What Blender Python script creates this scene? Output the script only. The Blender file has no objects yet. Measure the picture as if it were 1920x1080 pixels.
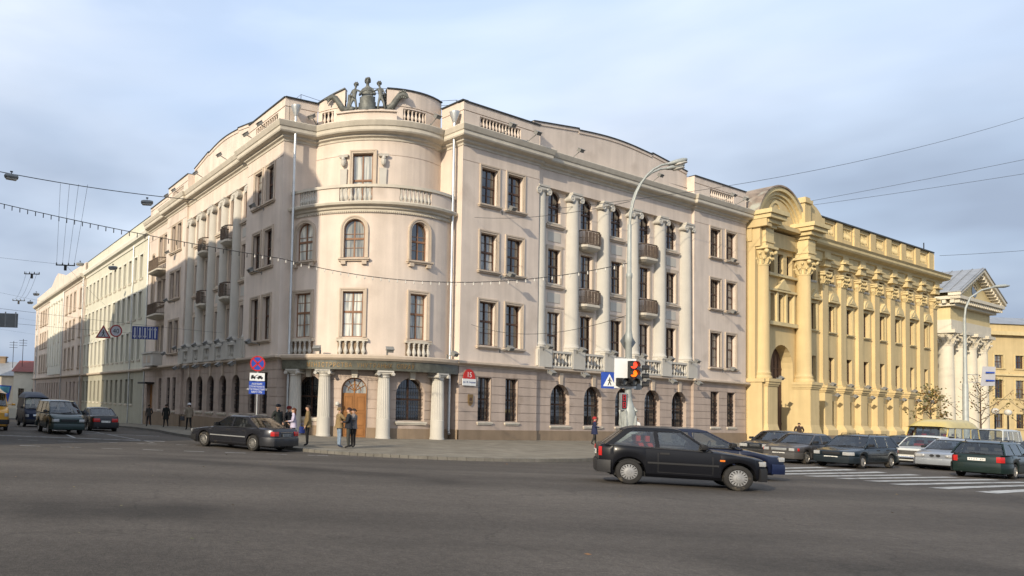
import bpy, bmesh, math, random
from math import sin, cos, pi, radians, sqrt, atan2, hypot
from mathutils import Vector, Matrix
random.seed(7)
SC = bpy.context.scene
COL = SC.collection
V = Vector

# ---------------------------------------------------------------- camera
roll, pitch = radians(1.8901), radians(2.6664)
fwd = V((0, cos(pitch), sin(pitch))); up0 = V((0, -sin(pitch), cos(pitch))); rt0 = V((1, 0, 0))
cam_x = rt0*cos(roll) + up0*sin(roll); cam_y = up0*cos(roll) - rt0*sin(roll)
cd = bpy.data.cameras.new('camera'); cam = bpy.data.objects.new('camera', cd); COL.objects.link(cam)
m = Matrix((cam_x, cam_y, -fwd)).transposed().to_4x4(); m.translation = V((0, 0, 2.1)); cam.matrix_world = m
cd.sensor_width = 36; cd.lens = 36*1400/1920
cd.shift_x = (960-440)/1920; cd.shift_y = (684-540)/1920
cd.clip_end = 3000; cd.clip_start = 0.1
SC.camera = cam

# ---------------------------------------------------------------- sky and sun
SUN_EL = radians(21); SUN_AZ = atan2(-.676, -.737)
w = bpy.data.worlds.new("World"); SC.world = w; w.use_nodes = True
nt = w.node_tree; nt.nodes.clear()
def wn(t): return nt.nodes.new(t)
out = wn('ShaderNodeOutputWorld'); bg = wn('ShaderNodeBackground'); sky = wn('ShaderNodeTexSky')
sky.sky_type = 'NISHITA'; sky.sun_disc = False; sky.sun_elevation = SUN_EL; sky.sun_rotation = SUN_AZ
sky.air_density = 1.0; sky.dust_density = 3.5; sky.ozone_density = 1.6
bg.inputs[1].default_value = SKY_STRENGTH = 0.14
tc = wn('ShaderNodeTexCoord')
mp = wn('ShaderNodeMapping'); mp.inputs['Scale'].default_value = (1.5, 1.5, 5.5)
n1 = wn('ShaderNodeTexNoise'); n1.inputs['Scale'].default_value = 1.6; n1.inputs['Detail'].default_value = 7; n1.inputs['Roughness'].default_value = .48; n1.inputs['Distortion'].default_value = .5
nt.links.new(tc.outputs['Generated'], mp.inputs[0]); nt.links.new(mp.outputs[0], n1.inputs[0])
cr = wn('ShaderNodeValToRGB'); cr.color_ramp.elements[0].position = .36; cr.color_ramp.elements[1].position = .72
cr.color_ramp.elements[0].color = (.58, .58, .58, 1); cr.color_ramp.elements[1].color = (.9, .9, .9, 1)
nt.links.new(n1.outputs[0], cr.inputs[0])
mx = wn('ShaderNodeMix'); mx.data_type = 'RGBA'
n2 = wn('ShaderNodeTexNoise'); n2.inputs['Scale'].default_value = .9; n2.inputs['Detail'].default_value = 3
nt.links.new(mp.outputs[0], n2.inputs[0])
cr2 = wn('ShaderNodeValToRGB'); cr2.color_ramp.elements[0].position = .4; cr2.color_ramp.elements[1].position = .62
cr2.color_ramp.elements[0].color = (3.1, 3.7, 4.7, 1); cr2.color_ramp.elements[1].color = (4.3, 4.6, 5.1, 1)
nt.links.new(n2.outputs[0], cr2.inputs[0])
nt.links.new(cr.outputs[0], mx.inputs[0]); nt.links.new(sky.outputs[0], mx.inputs[6]); nt.links.new(cr2.outputs[0], mx.inputs[7])
# a greyer bank of cloud low over the roofs
sp_ = wn('ShaderNodeSeparateXYZ'); nt.links.new(tc.outputs['Generated'], sp_.inputs[0])
lo = wn('ShaderNodeMapRange'); lo.inputs[1].default_value = .46; lo.inputs[2].default_value = .24; nt.links.new(sp_.outputs[2], lo.inputs[0])
n3 = wn('ShaderNodeTexNoise'); n3.inputs['Scale'].default_value = 1.1; n3.inputs['Detail'].default_value = 5; mp3 = wn('ShaderNodeMapping'); mp3.inputs['Location'].default_value = (2.3, .4, .1); mp3.inputs['Scale'].default_value = (1.2, 1.2, 3.2)
nt.links.new(tc.outputs['Generated'], mp3.inputs[0]); nt.links.new(mp3.outputs[0], n3.inputs[0])
r3 = wn('ShaderNodeMapRange'); r3.inputs[1].default_value = .34; r3.inputs[2].default_value = .56; nt.links.new(n3.outputs[0], r3.inputs[0])
m3 = wn('ShaderNodeMath'); m3.operation = 'MULTIPLY'; nt.links.new(lo.outputs[0], m3.inputs[0]); nt.links.new(r3.outputs[0], m3.inputs[1])
m4 = wn('ShaderNodeMath'); m4.operation = 'MULTIPLY'; m4.inputs[1].default_value = 1.0; nt.links.new(m3.outputs[0], m4.inputs[0])
mx3 = wn('ShaderNodeMix'); mx3.data_type = 'RGBA'; mx3.inputs[7].default_value = (1.6, 1.95, 2.55, 1); nt.links.new(m4.outputs[0], mx3.inputs[0]); nt.links.new(mx.outputs[2], mx3.inputs[6])
nt.links.new(mx3.outputs[2], bg.inputs[0]); nt.links.new(bg.outputs[0], out.inputs[0])
sd = bpy.data.lights.new('sun', 'SUN'); sun = bpy.data.objects.new('sun', sd); COL.objects.link(sun)
sd.energy = 2.6; sd.angle = radians(.5); sd.color = (1, .87, .68)
ldir = V((.676*cos(SUN_EL), .737*cos(SUN_EL), -sin(SUN_EL)))
sun.rotation_euler = ldir.to_track_quat('-Z', 'Y').to_euler(); sun.location = (-20, -20, 40)
vs = SC.view_settings; vs.view_transform = 'Standard'; vs.look = 'None'; vs.exposure = 0.84; vs.gamma = 1; vs.use_curve_mapping = False

# ---------------------------------------------------------------- mesh helpers
class MB:
    def __init__(s): s.v = []; s.f = []; s.mi = []; s.cur = 0
    def add(s, pts, faces):
        b = len(s.v); s.v += [tuple(p) for p in pts]; s.f += [tuple(i+b for i in f) for f in faces]; s.mi += [s.cur]*len(faces)
    def poly(s, *pts): s.add(pts, [tuple(range(len(pts)))])
    def box(s, a, b, M=None):
        x0, y0, z0 = a; x1, y1, z1 = b
        p = [V((x, y, z)) for z in (z0, z1) for x, y in ((x0, y0), (x1, y0), (x1, y1), (x0, y1))]
        if M is not None: p = [M @ q for q in p]
        s.add(p, [(3,2,1,0),(4,5,6,7),(0,1,5,4),(1,2,6,5),(2,3,7,6),(3,0,4,7)])
    def hexa(s, p): s.add(p, [(3,2,1,0),(4,5,6,7),(0,1,5,4),(1,2,6,5),(2,3,7,6),(3,0,4,7)])
    def prism(s, pts, vec):
        n = len(pts); vec = V(vec); q = [V(p) for p in pts]
        s.add(q + [p+vec for p in q], [tuple(range(n-1, -1, -1)), tuple(range(n, 2*n))] + [(i, (i+1) % n, n+(i+1) % n, n+i) for i in range(n)])
    def tube(s, pts, r, n=8, caps=True):
        pts = [V(p) for p in pts]; rs = r if isinstance(r, (list, tuple)) else [r]*len(pts)
        rings = []; ref = V((0, 0, 1))
        for i, p in enumerate(pts):
            t = (pts[min(i+1, len(pts)-1)] - pts[max(i-1, 0)]).normalized()
            a = t.cross(ref)
            if a.length < .05: a = t.cross(V((1, 0, 0)))
            a.normalize(); b = t.cross(a)
            rings.append([p + (a*cos(2*pi*k/n) + b*sin(2*pi*k/n))*rs[i] for k in range(n)])
        s.rings(rings, True, caps)
    def rings(s, rings, closed=True, caps=True):
        n = len(rings[0]); P = [p for r in rings for p in r]; F = []
        for i in range(len(rings)-1):
            for k in range(n if closed else n-1):
                k2 = (k+1) % n; F.append((i*n+k, i*n+k2, (i+1)*n+k2, (i+1)*n+k))
        if caps and closed: F += [tuple(range(n-1, -1, -1)), tuple((len(rings)-1)*n+k for k in range(n))]
        s.add(P, F)
    def lathe(s, prof, n=12, c=(0, 0, 0), axis='z', M=None, caps=True):
        rings = []
        for r, z in prof:
            ring = []
            for k in range(n):
                a = 2*pi*k/n
                q = V((r*cos(a), r*sin(a), z)) if axis == 'z' else V((r*cos(a), z, r*sin(a)))
                q = q + V(c)
                ring.append(M @ q if M is not None else q)
            rings.append(ring)
        s.rings(rings, True, caps)
    def ball(s, c, r, n=10, m_=6):
        r = r if isinstance(r, (tuple, list)) else (r, r, r)
        rings = []
        for j in range(m_+1):
            t = pi*j/m_; rr = max(sin(t), .02)
            rings.append([(c[0]+r[0]*rr*cos(2*pi*k/n), c[1]+r[1]*rr*sin(2*pi*k/n), c[2]-r[2]*cos(t)) for k in range(n)])
        s.rings(rings)
    def mesh(s, name, mats, smooth=None):
        me = bpy.data.meshes.new(name); me.from_pydata(s.v, [], s.f)
        for mt in (mats if isinstance(mats, list) else [mats]): me.materials.append(mt)
        if isinstance(mats, list) and len(mats) > 1:
            me.polygons.foreach_set('material_index', s.mi)
        if smooth:
            bm = bmesh.new(); bm.from_mesh(me); bmesh.ops.remove_doubles(bm, verts=bm.verts, dist=1e-4); bmesh.ops.recalc_face_normals(bm, faces=bm.faces); bm.to_mesh(me); bm.free()
            me.polygons.foreach_set('use_smooth', [True]*len(me.polygons)); me.set_sharp_from_angle(angle=radians(smooth))
        me.update(); return me
    def build(s, name, mats, parent=None, smooth=None, M=None):
        return link(name, s.mesh(name, mats, smooth), parent, M)
def cluster_build(mb, name, mats, parent=None, gap=.6, smooth=None):
    """one object for each separate group of pieces"""
    par = list(range(len(mb.v)))
    def fd(i):
        while par[i] != i: par[i] = par[par[i]]; i = par[i]
        return i
    for f in mb.f:
        for k in f[1:]: par[fd(k)] = fd(f[0])
    isl = {}
    for i, f in enumerate(mb.f): isl.setdefault(fd(f[0]), []).append(i)
    boxes = []
    for fs in isl.values():
        vs_ = [mb.v[k] for i in fs for k in mb.f[i]]; boxes.append([[min(c) for c in zip(*vs_)], [max(c) for c in zip(*vs_)], fs])
    n = len(boxes); pr = list(range(n))
    def fb_(i):
        while pr[i] != i: pr[i] = pr[pr[i]]; i = pr[i]
        return i
    for i in range(n):
        for j in range(i):
            if all(boxes[i][0][c] <= boxes[j][1][c]+gap and boxes[j][0][c] <= boxes[i][1][c]+gap for c in range(3)): pr[fb_(i)] = fb_(j)
    cl = {}
    for i in range(n): cl.setdefault(fb_(i), []).extend(boxes[i][2])
    for fs in cl.values():
        q = MB(); mp_ = {}
        for i in fs:
            for k in mb.f[i]:
                if k not in mp_: mp_[k] = len(q.v); q.v.append(mb.v[k])
            q.f.append(tuple(mp_[k] for k in mb.f[i])); q.mi.append(mb.mi[i])
        q.build(name, mats, parent, smooth)
def link(name, me, parent=None, M=None):
    o = bpy.data.objects.new(name, me); COL.objects.link(o)
    if parent is not None:
        o.parent = parent
        if M is not None: o.matrix_basis = M
        elif parent.get('worldparts'): o.location = -parent.location
    elif M is not None: o.matrix_world = M
    return o
def tag(o, label=None, cat=None, group=None, kind=None):
    if label: o['label'] = label
    if cat: o['category'] = cat
    if group: o['group'] = group
    if kind: o['kind'] = kind
    return o
def empty(name, loc, label, cat, group=None, rz=0, world=False):
    o = bpy.data.objects.new(name, None); COL.objects.link(o); o.location = loc; o.rotation_euler = (0, 0, rz); o.empty_display_size = .3
    if world: o['worldparts'] = 1
    return tag(o, label, cat, group)
def frameM(p, x, y): 
    z = V((0, 0, 1)); m_ = Matrix((V(x), V(y), z)).transposed().to_4x4(); m_.translation = V(p); return m_
def rzM(loc, a): return Matrix.Translation(V(loc)) @ Matrix.Rotation(a, 4, 'Z')
def sm(t): t = min(1, max(0, t)); return t*t*(3-2*t)

# ---------------------------------------------------------------- materials
def mat(name, col, rough=.8, var=.12, scale=1.5, metal=0, bump=0, bscale=60, spec=.3, streak=0, fine=0, coat=0, sheen=None, dirt=None):
    mt = bpy.data.materials.new(name); mt.use_nodes = True; n = mt.node_tree; b = n.nodes['Principled BSDF']
    b.inputs['Roughness'].default_value = rough; b.inputs['Metallic'].default_value = metal; b.inputs['Specular IOR Level'].default_value = spec
    if coat: b.inputs['Coat Weight'].default_value = coat; b.inputs['Coat Roughness'].default_value = .04
    b.inputs['Base Color'].default_value = (*col, 1)
    if var or streak or fine:
        g = n.nodes.new('ShaderNodeNewGeometry'); cur = None
        def noise(sc, vecscale=None, det=5):
            t = n.nodes.new('ShaderNodeTexNoise'); t.inputs['Scale'].default_value = sc; t.inputs['Detail'].default_value = det
            if vecscale:
                mpn = n.nodes.new('ShaderNodeMapping'); mpn.inputs['Scale'].default_value = vecscale; n.links.new(g.outputs['Position'], mpn.inputs[0]); n.links.new(mpn.outputs[0], t.inputs[0])
            else: n.links.new(g.outputs['Position'], t.inputs[0])
            return t.outputs[0]
        def fac(sock, amt):
            r = n.nodes.new('ShaderNodeMapRange'); r.inputs[1].default_value = .3; r.inputs[2].default_value = .7; r.inputs[3].default_value = 1-amt; r.inputs[4].default_value = 1+amt*.7; n.links.new(sock, r.inputs[0]); return r.outputs[0]
        fs = []
        if var: fs.append(fac(noise(scale), var)); fs.append(fac(noise(scale*.17, None, 2), var*.7))
        if streak: fs.append(fac(noise(1.0, (2.2, 2.2, .16)), streak))
        if fine: fs.append(fac(noise(bscale), fine))
        val = fs[0]
        for f2 in fs[1:]:
            mm = n.nodes.new('ShaderNodeMath'); mm.operation = 'MULTIPLY'; n.links.new(val, mm.inputs[0]); n.links.new(f2, mm.inputs[1]); val = mm.outputs[0]
        vm = n.nodes.new('ShaderNodeVectorMath'); vm.operation = 'SCALE'; vm.inputs[0].default_value = col; n.links.new(val, vm.inputs['Scale']); n.links.new(vm.outputs[0], b.inputs['Base Color'])
        last = vm.outputs[0]
        if dirt:
            t = noise(dirt[1], None, 6); r = n.nodes.new('ShaderNodeMapRange'); r.inputs[1].default_value = dirt[2]; r.inputs[2].default_value = dirt[2]+.14; n.links.new(t, r.inputs[0])
            mxn = n.nodes.new('ShaderNodeMix'); mxn.data_type = 'RGBA'; mxn.inputs[7].default_value = (*dirt[0], 1); n.links.new(r.outputs[0], mxn.inputs[0]); n.links.new(last, mxn.inputs[6]); n.links.new(mxn.outputs[2], b.inputs['Base Color'])
    if bump:
        t = n.nodes.new('ShaderNodeTexNoise'); t.inputs['Scale'].default_value = bscale; t.inputs['Detail'].default_value = 4
        g2 = n.nodes.new('ShaderNodeNewGeometry'); n.links.new(g2.outputs['Position'], t.inputs[0])
        bp = n.nodes.new('ShaderNodeBump'); bp.inputs['Strength'].default_value = bump; bp.inputs['Distance'].default_value = .02; n.links.new(t.outputs[0], bp.inputs['Height']); n.links.new(bp.outputs[0], b.inputs['Normal'])
    return mt
M = {}
M['pink'] = mat('pink_plaster', (.645, .55, .465), .9, .07, .8, bump=.25, bscale=25, streak=.10, fine=.04, dirt=((.50, .42, .35), .42, .58))
M['pinklow'] = mat('brownish_pink_plaster', (.44, .355, .295), .9, .08, .9, bump=.3, bscale=22, streak=.12, fine=.04, dirt=((.33, .26, .21), .55, .56))
M['plinth'] = mat('plinth_plaster', (.255, .19, .13), .9, .12, 1.1, bump=.3, bscale=22, streak=.08)
M['cream'] = mat('cream_trim', (.56, .51, .42), .85, .07, 1.2, streak=.08, fine=.03, bscale=20)
M['trim'] = mat('window_surround', (.50, .415, .325), .85, .07, 2, streak=.05)
M['white'] = mat('white_plaster', (.50, .475, .42), .85, .05, 1.4, streak=.06, fine=.03, bscale=18)
M['warmwhite'] = mat('warm_white_plaster', (.62, .565, .45), .85, .05, 1.4, streak=.06)
M['yellow'] = mat('yellow_plaster', (.585, .455, .24), .9, .06, .8, bump=.25, bscale=22, streak=.09, fine=.03)
M['yellow2'] = mat('pale_yellow_trim', (.62, .50, .27), .88, .06, 1, streak=.08)
M['green'] = mat('pale_green_plaster', (.575, .56, .455), .9, .06, .8, streak=.06, bump=.2, bscale=22)
M['greenlow'] = mat('grey_green_plaster', (.36, .345, .27), .9, .08, .8, streak=.06)
M['palewhite'] = mat('pale_white_plaster', (.66, .64, .55), .88, .05, 1)
M['roof'] = mat('dark_roof_metal', (.05, .055, .055), .5, .2, 2, metal=.3)
M['greyroof'] = mat('grey_sheet_roof', (.30, .31, .32), .45, .15, 1.5, metal=.3)
M['rust'] = mat('weathered_copper_roof', (.27, .21, .16), .65, .3, 2.2, dirt=((.36, .36, .30), .9, .5), streak=.2)
M['zinc'] = mat('zinc_pipe', (.58, .60, .60), .42, .12, 2, metal=.7)
M['bronze'] = mat('weathered_bronze', (.145, .15, .135), .6, .35, 3, metal=.25, bump=.4, bscale=14, fine=.2)
M['wood'] = mat('varnished_oak', (.27, .12, .036), .5, .25, 1.4, streak=.25)
M['gatewood'] = mat('dark_brown_gate', (.105, .062, .045), .65, .2, 2)
M['frame'] = mat('brown_window_frame', (.085, .044, .028), .5, .15, 3)
M['framew'] = mat('light_brown_frame', (.24, .13, .075), .5, .15, 3)
M['grille'] = mat('iron_grille', (.018, .018, .02), .55, 0, metal=.4)
M['frieze'] = mat('dark_green_marble', (.105, .105, .08), .35, .35, 2.2, spec=.5, fine=.25, bscale=9)
M['gold'] = mat('gilded_letters', (.26, .17, .075), .45, .1, 4, metal=.5)
M['lampgrey'] = mat('grey_painted_steel', (.34, .36, .34), .5, .12, 3, metal=.15)
M['railing'] = mat('brown_grey_railing', (.13, .095, .07), .7, .2, 5)
M['floodlight'] = mat('floodlight_grey', (.20, .20, .19), .5, .1, 4)
M['kerb'] = mat('granite_kerb', (.15, .14, .12), .85, .2, 2.5, fine=.15, bscale=40)
M['black'] = mat('black_plastic', (.018, .018, .019), .55, 0)
M['rubber'] = mat('tyre_rubber', (.022, .021, .02), .85, .2, 6, dirt=((.10, .085, .065), 5, .56))
M['chrome'] = mat('chrome', (.6, .6, .6), .18, 0, metal=1)
M['alloy'] = mat('alloy_wheel', (.30, .29, .27), .4, .15, 8, metal=.55)
M['hubcap'] = mat('plastic_hubcap', (.26, .26, .26), .42, .2, 8, metal=.4)
M['redlens'] = mat('red_lens', (.42, .015, .012), .2, .1, 14, spec=.5, coat=.5)
M['amberlens'] = mat('amber_lens', (.6, .16, .02), .25, 0, coat=.5)
M['headlens'] = mat('headlight_glass', (.36, .36, .35), .12, .15, 25, spec=.7, coat=.6)
M['plate'] = mat('number_plate', (.68, .67, .62), .5, .05, 12)
M['steel'] = mat('galvanised_steel', (.36, .37, .37), .45, .15, 4, metal=.5)
M['wire'] = mat('cable', (.03, .03, .03), .6, 0)
M['bulb'] = mat('frosted_bulb', (.55, .53, .48), .3, .1, 9)
M['signwhite'] = mat('sign_white', (.72, .73, .72), .45, .04, 3)
M['signred'] = mat('sign_red', (.50, .03, .025), .45, .06, 3)
M['signblue'] = mat('sign_blue', (.03, .075, .36), .45, .06, 3)
M['signgrey'] = mat('sign_back', (.22, .23, .23), .5, .15, 2, metal=.3)
M['signhazed'] = mat('hazed_sign_white', (.42, .42, .44), .5, .05, 3)  # sign white greyed: backlit haze is put into the colour
M['hazedred'] = mat('hazed_sign_red', (.30, .035, .035), .5, .05, 3)  # sign red dulled by the same painted-in haze
M['navy'] = mat('navy_sign', (.02, .035, .16), .45, .06, 3)
M['skin'] = mat('skin', (.45, .27, .19), .6, .06, 12)
M['bark'] = mat('bark', (.11, .085, .065), .9, .25, 8)
M['seatred'] = mat('red_seat', (.33, .03, .03), .8, .1, 5)
M['seatgrey'] = mat('grey_seat', (.07, .07, .075), .85, .1, 5)
M['shade_block'] = mat('ochre_plaster', (.6, .54, .44), .9, .08, 1)
def leafmat(name, cols):
    mt = bpy.data.materials.new(name); mt.use_nodes = True; n = mt.node_tree; b = n.nodes['Principled BSDF']
    g = n.nodes.new('ShaderNodeNewGeometry'); r = n.nodes.new('ShaderNodeValToRGB')
    r.color_ramp.elements[0].color = (*cols[0], 1); r.color_ramp.elements[1].color = (*cols[2], 1)
    e = r.color_ramp.elements.new(.5); e.color = (*cols[1], 1)
    n.links.new(g.outputs['Random Per Island'], r.inputs[0]); n.links.new(r.outputs[0], b.inputs['Base Color']); b.inputs['Roughness'].default_value = .6
    return mt
M['leaf'] = leafmat('autumn_leaves', [(.06, .075, .018), (.12, .10, .02), (.20, .085, .025)])
def glassmat(name, dark, curtain, amt, rough=.03, spec=.7):
    mt = bpy.data.materials.new(name); mt.use_nodes = True; n = mt.node_tree; b = n.nodes['Principled BSDF']
    b.inputs['Roughness'].default_value = rough; b.inputs['Specular IOR Level'].default_value = spec; b.inputs['IOR'].default_value = 1.9
    tcn = n.nodes.new('ShaderNodeTexCoord'); oi = n.nodes.new('ShaderNodeObjectInfo')
    mpn = n.nodes.new('ShaderNodeMapping'); mpn.inputs['Scale'].default_value = (5, 5, .35)
    vadd = n.nodes.new('ShaderNodeVectorMath'); vadd.operation = 'ADD'; cmb = n.nodes.new('ShaderNodeCombineXYZ')
    mul = n.nodes.new('ShaderNodeMath'); mul.operation = 'MULTIPLY'; mul.inputs[1].default_value = 57
    n.links.new(oi.outputs['Random'], mul.inputs[0]); n.links.new(mul.outputs[0], cmb.inputs[0]); n.links.new(mul.outputs[0], cmb.inputs[2])
    n.links.new(tcn.outputs['Object'], vadd.inputs[0]); n.links.new(cmb.outputs[0], vadd.inputs[1]); n.links.new(vadd.outputs[0], mpn.inputs[0])
    t = n.nodes.new('ShaderNodeTexNoise'); t.inputs['Scale'].default_value = 1.3; t.inputs['Detail'].default_value = 2; n.links.new(mpn.outputs[0], t.inputs[0])
    r = n.nodes.new('ShaderNodeValToRGB'); r.color_ramp.elements[0].position = .58-amt; r.color_ramp.elements[1].position = .72-amt
    r.color_ramp.elements[0].color = (*dark, 1); r.color_ramp.elements[1].color = (*curtain, 1)
    n.links.new(t.outputs[0], r.inputs[0])
    rv = n.nodes.new('ShaderNodeMapRange'); rv.inputs[3].default_value = .35; rv.inputs[4].default_value = 1.5; wnz = n.nodes.new('ShaderNodeTexWhiteNoise'); wnz.noise_dimensions = '1D'; n.links.new(oi.outputs['Random'], wnz.inputs['W']); n.links.new(wnz.outputs['Value'], rv.inputs[0])
    vs_ = n.nodes.new('ShaderNodeVectorMath'); vs_.operation = 'SCALE'; n.links.new(r.outputs[0], vs_.inputs[0]); n.links.new(rv.outputs[0], vs_.inputs['Scale']); n.links.new(vs_.outputs[0], b.inputs['Base Color'])
    return mt
M['glass'] = glassmat('window_glass', (.012, .013, .015), (.13, .125, .11), .0)
M['glasscurtain'] = glassmat('curtained_window_glass', (.27, .28, .26), (.62, .61, .53), .16)
M['glassnet'] = glassmat('net_curtain_glass', (.09, .09, .085), (.30, .29, .26), .12)
M['glassdark'] = glassmat('dark_window_glass', (.01, .01, .011), (.06, .06, .055), .02)
def carglass():
    mt = bpy.data.materials.new('car_glass'); mt.use_nodes = True; n = mt.node_tree; n.nodes.clear()
    o = n.nodes.new('ShaderNodeOutputMaterial'); mixn = n.nodes.new('ShaderNodeMixShader'); tr = n.nodes.new('ShaderNodeBsdfTransparent'); gl = n.nodes.new('ShaderNodeBsdfGlossy')
    tr.inputs[0].default_value = (.66, .70, .69, 1); gl.inputs['Roughness'].default_value = .02
    lw = n.nodes.new('ShaderNodeFresnel'); lw.inputs[0].default_value = 1.55
    ad = n.nodes.new('ShaderNodeMath'); ad.operation = 'ADD'; ad.inputs[1].default_value = .06; n.links.new(lw.outputs[0], ad.inputs[0])
    n.links.new(ad.outputs[0], mixn.inputs[0]); n.links.new(tr.outputs[0], mixn.inputs[1]); n.links.new(gl.outputs[0], mixn.inputs[2]); n.links.new(mixn.outputs[0], o.inputs[0])
    return mt
M['carglass'] = carglass()
def paint(name, col, metal=.2, rough=.32):
    return mat(name, col, rough, .08, 3, metal=metal, coat=.4, spec=.45, dirt=((.085, .072, .058), 2.6, .66))
def cloth(col): 
    k = 'cloth_%02x%02x%02x' % tuple(int(c*255) for c in col)
    if k not in M: M[k] = mat(k, col, .9, .15, 9)
    return M[k]
def emit(name, col, st):
    mt = bpy.data.materials.new(name); mt.use_nodes = True; b = mt.node_tree.nodes['Principled BSDF']; b.inputs['Base Color'].default_value = (*col, 1); b.inputs['Emission Color'].default_value = (*col, 1); b.inputs['Emission Strength'].default_value = st; b.inputs['Roughness'].default_value = .3
    return mt
# asphalt with seams, patches and fine grain
DARK_BANDS = [((-2.6, 23.0), (1.9, 19.5), 1.6), ((1.9, 19.5), (4.8, 18.0), 1.5), ((-2.6, 11.0), (-.8, 11.4), 1.1), ((6, 8.5), (9, 9.0), .9)]
def asphalt():
    mt = mat('asphalt', (.094, .081, .068), .88, .16, .35, bump=.45, bscale=55, fine=.16, spec=.25)
    n = mt.node_tree; b = n.nodes['Principled BSDF']; src = b.inputs['Base Color'].links[0].from_socket
    g = n.nodes.new('ShaderNodeNewGeometry'); mpn = n.nodes.new('ShaderNodeMapping'); mpn.inputs['Rotation'].default_value = (0, 0, radians(-4)); mpn.inputs['Scale'].default_value = (.035, .22, 1)
    n.links.new(g.outputs['Position'], mpn.inputs[0]); t = n.nodes.new('ShaderNodeTexNoise'); t.inputs['Scale'].default_value = 1.6; t.inputs['Detail'].default_value = 4; n.links.new(mpn.outputs[0], t.inputs[0])
    r = n.nodes.new('ShaderNodeMapRange'); r.inputs[1].default_value = .35; r.inputs[2].default_value = .7; r.inputs[3].default_value = .68; r.inputs[4].default_value = 1.2; n.links.new(t.outputs[0], r.inputs[0])
    vm = n.nodes.new('ShaderNodeVectorMath'); vm.operation = 'SCALE'; n.links.new(src, vm.inputs[0]); n.links.new(r.outputs[0], vm.inputs['Scale'])
    for sc_, am in ((5, .10), (16, .16), (45, .2)):
        tt = n.nodes.new('ShaderNodeTexNoise'); tt.inputs['Scale'].default_value = sc_; tt.inputs['Detail'].default_value = 3; n.links.new(g.outputs['Position'], tt.inputs[0])
        rr_ = n.nodes.new('ShaderNodeMapRange'); rr_.inputs[1].default_value = .32; rr_.inputs[2].default_value = .68; rr_.inputs[3].default_value = 1-am; rr_.inputs[4].default_value = 1+am; n.links.new(tt.outputs[0], rr_.inputs[0])
        v_ = n.nodes.new('ShaderNodeVectorMath'); v_.operation = 'SCALE'; n.links.new(vm.outputs[0], v_.inputs[0]); n.links.new(rr_.outputs[0], v_.inputs['Scale']); vm = v_
    # sealed cracks
    cn = n.nodes.new('ShaderNodeTexNoise'); cn.inputs['Scale'].default_value = .8; cn.inputs['Detail'].default_value = 4; n.links.new(g.outputs['Position'], cn.inputs[0])
    ca = n.nodes.new('ShaderNodeVectorMath'); ca.operation = 'MULTIPLY_ADD'; ca.inputs[1].default_value = (2.2, 2.2, 0); n.links.new(cn.outputs['Color'], ca.inputs[0]); n.links.new(g.outputs['Position'], ca.inputs[2])
    cv = n.nodes.new('ShaderNodeTexVoronoi'); cv.feature = 'DISTANCE_TO_EDGE'; cv.inputs['Scale'].default_value = .16; n.links.new(ca.outputs[0], cv.inputs['Vector'])
    cg = n.nodes.new('ShaderNodeMapRange'); cg.inputs[1].default_value = .001; cg.inputs[2].default_value = .006; cg.inputs[3].default_value = .8; cg.inputs[4].default_value = 1; n.links.new(cv.outputs['Distance'], cg.inputs[0])
    v_ = n.nodes.new('ShaderNodeVectorMath'); v_.operation = 'SCALE'; n.links.new(vm.outputs[0], v_.inputs[0]); n.links.new(cg.outputs[0], v_.inputs['Scale']); vm = v_
    vo = n.nodes.new('ShaderNodeTexVoronoi'); vo.inputs['Scale'].default_value = 130; n.links.new(g.outputs['Position'], vo.inputs['Vector'])
    r2 = n.nodes.new('ShaderNodeMapRange'); r2.inputs[1].default_value = 0; r2.inputs[2].default_value = 1; r2.inputs[3].default_value = .72; r2.inputs[4].default_value = 1.3; n.links.new(vo.outputs['Color'], r2.inputs[0])
    # soft bands of darker asphalt along the listed segments, edges broken by noise
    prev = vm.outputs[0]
    for (ax_, ay_), (bx_, by_), wd in DARK_BANDS:
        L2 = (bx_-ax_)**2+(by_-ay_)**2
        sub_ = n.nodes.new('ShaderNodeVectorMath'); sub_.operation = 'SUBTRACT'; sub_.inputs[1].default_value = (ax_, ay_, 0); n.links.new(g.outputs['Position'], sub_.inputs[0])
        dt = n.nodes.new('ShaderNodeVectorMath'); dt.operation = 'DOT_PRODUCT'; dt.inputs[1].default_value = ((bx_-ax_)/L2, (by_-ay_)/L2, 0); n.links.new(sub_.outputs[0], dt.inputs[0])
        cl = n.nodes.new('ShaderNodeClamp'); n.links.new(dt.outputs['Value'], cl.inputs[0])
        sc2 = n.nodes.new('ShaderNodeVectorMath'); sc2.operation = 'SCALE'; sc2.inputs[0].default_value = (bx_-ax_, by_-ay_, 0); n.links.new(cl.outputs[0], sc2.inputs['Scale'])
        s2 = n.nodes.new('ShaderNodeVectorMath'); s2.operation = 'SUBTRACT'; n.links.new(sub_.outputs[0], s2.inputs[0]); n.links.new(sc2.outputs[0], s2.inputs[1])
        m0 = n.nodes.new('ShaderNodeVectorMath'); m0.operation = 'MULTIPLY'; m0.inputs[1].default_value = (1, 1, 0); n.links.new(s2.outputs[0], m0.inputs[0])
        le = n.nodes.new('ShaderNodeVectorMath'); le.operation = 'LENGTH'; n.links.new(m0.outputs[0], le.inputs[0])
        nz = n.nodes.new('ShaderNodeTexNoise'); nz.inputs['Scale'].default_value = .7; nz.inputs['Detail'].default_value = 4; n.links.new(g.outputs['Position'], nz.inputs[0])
        ad = n.nodes.new('ShaderNodeMath'); ad.operation = 'MULTIPLY_ADD'; ad.inputs[1].default_value = wd*1.6; n.links.new(nz.outputs[0], ad.inputs[0]); n.links.new(le.outputs['Value'], ad.inputs[2])
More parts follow.
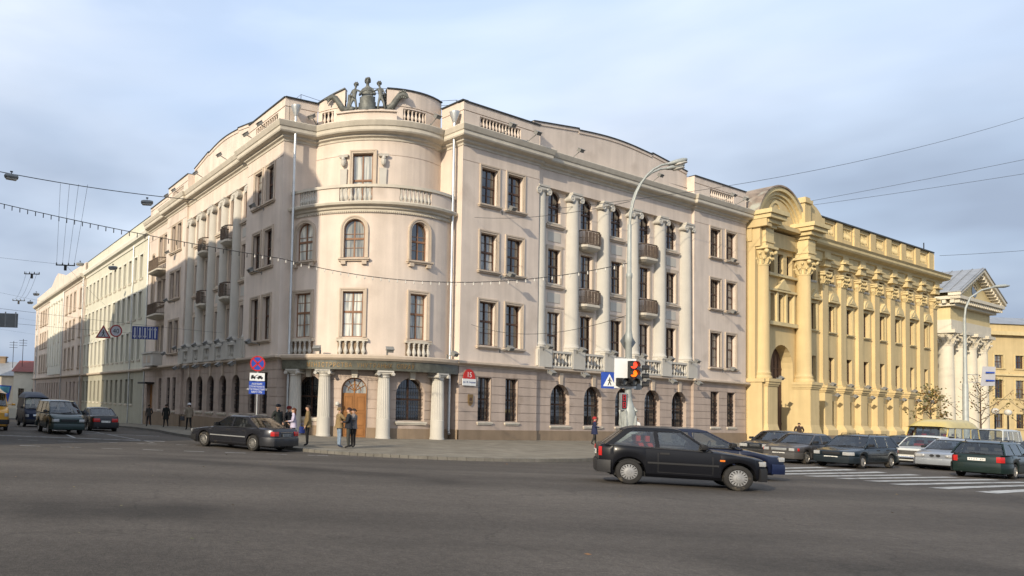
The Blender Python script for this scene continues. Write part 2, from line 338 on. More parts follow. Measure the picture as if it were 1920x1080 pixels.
        rg = n.nodes.new('ShaderNodeMapRange'); rg.interpolation_type = 'SMOOTHSTEP'; rg.inputs[1].default_value = wd*.75; rg.inputs[2].default_value = wd*1.9; rg.inputs[3].default_value = .66; rg.inputs[4].default_value = 1.0; n.links.new(ad.outputs[0], rg.inputs[0])
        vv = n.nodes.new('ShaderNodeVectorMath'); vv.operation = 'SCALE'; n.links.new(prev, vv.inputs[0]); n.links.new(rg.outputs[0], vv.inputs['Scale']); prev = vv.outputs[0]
    vm2 = n.nodes.new('ShaderNodeVectorMath'); vm2.operation = 'SCALE'; n.links.new(prev, vm2.inputs[0]); n.links.new(r2.outputs[0], vm2.inputs['Scale']); n.links.new(vm2.outputs[0], b.inputs['Base Color'])
    return mt
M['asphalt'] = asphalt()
def paving():
    mt = mat('paving_slabs', (.235, .21, .165), .9, .15, .6, bump=.3, bscale=40, fine=.1)
    n = mt.node_tree; b = n.nodes['Principled BSDF']; src = b.inputs['Base Color'].links[0].from_socket
    g = n.nodes.new('ShaderNodeNewGeometry'); mpn = n.nodes.new('ShaderNodeMapping'); mpn.inputs['Rotation'].default_value = (0, 0, radians(-30)); n.links.new(g.outputs['Position'], mpn.inputs[0])
    br = n.nodes.new('ShaderNodeTexBrick'); br.inputs['Scale'].default_value = 1; br.inputs['Brick Width'].default_value = .5; br.inputs['Row Height'].default_value = .5; br.inputs['Mortar Size'].default_value = .018
    br.inputs['Color1'].default_value = (1, 1, 1, 1); br.inputs['Color2'].default_value = (.78, .76, .74, 1); br.inputs['Mortar'].default_value = (.55, .55, .53, 1); br.offset = 0
    n.links.new(mpn.outputs[0], br.inputs['Vector'])
    vm = n.nodes.new('ShaderNodeVectorMath'); vm.operation = 'MULTIPLY'; n.links.new(src, vm.inputs[0]); n.links.new(br.outputs['Color'], vm.inputs[1]); n.links.new(vm.outputs[0], b.inputs['Base Color'])
    return mt
M['paving'] = paving()
M['roadpaint'] = mat('worn_road_paint', (.42, .42, .40), .8, .18, 2.5, dirt=((.11, .105, .1), 3.2, .53), fine=.1)
M['fadedpaint'] = mat('faded_road_paint', (.30, .295, .28), .85, .2, 2.5, dirt=((.10, .095, .09), 3.5, .50))

# ---------------------------------------------------------------- ground
dR = V((.86394829, .50358053)); dL = V((-.39087838, .92044234)); nR = V((dR.y, -dR.x)); nL = V((-dL.y, dL.x))
cR = V((13.679, 45.471)); cL = V((2.62, 45.79))
def gz(x, y):
    uL = (V((x, y))-cL).dot(dL); uR = (V((x, y))-cR).dot(dR); s_ = max(0, uL-2)
    if s_ > 75: s_ = 75 + (s_-75)*.2
    uR = min(max(0, uR), 90)
    return .38*(1-sm((y-17)/14)) - .026*s_*(1-sm((x+2)/14)) - .006*uR
def g3(x, y, dz=0): return V((x, y, gz(x, y)+dz))
def ax(vals): return vals
xs = [-900, -400, -200, -120] + [-80+2.5*i for i in range(81)] + [140, 200, 400, 900]
ys = [-400, -150, -60] + [-20+2*i for i in range(80)] + [160, 200, 300, 500, 1200]
mb = MB(); nx = len(xs)
mb.add([(x, y, gz(max(-200, min(200, x)), max(-30, min(220, y)))) for y in ys for x in xs],
       [(j*nx+i, j*nx+i+1, (j+1)*nx+i+1, (j+1)*nx+i) for j in range(len(ys)-1) for i in range(nx-1)])
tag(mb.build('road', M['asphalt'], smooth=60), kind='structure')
# pavement: between kerb line and the building line
def smoothpath(pts, n=6):
    o = []
    for i in range(len(pts)-1):
        p0, p1, p2, p3 = V(pts[max(i-1, 0)]), V(pts[i]), V(pts[i+1]), V(pts[min(i+2, len(pts)-1)])
        for k in range(n):
            t = k/n; o.append(.5*((2*p1)+(p2-p0)*t+(2*p0-5*p1+4*p2-p3)*t*t+(3*p1-p0-3*p2+p3)*t**3))
    o.append(V(pts[-1])); return o
def Lp(u, off): return cL + dL*u + nL*off
def Rp(u, off): return cR + dR*u + nR*off
kerb = smoothpath([Lp(150, 5.2), Lp(100, 5.2), Lp(60, 5.2), Lp(35, 5.2), Lp(15, 5.5), (-3.4, 42.2), (-.2, 36.6), (2.2, 32.6), (4.2, 30.6), (6.6, 29.5), (9.5, 29.2), (12.4, 30.0), (15.2, 31.6), (18.6, 34.6), (22.6, 38.6), (27, 42.6), Rp(24, 8.4), Rp(34, 8.3), Rp(60, 8.3), Rp(100, 8.3), Rp(140, 8.3)], 8)
inner = [Lp(150, -3), Lp(100, -3), Lp(60, -3), Lp(35, -3), Lp(15, -3), Lp(6, -4), V((5, 49)), V((6, 50)), V((7, 50)), V((8, 50)), V((9, 50)), V((10, 50)), V((11, 50)), V((12, 50)), Rp(3, -4), Rp(9, -4), Rp(16, -4), Rp(34, -4), Rp(60, -4), Rp(100, -4), Rp(140, -4)]
inner = smoothpath([tuple(p) for p in inner], 8)
mb = MB(); NS = 7; rows = []
for a, b in zip(kerb, inner):
    rows.append([g3(*(a.lerp(b, k/NS)), .125) for k in range(NS+1)])
mb.rings(rows, closed=False, caps=False)
pav = tag(mb.build('pavement', M['paving'], smooth=60), kind='structure')
# kerb stones along the pavement edge (one mesh each in view)
acc = []; 
for a, b in zip(kerb, kerb[1:]):
    L_ = (b-a).length; k = max(1, round(L_/1.0))
    for i in range(k): acc.append((a.lerp(b, i/k), a.lerp(b, (i+1)/k)))
stone_me = None
for a, b in acc:
    if not (-14 < a.x < 40 and 20 < a.y < 70): continue
    t = (b-a); L_ = t.length; t.normalize(); n_ = V((t.y, -t.x))
    mb = MB(); h = random.uniform(-.006, .006)
    p0, p1 = a+t*.008, b-t*.008
    mb.hexa([(*(p0+n_*.02), gz(*p0)-.1), (*(p1+n_*.02), gz(*p1)-.1), (*(p1-n_*.15), gz(*p1)-.1), (*(p0-n_*.15), gz(*p0)-.1),
             (*(p0+n_*.01), gz(*p0)+.135+h), (*(p1+n_*.01), gz(*p1)+.135+h), (*(p1-n_*.15), gz(*p1)+.135+h), (*(p0-n_*.15), gz(*p0)+.135+h)])
    mb.build('kerb_stone', M['kerb'], pav)
# painted markings: sheets that follow the ground
def strip(name, a, b, wd, mt, nseg=6, dz=.006):
    a, b = V(a), V(b); t = (b-a).normalized(); n_ = V((-t.y, t.x))*wd/2
    mb = MB(); mb.rings([[g3(*(a.lerp(b, i/nseg)+n_), dz), g3(*(a.lerp(b, i/nseg)-n_), dz)] for i in range(nseg+1)], closed=False, caps=False)
    return tag(mb.build(name, mt), kind='structure')
zl = [(17.0, -3.2, 4.4), (18.05, -3.8, 4.4), (19.1, -4.4, 4.3), (20.15, -4.6, 4.4), (21.2, -5.0, 4.6), (22.3, -5.9, 4.9), (23.4, -7.3, 4.0), (24.5, -8.0, 3.6), (25.55, -8.4, 3.6), (26.6, -8.8, 3.4)]
for off, ua, ub in zl:
    strip('crossing_stripe', Rp(ua, off), Rp(ub, off), .42, M['roadpaint'], 8)
for k in range(10):
    strip('guide_dash', (-11.6+1.62*k, 29.6-.02*k), (-10.8+1.62*k, 29.6-.02*k), .13, M['roadpaint'] if k % 4 else M['fadedpaint'], 2)
    strip('guide_dash', (-13+1.75*k, 33.2+.05*k), (-12.1+1.75*k, 33.2+.05*k), .13, M['fadedpaint'], 2)
strip('lane_line', (-12.6, 49.5), (-7.6, 36.2), .14, M['roadpaint'], 8)
strip('lane_line', (-8.4, 43.6), (-3.6, 34.4), .14, M['fadedpaint'], 8)
strip('stop_line', (-13.5, 36.4), (-3.2, 35.6), .3, M['fadedpaint'], 8)
strip('stop_line', (-8.0, 40.8), (-3.9, 40.2), .2, M['fadedpaint'], 4)
mb = MB()
rl = random.Random(4)
for i in range(70):
    x, y = rl.uniform(-8, 18), rl.uniform(7, 30); a = rl.uniform(0, 6.3); s_ = rl.uniform(.02, .05); c_ = g3(x, y, .008)
    u_ = V((cos(a), sin(a), 0))*s_; v_ = V((-sin(a), cos(a), rl.uniform(0, .5)))*s_*.6
    mb.poly(c_-u_, c_-v_*.8, c_+u_, c_+v_)
tag(mb.build('fallen_leaves', M['leaf']), 'scattered small fallen leaves on the asphalt of the junction', 'leaves', kind='stuff')
# ---------------------------------------------------------------- facade tools
class PS:                                      # flat facade: u runs to the right as seen from outside
    def __init__(s, o, d): s.o = V(o); s.d = V(d); s.n = V((d[1], -d[0])); s.du = None
    def p(s, u, off, z): q = s.o + s.d*u + s.n*off; return V((q.x, q.y, z))
    def fr(s, u): return V((*s.d, 0)), V((*(-s.n), 0))
class CS:                                      # round facade: u is arc length at the wall radius
    def __init__(s, o, R): s.o = V(o); s.R = R; s.du = .45
    def p(s, u, off, z): a = u/s.R; return V((s.o.x+(s.R+off)*sin(a), s.o.y-(s.R+off)*cos(a), z))
    def fr(s, u): a = u/s.R; return V((cos(a), sin(a), 0)), V((-sin(a), cos(a), 0))
    def deg(s, a): return radians(a)*s.R
def wall(mb, S, u0, u1, rows, ops, depth=.28, back=0):
    """rows: (z0, z1, off); ops: (ua, ub, za, zb, arched)"""
    us = {u0, u1}; zs = set()
    for r in rows: zs |= {r[0], r[1]}
    for a, b, c, d, ar in ops:
        us |= {a, b}; zs |= {c, d}
        if ar: zs.add(d-(b-a)/2)
    us = sorted(us)
    if S.du:
        e = []
        for a, b in zip(us, us[1:]):
            k = max(1, math.ceil((b-a)/S.du)); e += [a+(b-a)*i/k for i in range(k)]
        us = e + [us[-1]]
    zs = sorted(z for z in zs if rows[0][0]-1e-6 <= z <= rows[-1][1]+1e-6)
    zs = [z for i, z in enumerate(zs) if i == 0 or z-zs[i-1] > 1e-5]
    def offat(z):
        for r in rows:
            if r[0] <= z <= r[1]: return r[2]
        return rows[-1][2]
    for ua, ub in zip(us, us[1:]):
        um = (ua+ub)/2; prev = None
        for za, zb in zip(zs, zs[1:]):
            zm = (za+zb)/2; o = offat(zm)
            hole = any(a < um < b and c < zm < d for a, b, c, d, ar in ops)
            if not hole:
                mb.poly(S.p(ua, o, za), S.p(ub, o, za), S.p(ub, o, zb), S.p(ua, o, zb))
                if prev is not None and abs(prev-o) > 1e-6: mb.poly(S.p(ua, prev, za), S.p(ub, prev, za), S.p(ub, o, za), S.p(ua, o, za))
                prev = o
            else: prev = None
    for a, b, c, d, ar in ops:
        o = offat(c+.02)
        r = (b-a)/2; zt = d-r if ar else d; um = (a+b)/2
        mb.poly(S.p(a, o, c), S.p(a, -depth, c), S.p(a, -depth, zt), S.p(a, o, zt))
        mb.poly(S.p(b, -depth, c), S.p(b, o, c), S.p(b, o, zt), S.p(b, -depth, zt))
        mb.poly(S.p(a, -depth, c), S.p(a, o, c), S.p(b, o, c), S.p(b, -depth, c))
        if not ar: mb.poly(S.p(a, o, d), S.p(a, -depth, d), S.p(b, -depth, d), S.p(b, o, d))
        else:
            N = 12; arc = [(um-r*cos(pi*i/N), zt+r*sin(pi*i/N)) for i in range(N+1)]
            for i in range(N):
                (xa, ya), (xb, yb) = arc[i], arc[i+1]
                mb.poly(S.p(xa, o, ya), S.p(xa, -depth, ya), S.p(xb, -depth, yb), S.p(xb, o, yb))
                mb.poly(S.p(xa, o, ya), S.p(xb, o, yb), S.p(xb, o, d), S.p(xa, o, d))
def offpath(path, o):
    P = [V(p) for p in path]; res = []
    for i, p in enumerate(P):
        ns = []
        for a, b in ((i-1, i), (i, i+1)):
            if a >= 0 and b < len(P):
                t = (P[b]-P[a]).normalized(); ns.append(V((t.y, -t.x)))
        if len(ns) == 1: res.append(p+ns[0]*o)
        else:
            bis = (ns[0]+ns[1]); k = bis.length
            if k < .2: res.append(p+ns[0]*o)
            else:
                bis.normalize(); res.append(p+bis*min(o/max(bis.dot(ns[0]), .35), 3*abs(o)) if o >= 0 else p+bis*max(o/max(bis.dot(ns[0]), .35), -3*abs(o)))
    return res
def sweep(mb, path, prof, caps=True):
    offs = {o: offpath(path, o) for o, z in prof}
    rings = [[V((*offs[o][i], z)) for o, z in prof] for i in range(len(path))]
    n = len(prof); P = [p for r in rings for p in r]
    F = [(i*n+k, (i+1)*n+k, (i+1)*n+k+1, i*n+k+1) for i in range(len(rings)-1) for k in range(n-1)]
    if caps: F += [tuple(range(n)), tuple((len(rings)-1)*n+k for k in range(n-1, -1, -1))]
    mb.add(P, F)
# ---- windows: one mesh set per kind, shared by every window of that kind
WCACHE = {}
def window_meshes(w_, h, arch, style, frame, glass, dep, sur):
    key = (round(w_, 2), round(h, 2), arch, style, frame, glass, round(dep, 2), sur)
    if key in WCACHE: return WCACHE[key]
    r = w_/2; zt = h-r if arch else h; N = 12
    def outl(g, y, zb=0):                              # outline shrunk by g (open polygon from bottom-left clockwise)
        if not arch: return [(-r+g, y, zb+g), (-r+g, y, h-g), (r-g, y, h-g), (r-g, y, zb+g)]
        return [(-r+g, y, zb+g)] + [(-(r-g)*cos(pi*i/N), y, zt+(r-g)*sin(pi*i/N)) for i in range(N+1)] + [(r-g, y, zb+g)]
    f = MB(); t = .075
    o0, i0, o1, i1 = outl(0, -.05), outl(t, -.05), outl(0, .02), outl(t, .02)
    n = len(o0)
    for k in range(n):
        k2 = (k+1) % n
        f.poly(o0[k], o0[k2], i0[k2], i0[k]); f.poly(i0[k], i0[k2], i1[k2], i1[k])
    def bar(x0, x1, z0, z1, y0=-.045, y1=.02): f.box((x0, y0, z0), (x1, y1, z1))
    zm = h*(.5 if style != 'F2' else .56)
    if style == 'door': zm = h*.3
    bar(-r+t, r-t, zm-.06, zm+.06, -.06)
    bar(-.045, .045, t, zm-.06); bar(-.045, .045, zm+.06, h-t if not arch else h-t-.01)
    if style in ('grid', 'F2', 'gridarch'):
        for z in ((t+zm)/2, (zm+(zt if arch else h))/2+.02): bar(-r+t, -.045, z-.018, z+.018, -.03); bar(.045, r-t, z-.018, z+.018, -.03)
    fm = f.mesh('window', M[frame])
    p = MB(); p.poly(*[(x, .0, z) for x, y, z in reversed(outl(t*.5, 0))])
    pm = p.mesh('pane', M[glass])
    sm_ = None
    if sur:
        s = MB(); bw = .2; y0, y1 = -dep-.07, -dep+.06
        if arch:
            ins = [(-r-.0, 0)] + [(-(r)*cos(pi*i/N), zt+r*sin(pi*i/N)) for i in range(N+1)] + [(r, 0)]
            ous = [(-r-bw, 0)] + [(-(r+bw)*cos(pi*i/N), zt+(r+bw)*sin(pi*i/N)) for i in range(N+1)] + [(r+bw, 0)]
        else: ins = [(-r, 0), (-r, h), (r, h), (r, 0)]; ous = [(-r-bw, 0), (-r-bw, h+bw), (r+bw, h+bw), (r+bw, 0)]
        mid = [((a[0]*.45+b[0]*.55), (a[1]*.45+b[1]*.55)) for a, b in zip(ins, ous)]
        for k in range(len(ins)-1):
            for A, B, ya, yb in ((ins, mid, y0+.035, y0+.03), (mid, ous, y0, y0)):
                a, b, c, d = A[k], A[k+1], B[k+1], B[k]
                s.poly((a[0], ya, a[1]), (b[0], ya, b[1]), (c[0], yb, c[1]), (d[0], yb, d[1]))
            s.poly((ous[k][0], y0, ous[k][1]), (ous[k+1][0], y0, ous[k+1][1]), (ous[k+1][0], y1, ous[k+1][1]), (ous[k][0], y1, ous[k][1]))
            s.poly((mid[k][0], y0, mid[k][1]), (mid[k+1][0], y0, mid[k+1][1]), (mid[k+1][0], y0+.04, mid[k+1][1]), (mid[k][0], y0+.04, mid[k][1]))
            s.poly((ins[k][0], y0+.035, ins[k][1]), (ins[k+1][0], y0+.035, ins[k+1][1]), (ins[k+1][0], y1, ins[k+1][1]), (ins[k][0], y1, ins[k][1]))
        sm_ = s.mesh('surround', M[sur])
    s = MB(); ex = .3 if sur else .08
    s.box((-r-ex, -dep-(.2 if sur else .1), -.14), (r+ex, -dep+.1, -.05)); s.box((-r-ex+.04, -dep-(.13 if sur else .06), -.22), (r+ex-.04, -dep+.1, -.14)); s.poly((-r, -dep-.02, -.05), (r, -dep-.02, -.05), (r, .0, .03), (-r, .0, .03))
    if arch and sur:
        for sx in (-1, 1): s.box((sx*(r)-.14, -dep-.16, -.42), (sx*r+.14, -dep+.05, -.22))
    slm = s.mesh('sill', M[sur or 'cream'])
    grm = None
    if style == 'grille' or style == 'door':
        g = MB()
        if style == 'grille':
            k = max(3, round(w_/.16))
            for i in range(1, k):
                x = -r+w_*i/k; top = zt + (sqrt(max(r*r-x*x, 0)) if arch else 0) - .03
                g.tube([(x, -.16, .03), (x, -.16, top)], .011, 4)
            for z in [h*q for q in (.06, .3, .52, .76)]:
                hw = r-.02 if z < zt else sqrt(max(r*r-(z-zt)**2, .01))
                g.box((-hw, -.17, z-.014), (hw, -.15, z+.014))
            for i in range(k):
                for z in (h*.18, h*.41, h*.64):
                    x = -r+w_*(i+.5)/k; g.tube([(x+.055*cos(q*pi/4), -.16, z+.12*sin(q*pi/4)) for q in range(9)], .009, 4, False)
        grm = g.mesh('grille', M['grille'])
    WCACHE[key] = (fm, pm, sm_, slm, grm); return WCACHE[key]
def window(root, S, u, z0, w_, h, arch=False, style='grid', frame='frame', glass='glass', dep=.28, sur='trim', sill=True):
    if glass == 'glass' and random.random() < .22: glass = 'glassnet'
    x, y = S.fr(u); p = S.p(u, -dep, z0)
    fm, pm, sm_, slm, grm = window_meshes(w_, h, arch, style, frame, glass, dep, sur)
    o = link('window', fm, root, frameM(p-root.location, x, y)); link('pane', pm, o, Matrix.Rotation(radians(random.uniform(-.7, .7)), 4, 'Z') @ Matrix.Rotation(radians(random.uniform(-.5, .5)), 4, 'X'))
    if sm_: link('surround', sm_, o)
    if sill: link('sill', slm, o)
    if grm and style == 'grille': link('grille', grm, o)
    return o
BAL = MB(); BAL.lathe([(.075, 0), (.075, .05), (.045, .08), (.05, .12), (.1, .26), (.105, .34), (.06, .55), (.042, .72), (.065, .78), (.04, .82), (.07, .9), (.075, 1)], 8)
BALM = {}
def baluster(root, p, h, mt='white', fat=1.0):
    k = (round(h, 2), mt, fat)
    if k not in BALM:
        b = MB(); b.v = [(x*fat, y*fat, z*h) for x, y, z in BAL.v]; b.f = BAL.f; b.mi = BAL.mi; BALM[k] = b.mesh('baluster', M[mt], 40)
    return link('baluster', BALM[k], root, Matrix.Translation(V(p)-root.location))
FL = None
def floodlight(root, S, u, z, off=0, arm=.75, up=0.):
    global FL
    k = (round(arm, 2), round(up, 2))
    if FL is None: FL = {}
    if k not in FL:
        f = MB(); f.tube([(0, .05, 0), (0, -arm, up)], .03, 5); f.box((-.05, 0, -.12), (.05, .05, .12))
        Mx = Matrix.Translation(V((0, -arm, up))) @ Matrix.Rotation(radians(35), 4, 'X'); f.box((-.2, -.14, -.1), (.2, .14, .1), Mx); f.box((-.23, -.17, .1), (.23, .17, .13), Mx)
        FL[k] = f.mesh('floodlight', M['floodlight'])
    x, y = S.fr(u); return link('floodlight', FL[k], root, frameM(S.p(u, off, z)-root.location, x, y))
def capital_mesh(name, r, mt, fr_r=None):
    c = MB(); w_ = r*1.02
    c.lathe([(r*.86, -.75), (r*.9, -.68), (r*.86, -.62), (r*.86, -.5), (r*1.12, -.36)], 16)
    c.box((-w_*1.02, -w_*.95, -.13), (w_*1.02, w_*.95, 0))
    c.box((-w_*1.0, -w_*.86, -.38), (w_*1.0, w_*.86, -.13))
    for sx in (-1, 1):
        for sy in (-1, 1):
            Mx = Matrix.Translation(V((sx*w_*.98, 0, -.42)))
            c.lathe([(.02, sy*w_*.93), (.07, sy*w_*.95), (.08, sy*w_*.9), (.15, sy*w_*.9), (.17, sy*w_*.94), (.235, sy*w_*.94), (.25, sy*w_*.86), (.19, sy*w_*.35), (.16, 0)], 14, axis='y', M=Mx)
    return c.mesh(name, mt, 40)
# ---------------------------------------------------------------- the corner building
B = empty('corner_building', (8.3, 52, 0), 'four storey pink corner building with rounded entrance bay and white columns', 'building', world=True)
SR = PS(cR, dR); SL = PS(cL, -dL)
OC = V((8.35, 50.3)); OU = V((8.6, 50.55)); Rl, Ru = 6.45, 5.4
SRl = CS(OC, Rl); SRu = CS(OU, Ru)
def arcpts(Rr, a0, a1, n, c=None): return [(c or OC) + V((sin(radians(a0+(a1-a0)*i/n)), -cos(radians(a0+(a1-a0)*i/n))))*Rr for i in range(n+1)]
lowarc = arcpts(Rl, -49.75, 49.92, 24); uparc = arcpts(Ru, -45.2, 50.4, 24, OU)
LE, RE = 30.3, 33.75
leftjog = lambda o: [Lp(LE, -.4), Lp(23.4, -.4), Lp(23.4, 0), Lp(18.1, 0), Lp(18.1, o), Lp(5.5, o), Lp(5.5, 0), cL]
rightjog = lambda o: [cR, Rp(7.2, 0), Rp(7.2, o), Rp(25.85, o), Rp(25.85, 0), Rp(RE, 0)]
lowpath = leftjog(-.2) + lowarc + rightjog(-.2)
toppath = leftjog(-.2) + uparc + rightjog(-.2)
Z1 = 4.93
# openings
fl = [(6.0, 8.75), (10.75, 13.07), (14.93, 17.22)]
def ops_of(us, w_, zs, arch=False): return [(u-w_/2, u+w_/2, a, b, arch) for u in us for a, b in zs]
gA = ops_of([2.29, 4.79], 1.2, [(1.26, 4.0)]); gC = ops_of([28.93, 31.42], 1.25, [(1.22, 4.0)])
gArch = ops_of([9.88+3.58*k for k in range(5)], 2.0, [(1.1, 3.87)], True)
LA = [-1.85, -3.62]; LC = [-19.85, -21.4]; LArch = [-(6.9+2.42*k) for k in range(5)]
glA = ops_of([-1.85, -3.7], 1.0, [(1.25, 3.9)]); glArch = ops_of(LArch, 1.42, [(1.15, 3.87)], True)
glC = ops_of([-19.9, -21.5], .9, [(1.0, 3.85)]); glD = ops_of([-24.0, -25.2], .85, [(1.0, 3.85)])
gRot = [(SRl.deg(a-w_/2), SRl.deg(a+w_/2), z0, z1, True) for a, w_, z0, z1 in ((-36.2, 16.5, 1.2, 3.72), (-11.3, 13.4, .05, 3.64), (19.5, 17.5, 1.18, 3.72))]
# ground floor with banded courses
def courses(off=0):
    rows = [(-1.6, .72, off+.05)]; z = .72
    bands = [1.3, 1.85, 2.4, 2.95, 3.5, 4.05, 4.6]
    for b in bands: rows += [(z, b-.035, off), (b-.035, b, off-.035)]; z = b
    return rows[:-1] + [(4.6-.035, 4.66, off)]
def shifted(S, off):
    if isinstance(S, CS): return CS(S.o, S.R+off)
    return PS(S.o + S.n*off, S.d)
SRr, SLr = shifted(SR, -.2), shifted(SL, -.2)
SLd = shifted(SL, -.4)
g = MB()
wall(g, SR, 0, 7.2, courses(), gA, .3); wall(g, SRr, 7.2, 25.85, courses(), gArch, .4); wall(g, SR, 25.85, RE, courses(), gC, .3)
wall(g, SL, -5.5, 0, courses(), glA, .3); wall(g, SLr, -18.1, -5.5, courses(), glArch, .4); wall(g, SL, -23.4, -18.1, courses(), glC, .3); wall(g, SLd, -LE, -23.4, courses(), glD+[(-29.2, -27.4, -1.5, 3.3, False)], .35)
wall(g, SRl, SRl.deg(-49.75), SRl.deg(49.92), courses(), gRot, .4)
for a, b in ((cL, lowarc[0]), (lowarc[-1], cR), (Rp(7.2, 0), Rp(7.2, -.2)), (Rp(25.85, -.2), Rp(25.85, 0)), (Lp(18.1, 0), Lp(18.1, -.2)), (Lp(5.5, -.2), Lp(5.5, 0)), (Lp(23.4, -.4), Lp(23.4, 0))):
    t = (b-a); wall(g, PS(a, t.normalized()), 0, t.length, courses(), [])
gf = MB(); gf.v, gf.f = g.v, [f for f in g.f]; gf.mi = [0]*len(gf.f)
for i, f in enumerate(gf.f): gf.mi[i] = 1 if all(gf.v[k][2] < .73 for k in f) else 0
gf.build('ground_floor_wall', [M['pinklow'], M['plinth']], B)
# keystones and voussoir grooves over the arches
def keystone(S, u, z0, z1, w0=.28, w1=.42, off=.1, mt='pinklow'):
    k = MB(); k.prism([S.p(u-w0/2, -.05, z0), S.p(u+w0/2, -.05, z0), S.p(u+w1/2, -.05, z1), S.p(u-w1/2, -.05, z1)], S.p(u, off, z0)-S.p(u, -.05, z0)); k.build('keystone', M[mt], B)
for u in [9.88+3.58*k for k in range(5)]: keystone(SRr, u, 3.82, 4.62, mt='trim')
for u in LArch: keystone(SLr, u, 3.82, 4.62, .22, .34, mt='trim')
for a in (-36.2, -11.3, 19.5): keystone(SRl, SRl.deg(a), 3.62, 4.1, .3, .42, .16, 'cream')
# upper walls
up = MB(); FR = [(Z1-.1, 17.38, 0), (17.38, 17.42, -.03), (17.42, 18.5, 0)]
Aw = [2.42, 4.85]; Cw = [28.95, 31.35]
wall(up, SR, 0, 7.2, FR, ops_of(Aw, 1.46, fl)); wall(up, SR, 25.85, RE, FR, ops_of(Cw, 1.46, fl))
wall(up, SL, -5.5, 0, FR, ops_of(LA, 1.08, fl)); wall(up, SL, -23.4, -18.1, FR, ops_of(LC, .98, fl))
SRc, SLc = shifted(SR, -.5), shifted(SL, -.5)
CB = [12.95+3.515*(k-1) for k in range(5)]; LBy = [-(6.7+2.42*k) for k in range(5)]
wR = ops_of(CB, 1.3, [(5.2, 8.75), (10.75, 13.07)]) + ops_of(CB, 1.3, [(14.93, 17.08)], True)
wLc = ops_of(LBy, .95, [(5.2, 8.75), (10.75, 13.07)]) + ops_of(LBy, .95, [(14.93, 17.05)], True)
wall(up, SRc, 7.2, 25.85, [(Z1-.1, 17.3, 0)], wR, .22); wall(up, SLc, -18.1, -5.5, [(Z1-.1, 17.3, 0)], wLc, .22)
LD = [-24.9, -26.4]
wall(up, SLd, -LE, -23.4, FR, ops_of(LD, .95, fl) + ops_of([-28.6], .8, [(10.9, 15.9)], True))
rot2 = [(SRl.deg(a)-.6, SRl.deg(a)+.6, 6.03, 8.75, False) for a in (-42.0, -13.2, 22.8)]
rot3 = [(SRl.deg(a)-.62, SRl.deg(a)+.62, 10.77, 13.1, True) for a in (-41.8, -13.3, 22.8)]
wall(up, SRl, SRl.deg(-49.75), SRl.deg(49.92), [(Z1-.1, 13.75, 0)], rot2+rot3)
rot4 = [(SRu.deg(-12.0)-.62, SRu.deg(-12.0)+.62, 14.2, 17.5, False)]
wall(up, SRu, SRu.deg(-45.2), SRu.deg(50.4), [(13.6, 17.38, 0), (17.38, 17.42, -.03), (17.42, 18.5, 0)], rot4)
for a, b, z0, z1 in ((cL, lowarc[0], Z1-.1, 13.75), (lowarc[-1], cR, Z1-.1, 13.75), (cL, uparc[0], 13.75, 18.5), (uparc[-1], cR, 13.75, 18.5), (Rp(7.2, 0), Rp(7.2, -.5), Z1-.1, 18.5), (Rp(25.85, -.5), Rp(25.85, 0), Z1-.1, 18.5), (Lp(18.1, 0), Lp(18.1, -.5), Z1-.1, 18.5), (Lp(5.5, -.5), Lp(5.5, 0), Z1-.1, 18.5), (Lp(23.4, -.4), Lp(23.4, 0), Z1-.1, 18.5)):
    t = (b-a); wall(up, PS(a, t.normalized()), 0, t.length, [(z0, z1, 0)], [])
# back walls close the block
bk = [Rp(RE, 0), Rp(RE, -14), V((22, 62)), Lp(16, -14), Lp(LE, -14), Lp(LE, -.4)]
for a, b in zip(bk, bk[1:]): up.poly(V((*a, -1)), V((*b, -1)), V((*b, 21.)), V((*a, 21.)))
up.build('upper_wall', M['pink'], B)
r_ = MB(); fp = [Lp(LE, -.6), Lp(23.4, -.6), Lp(5.5, -.9)] + arcpts(4.4, -44, 50, 8) + [Rp(7.2, -.9), Rp(RE, -.4), Rp(RE, -14), V((22, 62)), Lp(16, -14), Lp(LE, -14)]
r_.add([V((*p, 20.2)) for p in fp], [tuple(range(len(fp)))]); r_.build('roof', M['roof'], B)
# ledge, thin string courses, cornice
lg = MB(); sweep(lg, lowpath, [(-.1, 4.6), (.06, 4.6), (.06, 4.7), (.2, 4.7), (.34, 4.78), (.34, 4.89), (.3, 4.93), (-.6, 4.95)]); lg.build('ledge', M['trim'], B)
cn = MB(); sweep(cn, toppath, [(-.1, 18.3), (.05, 18.3), (.07, 18.42), (.22, 18.5), (.24, 18.62), (.55, 18.7), (.6, 18.78), (.6, 18.98), (.66, 19.02), (.74, 19.2), (.78, 19.3), (.76, 19.34), (-.8, 19.42)]); cn.build('cornice', M['cream'], B)
# frieze beam above the columns
fb = MB()
for S, a, b in ((shifted(SR, -.2), 7.2, 25.85), (shifted(SL, -.2), -18.1, -5.5)):
    fb.hexa([S.p(a, 0, 17.14), S.p(b, 0, 17.14), S.p(b, -.4, 17.14), S.p(a, -.4, 17.14), S.p(a, 0, 18.4), S.p(b, 0, 18.4), S.p(b, -.4, 18.4), S.p(a, -.4, 18.4)])
cluster_build(fb, 'frieze_beam', M['pink'], B)
